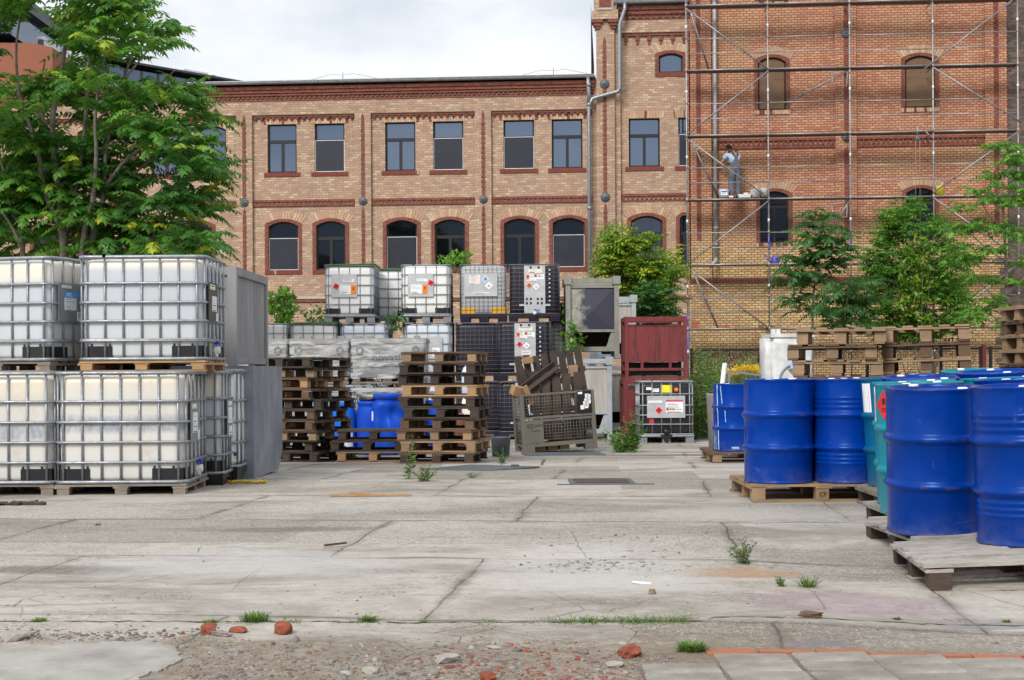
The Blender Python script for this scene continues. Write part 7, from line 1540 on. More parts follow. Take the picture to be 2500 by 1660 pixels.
# ---- trees before the scaffold
def ailanthus(name, label, u_stem, v_base, s, stems, clusters, mat, L=.8, pairs=11, ll=.19, lw=.062, seed=1, bark='bark', tm=.4):
    cr = Crown(); b = P(u_stem, v_base, s); b.z = gz(b.x, b.y); limbs = []; rs = np.random.RandomState(seed)
    pj = lambda u, v, dy=0: Vector((P(u, v, s).x * (F/s + dy) / (F/s), F/s + dy, EYE + (P(u, v, s).z - EYE) * (F/s + dy) / (F/s)))
    for pts, r0, r1 in stems: q = [pj(u, v, rs.uniform(-.15, .15)) for u, v in pts]; q[0].z = min(q[0].z, b.z - .05) if pts[0][1] >= v_base else q[0].z; limbs.append((spl(q, 3), r0, r1))
    for u, v, nl, k in clusters + ([(u + rs.uniform(-26, 26), v + rs.uniform(-22, 22), nl - 1, k * .9) for u, v, nl, k in clusters] if name == 'robinia_tree' else []):
        c = np.array(pj(u, v, rs.uniform(-.5, .5))); a0 = rs.uniform(0, 6.28)
        for j in range(nl): a = a0 + j * 6.283 / nl + rs.uniform(-.25, .25); cr.compound(c, (math.cos(a), math.sin(a) * .8 - .2, rs.uniform(.25, 1.3)), L * k * rs.uniform(.75, 1.15), pairs, ll * k, lw * k, np.clip(tm + .2 * rs.randn(), 0, .95), rs.uniform(.8, 1.6))
    return tree(name, label, 'tree', b, limbs, cr, mat, bark)
ailanthus('tree_of_heaven', 'young dark green tree of heaven before the scaffolded wall, behind the wrapped machine', 1982, 900, 100, [([(1982, 960), (1984, 780), (1988, 700), (2000, 640), (2004, 570)], .035, .012), ([(1984, 770), (1965, 730), (1945, 690)], .018, .008), ([(1988, 700), (2040, 660), (2070, 620)], .018, .008), ([(1984, 780), (1955, 745), (1935, 740)], .014, .006)],
    [(2004, 560, 9, 1.0), (2000, 600, 8, 1.1), (1975, 640, 8, 1.0), (2030, 620, 8, 1.0), (2050, 640, 7, .9), (1950, 680, 8, 1.0), (1985, 690, 8, 1.1), (1940, 740, 8, .9), (1960, 650, 7, 1.0), (2045, 590, 7, .8), (1925, 695, 7, .9), (2010, 655, 8, 1.0), (1985, 590, 7, .9), (1960, 760, 6, .8), (1995, 540, 7, .9)], 'dark_leaf', seed=3)
ailanthus('tree_of_heaven', 'low dark green tree of heaven right of the young one, above the pallets', 2060, 900, 104, [([(2060, 960), (2062, 800), (2070, 720)], .03, .01), ([(2062, 800), (2035, 770), (2020, 750)], .014, .006), ([(2062, 790), (2095, 750)], .014, .006)],
    [(2070, 715, 9, 1.0), (2040, 740, 8, 1.0), (2090, 745, 8, .9), (2025, 775, 8, .9), (2060, 770, 9, 1.0), (2110, 700, 7, .9), (2085, 790, 8, .9), (2050, 800, 8, .8), (2120, 745, 7, .8), (2030, 810, 6, .7)], 'dark_leaf', seed=4, tm=.35)
shp = [(2225, 490), (2260, 510), (2300, 545), (2335, 600), (2345, 680), (2372, 760), (2360, 800), (2310, 830), (2150, 830), (2110, 800), (2120, 740), (2130, 690), (2125, 640), (2145, 590), (2150, 560), (2165, 520)]
bushy('bushy_tree', 'dense bright green bushy tree in the middle of the scaffolded wall', 'tree', 2110, 2375, 490, 830, 96, 2700, 'bright_leaf', .30, .055, None, shp, 1.0, 'bark', 3, .36, .22, 9, seed=5)
bushy('creeper', 'pale green creeper hanging on the front of the bushy tree', 'plant', 2180, 2290, 560, 800, 100, 800, 'lime_leaf', .13, .07, None, [(2215, 560), (2260, 580), (2285, 680), (2270, 790), (2200, 800), (2185, 700)], .25, 'bark', None, .25, .2, 5, seed=6)
ailanthus('robinia_tree', 'tall loose green tree with a slim trunk at the right edge before the scaffold', 2458, 900, 112, [([(2456, 990), (2458, 800), (2456, 640), (2450, 540), (2448, 440), (2450, 360)], .05, .012), ([(2456, 640), (2400, 600), (2360, 560)], .018, .007), ([(2457, 720), (2520, 660), (2560, 600)], .022, .008), ([(2456, 600), (2500, 560), (2520, 500)], .018, .007), ([(2450, 560), (2410, 520), (2390, 470)], .016, .006), ([(2458, 800), (2420, 770), (2390, 760)], .016, .006), ([(2457, 760), (2400, 700), (2340, 655)], .016, .006), ([(2456, 830), (2400, 790), (2370, 770)], .012, .005)],
    [(2450, 365, 8, .9), (2470, 400, 8, .9), (2430, 440, 8, 1.0), (2490, 440, 8, 1.0), (2390, 470, 8, .9), (2420, 500, 8, .9), (2480, 500, 8, 1.0), (2515, 480, 8, 1.0), (2360, 555, 8, 1.0), (2395, 560, 7, .9), (2340, 610, 7, .9), (2375, 640, 8, 1.0), (2420, 620, 8, .9), (2490, 590, 8, 1.0), (2520, 640, 8, 1.0), (2340, 660, 7, .9), (2400, 690, 8, .9), (2430, 740, 8, .9), (2390, 765, 8, 1.0), (2495, 700, 7, .9), (2470, 800, 6, .8), (2370, 775, 7, .8), (2500, 380, 7, .9), (2355, 520, 6, .8), (2330, 570, 6, .9), (2440, 560, 7, .9), (2500, 780, 7, .9)], 'bright_leaf', L=.56, pairs=8, ll=.13, lw=.05, seed=9, tm=.42, bark='bark')
shp = [(1490, 560), (1560, 565), (1600, 600), (1650, 625), (1672, 655), (1640, 680), (1610, 720), (1640, 770), (1520, 790), (1500, 720), (1470, 690), (1450, 660), (1470, 620), (1490, 600)]
bushy('elder_bush', 'yellow green bush growing between the frame crates and the scaffold', 'bush', 1450, 1675, 560, 790, 104, 1700, 'lime_leaf', .30, .055, None, shp, .8, 'bark_dark', 3, .42, .24, 8, seed=7)
bushy('dark_bush', 'dark low part of a bush above the red bins', 'bush', 1545, 1650, 690, 800, 108, 700, 'dark_leaf', .2, .05, None, None, .5, 'bark_dark', 3, .4, .3, 5, seed=8)
bushy('shrub', 'round leafy green shrub beside the corrugated container', 'bush', 655, 722, 702, 790, 105, 900, 'bright_leaf', .13, .065, None, None, .5, 'bark_dark', None, .45, .25, 5, seed=9)
bushy('creeper', 'green creeper spilling over the white tanks right of the shrub', 'plant', 715, 800, 752, 785, 116, 130, 'bright_leaf', .12, .07, None, None, .4, 'stem_green', None, .55, .25, 3, basez=2.15, seed=10)
bushy('creeper', 'leafy creeper on top of the grey tank with yellow feet', 'plant', 1075, 1150, 620, 642, 116, 160, 'bright_leaf', .13, .07, None, None, .4, 'stem_green', None, .7, .3, 3, basez=3.2, seed=11)
bushy('creeper', 'small creeper tuft between the two orange-labelled tanks', 'plant', 950, 985, 770, 805, 122, 60, 'dark_leaf', .13, .08, None, None, .25, 'stem_green', None, .5, .25, 2, basez=1.9, seed=12)
bushy('creeper', 'green creeper climbing the left post of the peeling dark crate', 'plant', 1380, 1425, 770, 870, 124, 110, 'bright_leaf', .12, .08, None, None, .15, 'stem_green', None, .5, .25, 3, seed=13)
bushy('creeper', 'green and red leaved creeper between the black tanks and the frame crates', 'plant', 1362, 1395, 690, 830, 118, 150, 'bright_leaf', .13, .08, None, None, .3, 'stem_green', None, .45, .25, 3, seed=14)
bushy('red_creeper', 'bright red leaves hanging behind the peeling dark crate', 'plant', 1368, 1384, 770, 800, 117, 40, 'red_leaf', .13, .08, None, None, .15, 'stem_green', None, .5, .25, 2, seed=15)
for k, (u0, u1, v0) in enumerate(((1655, 1705, 900), (1690, 1770, 850), (1735, 1800, 870), (1800, 1850, 860))):
    cr = Crown(); rs = np.random.RandomState(40 + k); limbs = []; b = P((u0+u1)/2, 1060, 118); b.z = gz(b.x, b.y)
    for j in range(48):
        u = rs.uniform(u0, u1); top = v0 + rs.uniform(0, 80); s_ = rs.uniform(110, 126); p0 = P(u, 1060, s_); p0.z = gz(p0.x, p0.y); p1 = P(u + rs.uniform(-12, 12), top, s_); limbs.append(([p0, p0.lerp(p1, .5) + Vector((rs.uniform(-.03, .03), 0, 0)), p1], .006, .002)); L_ = (p1 - p0).length
        for i in range(int(L_ / .035)): c = np.array(p0.lerp(p1, (i + .5) * .035 / L_)); a = rs.uniform(0, 6.28); cr.simple(c, rs.uniform(.10, .2), .034, np.clip(.4 + .25 * rs.randn(), 0, 1), (math.cos(a), math.sin(a), .5))
    tree('tall_weed', ['tall green weeds right behind the lone black tank', 'tall green weeds before the vine-covered fence', 'tall weeds behind the paint-streaked drum', 'tall weeds left of the wrapped machine'][k], 'weeds', b, limbs, cr, 'weed_leaf', 'stem_green', 'tall weeds by the fence')
cr = Crown(); fl = Crown(); rs = np.random.RandomState(50); limbs = []; b = P(1818, 1040, 150); b.z = gz(b.x, b.y)
for j in range(60):
    u = rs.uniform(1782, 1856); top = 890 + abs(u - 1826) * .35 + rs.uniform(0, 12); p1 = P(u, top, 150 + rs.uniform(-4, 4)); p0 = Vector((b.x + (p1.x - b.x) * .5, p1.y, b.z)); limbs.append(([p0, p1], .005, .002))
    for i in range(26): c = np.array(p0.lerp(p1, .3 + .66 * i / 26)); a = rs.uniform(0, 6.28); cr.simple(c, .10, .022, np.clip(.4 + .25 * rs.randn(), 0, 1), (math.cos(a), math.sin(a), .4))
    for i in range(26): fl.simple(np.array(p1) + rs.randn(3) * np.array([.05, .05, .016]), .032, .032, rs.rand(), (rs.uniform(-1, 1), rs.uniform(-1, 1), .4))
t = tree('flowering_weed', 'clump of yellow flowering weeds left of the wrapped machine', 'flowers', b, limbs, cr, 'weed_leaf', 'stem_green')
for i in range(len(fl.V)): fl.V[i] = fl.V[i] - np.array(b)
obj('flower_head', fl.mesh('flower_head', 'flower_leaf'), None, t)
# dry vines hanging on the fence
_, fa, fan, fL = FN; cr = Crown(); rs = np.random.RandomState(60)
for j in range(1500):
    x_ = rs.beta(.9, 1.5) * fL * .25 if rs.rand() < .8 else rs.uniform(.3, 1) * fL; z_ = 1.87 - rs.exponential(.28); 
    if z_ < .6: continue
    cr.simple((fa.x + x_ * math.cos(fan), fa.y - .04 - rs.uniform(0, .1), fa.z + z_), rs.uniform(.05, .11), .03, rs.rand(), (rs.uniform(-.6, .6), 0, -1))
tag(obj('dry_vine', cr.mesh('dry_vine', 'dry_leaf')), 'dry brown vines hanging over the top of the mesh fence', 'vines', None, 'stuff')
# ---- weeds on the yard
bushy('twiggy_weed', 'twiggy half-dry weed standing between the blue drums and the wrapped boxes', 'weed', 870, 995, 850, 1000, 146, 800, 'weed_leaf', .055, .022, None, [(935, 870), (960, 900), (995, 930), (985, 960), (930, 960), (900, 1010), (870, 960), (905, 920)], .3, 'bark_dark', None, .35, .3, 9, seed=16)
bushy('twiggy_weed', 'dry weed behind the light blue plastic drum', 'weed', 858, 890, 960, 1070, 150, 160, 'weed_leaf', .06, .025, None, None, .2, 'bark_dark', None, .2, .2, 10, seed=17)
def weed(label, u, v, w_px, h_px, n, mat='weed_leaf', L=.5, upright=True, name='weed', group='weeds in the concrete'):
    g = GV(u, v) if v > 1090 else P(u, v, 150); s_ = F / g.y; g.z = gz(g.x, g.y) if g.y > 11 else gnear(g.x, g.y); cr = Crown(); limbs = []; rs = np.random.RandomState(int(u * 7 + v)); W2, H_ = w_px / s_ / 2, h_px / s_
    for j in range(max(2, n // 14)):
        a = rs.uniform(0, 6.28); hh = H_ * rs.uniform(.35, 1.0); r_ = W2 * rs.uniform(.2, 1.0); p0 = Vector((g.x + rs.uniform(-.3, .3) * W2, g.y + rs.uniform(-.3, .3) * W2, g.z - .01)); p1 = Vector((g.x + r_ * math.cos(a), g.y + r_ * math.sin(a) * .7, g.z + hh)); limbs.append((spl([p0, p0.lerp(p1, .5) + Vector((0, 0, hh * .12)), p1], 3), .003, .001))
        for i in range(14): f = (i + 1) / 14; c = np.array(p0.lerp(p1, f)) + np.array([0, 0, hh * .12 * math.sin(math.pi * f)]); b_ = rs.uniform(0, 6.28); cr.simple(c, H_ * L * .28 * rs.uniform(.6, 1.1) * (1.1 - .6 * f) + .012, H_ * .05 + .004, np.clip(.45 + .25 * rs.randn(), 0, 1), (math.cos(b_), math.sin(b_), .5))
    return tree(name, label, 'weed', g, limbs, cr, mat, 'stem_green', group)
weed('tall thin weed before the lower left corner of the tall pallet stack', 1000, 1165, 40, 130, 60); weed('leafy weed clump at the foot of the tall thin weed', 1030, 1172, 100, 45, 220, L=.9)
weed('low weed clump beside the steel plate before the tall stack', 1150, 1162, 60, 16, 120, L=1.1); weed('upright weed with pointed leaves in the concrete before the near pallets', 1822, 1372, 100, 70, 170); weed('green weed at the end of the short crack by the ochre stain', 1908, 1428, 50, 24, 110, L=1.0)
weed('yellow green weed bank right of the mesh box', 1520, 1085, 120, 70, 520, 'bright_leaf', .8); weed('weed sprouting beside the red bin foot', 1545, 1060, 70, 110, 260); weed('weed growing at the left of the mesh box foot', 1225, 1110, 60, 40, 160); weed('tiny weed before the mesh box', 1322, 1118, 26, 20, 60, L=1.0)
def tuft(label, u, v, w_px, h_px, n, mat='weed_leaf', group='grass tufts in the concrete', flat=1.0):
    g = GV(u, v); s_ = F / g.y; g.z = gnear(g.x, g.y); cr = Crown(); rs = np.random.RandomState(int(u * 3 + v)); W2, H_ = w_px / s_ / 2, h_px / s_
    for j in range(n): a = rs.uniform(0, 6.28); r_ = W2 * rs.uniform(0, .55); cr.blade((g.x + r_ * math.cos(a), g.y + r_ * math.sin(a) * .5 * flat, g.z - .004), (math.cos(a) * rs.uniform(.1, 1.1), math.sin(a) * .8, rs.uniform(.5, 1.3)), H_ * rs.uniform(.5, 1.25), .0022, np.clip(.5 + .25 * rs.randn(), 0, 1))
    for i in range(len(cr.V)): cr.V[i] = cr.V[i] - np.array(g)
    return tag(obj('grass_tuft', cr.mesh('grass_tuft', mat), None, None, None, g), label, 'grass', group)
tuft('largest grass tuft at the left end of the brick edging', 1688, 1585, 110, 42, 420); tuft('wispy grass tuft right of the short crack by the ochre stain', 1972, 1428, 60, 50, 110); tuft('grass tuft in the crack left of the largest brick lump', 622, 1518, 110, 40, 300); tuft('low grass left of the tuft by the brick lump', 512, 1520, 80, 14, 160); tuft('grass tuft in the crack at the far left', 95, 1518, 60, 18, 160); tuft('tiny grass tuft on the joint below the left tanks', 238, 1281, 26, 12, 70); tuft('low grass in the middle of the crack', 900, 1515, 80, 24, 200); tuft('small grass tuft in the crack right of the middle', 1035, 1517, 36, 12, 90); tuft('grass tuft by the front edge of the purple stain', 2190, 1500, 30, 14, 80); tuft('small grass tuft beside the dark patch at the right edge', 2457, 1500, 34, 14, 90)
cr = Crown(); rs = np.random.RandomState(70); GC = [(rs.uniform(*((-20, 60), (430, 740), (1330, 1560), (1530, 1720), (800, 1340))[s_])) for s_ in (0, 0, 1, 1, 1, 2, 2, 2, 2, 2, 2, 3, 3, 3, 3, 3, 3, 3, 4, 4, 4, 4)]
for j in range(2600):
    ci = rs.randint(len(GC)); seg = 2 if 5 <= ci < 18 else 0; u = GC[ci] + rs.randn() * 16 * (1 + (ci % 3)); v = 1518 + rs.randn() * 3.5 + (u - 700) * -.001; g = GV(u, v); g.z = gnear(g.x, g.y); a = rs.uniform(0, 6.28); cr.blade((g.x, g.y, g.z - .004), (math.cos(a), math.sin(a), rs.uniform(.4, 1.2)), (.008 + .05 * rs.rand() ** 2) * (.6 + .6 * (seg in (2, 3))) * (.6 + .25 * (ci % 4)), .0018, np.clip(.5 + .3 * rs.randn(), 0, 1))
tag(obj('crack_grass', cr.mesh('crack_grass', 'weed_leaf')), 'thin line of grass growing in the long crack across the foreground', 'grass', None, 'stuff')
# the long open crack itself, a raised slab edge
m = MB(); rr = random.Random(31); up_, lo_ = [], []
for k in range(121):
    u = -60 + k * 22; v = 1519 - (10 if u > 1740 else 0) + rr.uniform(-1.5, 1.5); g = GV(u, v); g.z = gnear(g.x, g.y); w_ = (.002 + rr.random() * .007) * (1 if k % 9 else .2); up_.append(Vector((g.x, g.y + w_, g.z + .003))); lo_.append(Vector((g.x, g.y - w_, g.z + .003)))
for a, b_, c, d in zip(lo_, lo_[1:], up_[1:], up_): m.add([a, b_, c, d], [(0,1,2,3)])
plain('soil', (.05, .042, .034), .95, 0, .3, 40); tag(obj('open_joint', m, M['soil']), 'long dark open joint across the foreground concrete', 'joint', None, 'structure')
# ================================================================ the worker on the scaffold
plain('skin', (.42, .22, .15), .55, 0, .1, 20); plain('shirt', (.36, .48, .66), .85, 0, .12, 9, .2, 'pale_blue_shirt'); plain('overalls', (.115, .125, .165), .85, 0, .18, 7, .25, 'grey_blue_dungarees'); plain('hair', (.02, .015, .012), .6, 0, .3, 40, .3); plain('strap_cloth', (.02, .025, .05), .8); plain('shoe', (.03, .027, .025), .6)
def skin(name, pts, edges, rad, mat, parent, root=0, sub=2):
    me = bpy.data.meshes.new(name); me.from_pydata(pts, edges, []); o = bpy.data.objects.new(name, me); COL.objects.link(o); o.parent = parent; me.materials.append(mat)
    sm = o.modifiers.new('skin', 'SKIN'); sm.use_smooth_shade = True; sm.branch_smoothing = .6
    lay = me.skin_vertices[0] if me.skin_vertices else None
    if lay is None: 
        bm = bmesh.new(); bm.from_mesh(me); bm.verts.layers.skin.verify(); bm.to_mesh(me); bm.free(); lay = me.skin_vertices[0]
    for i, r_ in enumerate(rad): lay.data[i].radius = (r_, r_) if isinstance(r_, (int, float)) else r_; lay.data[i].use_root = (i == root)
    ss = o.modifiers.new('sub', 'SUBSURF'); ss.levels = sub; ss.render_levels = sub
    dg = bpy.context.evaluated_depsgraph_get(); ev = bpy.data.meshes.new_from_object(o.evaluated_get(dg)); o.modifiers.clear(); o.data = ev; ev.name = name; ev.polygons.foreach_set('use_smooth', [True] * len(ev.polygons)); return o
wxx, wz0 = wl(1794, 484, SY + .45)
pt = thing('person', 'person in pale blue shirt and grey dungarees standing on the scaffold, working at wall', 'person', wpt(wxx, SY + .42, LV[3] + .021), -WA + .35); pt.scale = (1.07,) * 3
# local frame: x right along the wall, y towards the wall; he faces the wall, turned to his left (image left)
J = {'pelvis': (0, 0, .90), 'waist': (-.01, 0, 1.06), 'chest': (-.035, .05, 1.27), 'neck': (-.06, .12, 1.41), 'nk2': (-.075, .16, 1.465), 'head': (-.09, .205, 1.53), 'crown': (-.095, .20, 1.615),
     'shl': (-.19, .12, 1.35), 'ell': (-.29, .22, 1.13), 'wrl': (-.32, .44, 1.12), 'shr': (.13, -.03, 1.36), 'elr': (.10, .2, 1.12), 'wrr': (-.06, .42, 1.12),
     'hpl': (-.09, .0, .86), 'knl': (-.10, .03, .48), 'anl': (-.10, .0, .09), 'tol': (-.13, .15, .04), 'hpr': (.09, 0, .86), 'knr': (.105, .02, .48), 'anr': (.10, -.02, .09), 'tor': (.085, .14, .04)}
N = list(J); ix = {n: i for i, n in enumerate(N)}
E = [('pelvis', 'waist'), ('waist', 'chest'), ('chest', 'neck'), ('neck', 'nk2'), ('nk2', 'head'), ('head', 'crown'), ('chest', 'shl'), ('shl', 'ell'), ('ell', 'wrl'), ('chest', 'shr'), ('shr', 'elr'), ('elr', 'wrr'), ('pelvis', 'hpl'), ('hpl', 'knl'), ('knl', 'anl'), ('anl', 'tol'), ('pelvis', 'hpr'), ('hpr', 'knr'), ('knr', 'anr'), ('anr', 'tor')]
RD = {'pelvis': (.15, .12), 'waist': (.15, .115), 'chest': (.165, .115), 'neck': .065, 'nk2': .055, 'head': (.078, .092), 'crown': (.06, .07), 'shl': .06, 'ell': .045, 'wrl': .028, 'shr': .06, 'elr': .045, 'wrr': .028, 'hpl': .10, 'knl': .065, 'anl': .042, 'tol': .035, 'hpr': .10, 'knr': .065, 'anr': .042, 'tor': .035}
pts = [J[n] for n in N]; ed = [(ix[a], ix[b_]) for a, b_ in E]; rad = [RD[n] for n in N]
def hand(w, d, sgn):
    """palm and five bent fingers added to the skeleton"""
    w = Vector(w); d = Vector(d).normalized(); s_ = d.cross(Vector((0, 0, 1))).normalized() * sgn; dn = Vector((0, 0, -1)); wi = [i for i, q in enumerate(pts) if (Vector(q) - w).length < 1e-6][0]
    palm = w + d * .07; pts.append(tuple(palm)); rad.append((.034, .018)); pi_ = len(pts) - 1; ed.append((wi, pi_))
    for k, L in enumerate((.068, .078, .072, .056)):
        a = palm + s_ * (.027 - .018 * k) + d * .03; b_ = a + d * L * .5 + dn * L * .15; c = b_ + d * L * .3 + dn * L * .4; i0 = len(pts); pts.extend([tuple(a), tuple(b_), tuple(c)]); rad.extend([.0095, .0088, .0075]); ed.extend([(pi_, i0), (i0, i0+1), (i0+1, i0+2)])
    a = w + d * .035 + s_ * .034; b_ = a + d * .03 + s_ * .014 + dn * .012; i0 = len(pts); pts.extend([tuple(a), tuple(b_)]); rad.extend([.0105, .009]); ed.extend([(pi_, i0), (i0, i0+1)])
hand(J['wrl'], (.05, 1, .1), 1); hand(J['wrr'], (-.4, 1, .1), -1)
rad = [tuple(q * .72 for q in r_) if n in ('chest', 'waist', 'pelvis') else r_ * .74 if n in ('shl', 'shr', 'hpl', 'hpr') else r_ for n, r_ in zip(N, rad)] + rad[len(N):]
body = skin('body', pts, ed, rad, M['skin'], pt)
hd = Vector(J['head']); fw = Vector((-.6, .72, -.35)).normalized(); sdv = fw.cross(Vector((0, 0, 1))).normalized(); m = MB(); m.rings([[hd + fw * f + sdv * a * w_ + Vector((0, 0, z)) for a in (-1, -.3, .3, 1)] for f, w_, z in ((.078, .018, -.035), (.112, .016, -.03), (.082, .010, .02))], smooth=True); obj('nose', m, M['skin'], body)
plain('eye_dark', (.03, .025, .02), .3); plain('lip', (.32, .12, .10), .5)
for sg in (-1, 1): m = MB(); m.lathe([(.001, -.012), (.012, -.009), (.012, .004)], 10, tuple(hd + fw * .078 + sdv * .034 * sg + Vector((0, 0, .012))), 0, 'Y'); obj('eye', m, M['eye_dark'], body); m = MB(); m.lathe([(.001, -.006), (.024, -.004), (.03, .004), (.018, .012)], 12, tuple(hd + sdv * .084 * sg + Vector((0, 0, -.01))), 0, 'X'); obj('ear', m, M['skin'], body)
m = MB(); m.bar(hd + fw * .084 - sdv * .024 + Vector((0, 0, -.058)), hd + fw * .084 + sdv * .024 + Vector((0, 0, -.058)), .012, .008); obj('mouth', m, M['lip'], body)
m = MB(); lv = []
for k in range(9):
    a = math.pi / 2 * k / 8; r_ = .101 * math.cos(a); ring = []
    for j in range(18):
        w_ = 2 * math.pi * j / 18; dirv = Vector((math.cos(w_), math.sin(w_), 0)); low = -.055 if dirv.dot(fw) < .35 else .035; ring.append(hd + dirv * r_ * (1.0 if dirv.dot(fw) < .35 else .93) + Vector((0, .0, low * (1 - k / 8) + .02 + .098 * math.sin(a))))
    lv.append(ring)
m.rings(lv, cap0=False); obj('hair', m, M['hair'], pt)
def sub(name, names, grow, mat, over={}, extra=None):
    nn = [n for n in names]; p_ = [over.get(n, J[n]) for n in nn]; e_ = [(nn.index(a), nn.index(b_)) for a, b_ in E if a in nn and b_ in nn]; r_ = []
    for n in nn: q = RD[n]; g = grow[n] if isinstance(grow, dict) else grow; r_.append(tuple(x + g for x in q) if isinstance(q, tuple) else q + g)
    return skin(name, p_, e_, r_, mat, pt, nn.index('chest') if 'chest' in nn else 0)
sub('shirt', ['waist', 'chest', 'neck', 'shl', 'ell', 'shr', 'elr'], {'waist': .016, 'chest': .026, 'neck': .022, 'shl': .032, 'shr': .032, 'ell': .024, 'elr': .024}, M['shirt'], {'neck': (-.055, .11, 1.39), 'ell': (-.262, .19, 1.19), 'elr': (.107, .14, 1.185), 'waist': (-.01, .0, .97)})
sub('dungarees', ['waist', 'pelvis', 'hpl', 'knl', 'anl', 'hpr', 'knr', 'anr'], {'waist': .022, 'pelvis': .024, 'hpl': .022, 'knl': .03, 'anl': .04, 'hpr': .022, 'knr': .03, 'anr': .04}, M['overalls'], {'waist': (-.01, -.0, 1.12), 'anl': (-.10, 0, .07), 'anr': (.10, -.02, .07)})
bk = MB(); bk.prism([(-.15, .97), (.13, .97), (.06, 1.16), (.03, 1.24), (-.03, 1.24), (-.07, 1.16)], -.125, -.085); obj('bib_back', bk, M['overalls'], pt)
m = MB()
for x0, x1, x2 in ((-.012, -.125, -.13), (.012, .065, .07)): m.tube([(x0, -.110, 1.22), ((x0 + x1)/2, -.098, 1.32), (x1, -.03, 1.43), (x2, .07, 1.455), (x2, .18, 1.34)], .016, 6)
obj('shoulder_strap', m, M['strap_cloth'], pt)
for a, b_ in (('anl', 'tol'), ('anr', 'tor')):
    p0, p1 = Vector(J[a]), Vector(J[b_]); d = (p1 - p0); d.z = 0; d.normalize(); m = MB(); s_ = Vector((-d.y, d.x, 0)); lv = []
    for f, w_, h_ in ((-.08, .035, .08), (-.05, .045, .11), (.03, .048, .10), (.12, .05, .06), (.18, .035, .045)): c = Vector((p0.x, p0.y, 0)) + d * f; lv.append([c - s_ * w_, c + s_ * w_, c + s_ * w_ * .8 + Vector((0, 0, h_)), c - s_ * w_ * .8 + Vector((0, 0, h_))])
    m.rings(lv); obj('shoe', m, M['shoe'], pt)
# ================================================================ far buildings on the left
plain('orange_render', (.27, .10, .058), .9, 0, .08, .5); plain('grey_panel', (.22, .24, .28), .5, .2, .1, 1); plain('dark_panel', (.05, .055, .065), .5, .2, .1, 1); plain('white_panel', (.62, .64, .67), .6, 0, .08, 1)
FS = 62.0
a = P(-60, 500, FS); b0 = P(128, 115, FS); t = thing('orange_house', 'orange rendered modern house behind the tree at the upper left', 'building', (0, 0, 0)); zt = P(0, 88, FS).z; xr = P(128, 115, FS).x; xl = P(-200, 100, FS).x; Y_ = F / FS
m = MB(); m.prism([(xl, -.5), (xr, -.5), (xr, P(128, 117, FS).z), (P(80, 106, FS).x, P(80, 106, FS).z), (xl, P(60, 102, FS).z)], Y_, Y_ + 10); obj('wall', m, M['orange_render'], t)
m = MB(); x2 = P(29, 40, FS).x; m.bb(xl, x2, Y_ - .25, Y_ + 8, P(20, 87, FS).z, P(20, 12, FS).z); g = obj('glazed_floor', m, M['pane_blue'], t)
m = MB()
for u in (-40, -14, 12, 29): xx = P(u, 40, FS).x; m.bb(xx - .07, xx + .07, Y_ - .33, Y_ - .2, P(20, 87, FS).z, P(20, 12, FS).z)
m.bb(xl, x2 + .07, Y_ - .33, Y_ - .2, P(20, 34, FS).z - .06, P(20, 34, FS).z + .06); obj('mullion', m, M['dark_panel'], t)
m = MB(); m.bb(xl, x2 + .3, Y_ - .9, Y_ + 8.2, P(20, 12, FS).z, P(20, 12, FS).z + .5); obj('roof', m, M['dark_panel'], t)
m = MB(); m.bb(P(68, 80, FS).x, P(88, 80, FS).x, Y_ + 1, Y_ + 3, P(70, 105, FS).z - .4, P(70, 75, FS).z); m.bb(P(93, 90, FS).x, P(140, 80, FS).x, Y_ + 3, Y_ + 4, P(100, 108, FS).z - .4, P(100, 62, FS).z); obj('roof_block', m, M['white_panel'], t)
m = MB(); p0 = P(78, 90, FS); m.bb(p0.x - .08, p0.x + .12, Y_ + .9, Y_ + .99, p0.z - .3, p0.z + .1); obj('roof_window', m, M['dark_panel'], t)
A, B = P(85, 104, 56), P(612, 209, 49.3); hz = (A.z + B.z) / 2; L = math.hypot(B.x - A.x, B.y - A.y); an = math.atan2(B.y - A.y, B.x - A.x)
t = thing('glazed_office', 'long modern office with blue ribbon windows and flat roof receding behind the wing', 'building', (A.x, A.y, 0), an)
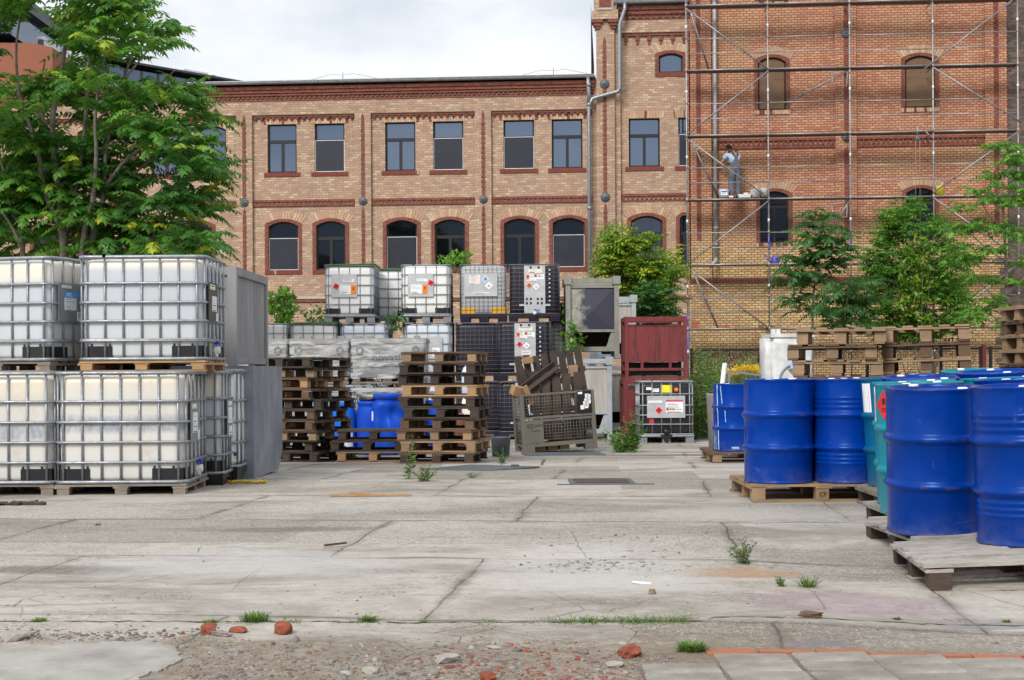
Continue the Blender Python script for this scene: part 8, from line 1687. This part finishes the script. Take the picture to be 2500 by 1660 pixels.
m = MB(); m.bb(0, L, .02, 9, -.4, hz - .35); obj('wall', m, M['grey_panel'], t)
m = MB(); m.bb(-.2, L + .3, -.2, 9.2, hz - .12, hz - .02); obj('roof', m, M['dark_panel'], t)
for z0, z1 in ((hz - 1.45, hz - .36), (hz - 3.3, hz - 2.1), (hz - 5.2, hz - 3.9)):
    m = MB(); m.bb(.05, L - .05, -.03, .02, z0, z1); w_ = obj('window_band', m, M['pane_blue'], t); m = MB(); n = int(L / .82)
    for k in range(n + 1): x_ = .05 + k * (L - .1) / n; m = MB(); m.bb(x_ - .05, x_ + .05, -.07, -.031, z0, z1); obj('mullion', m, M['dark_panel'], w_)
m = MB(); m.bb(-.1, L + .1, -.12, -.035, hz - 1.85, hz - 1.47); obj('ledge', m, M['grey_panel'], t)
m = MB(); x_ = L * .84; m.bb(x_ - .7, x_ + .7, 2, 3.4, hz - .02, hz + .62); o = obj('roof_unit', m, M['white_panel'], t); m = MB()
for k in range(6): m.bb(x_ - .1, x_ + .6, 1.96, 1.995, hz + .12 + k * .07, hz + .16 + k * .07)
obj('louvre', m, M['dark_panel'], o)
# houses on the other side of the yard, behind the viewer: what the lower windows mirror
t = thing('opposite_house', 'dark brick row of gabled sheds across the yard, seen mirrored in the lower windows', 'building', (0, -34, 0)); m = MB(); rf = MB()
for k in range(6):
    x0 = -36 + k * 13; m.prism([(x0, -.3), (x0 + 11.6, -.3), (x0 + 11.6, 7.5), (x0 + 5.8, 12.2 + (k % 3) * .8), (x0, 7.5)], -8, 0)
m.bb(-36, 42, -8.1, -.3, -.3, 7.4); obj('wall', m, M['blackened_brick'], t)
# ---- lettering becomes plain mesh
dg = bpy.context.evaluated_depsgraph_get(); dg.update()
for o in TEXTS:
    me = bpy.data.meshes.new_from_object(o.evaluated_get(dg)); q = bpy.data.objects.new(o.name.split('.')[0] + '_tmp', me); COL.objects.link(q)
    q.parent = o.parent; q.location = o.location; q.rotation_euler = o.rotation_euler; q.scale = o.scale; nm = o.name.split('.')[0]; bpy.data.objects.remove(o); q.name = nm
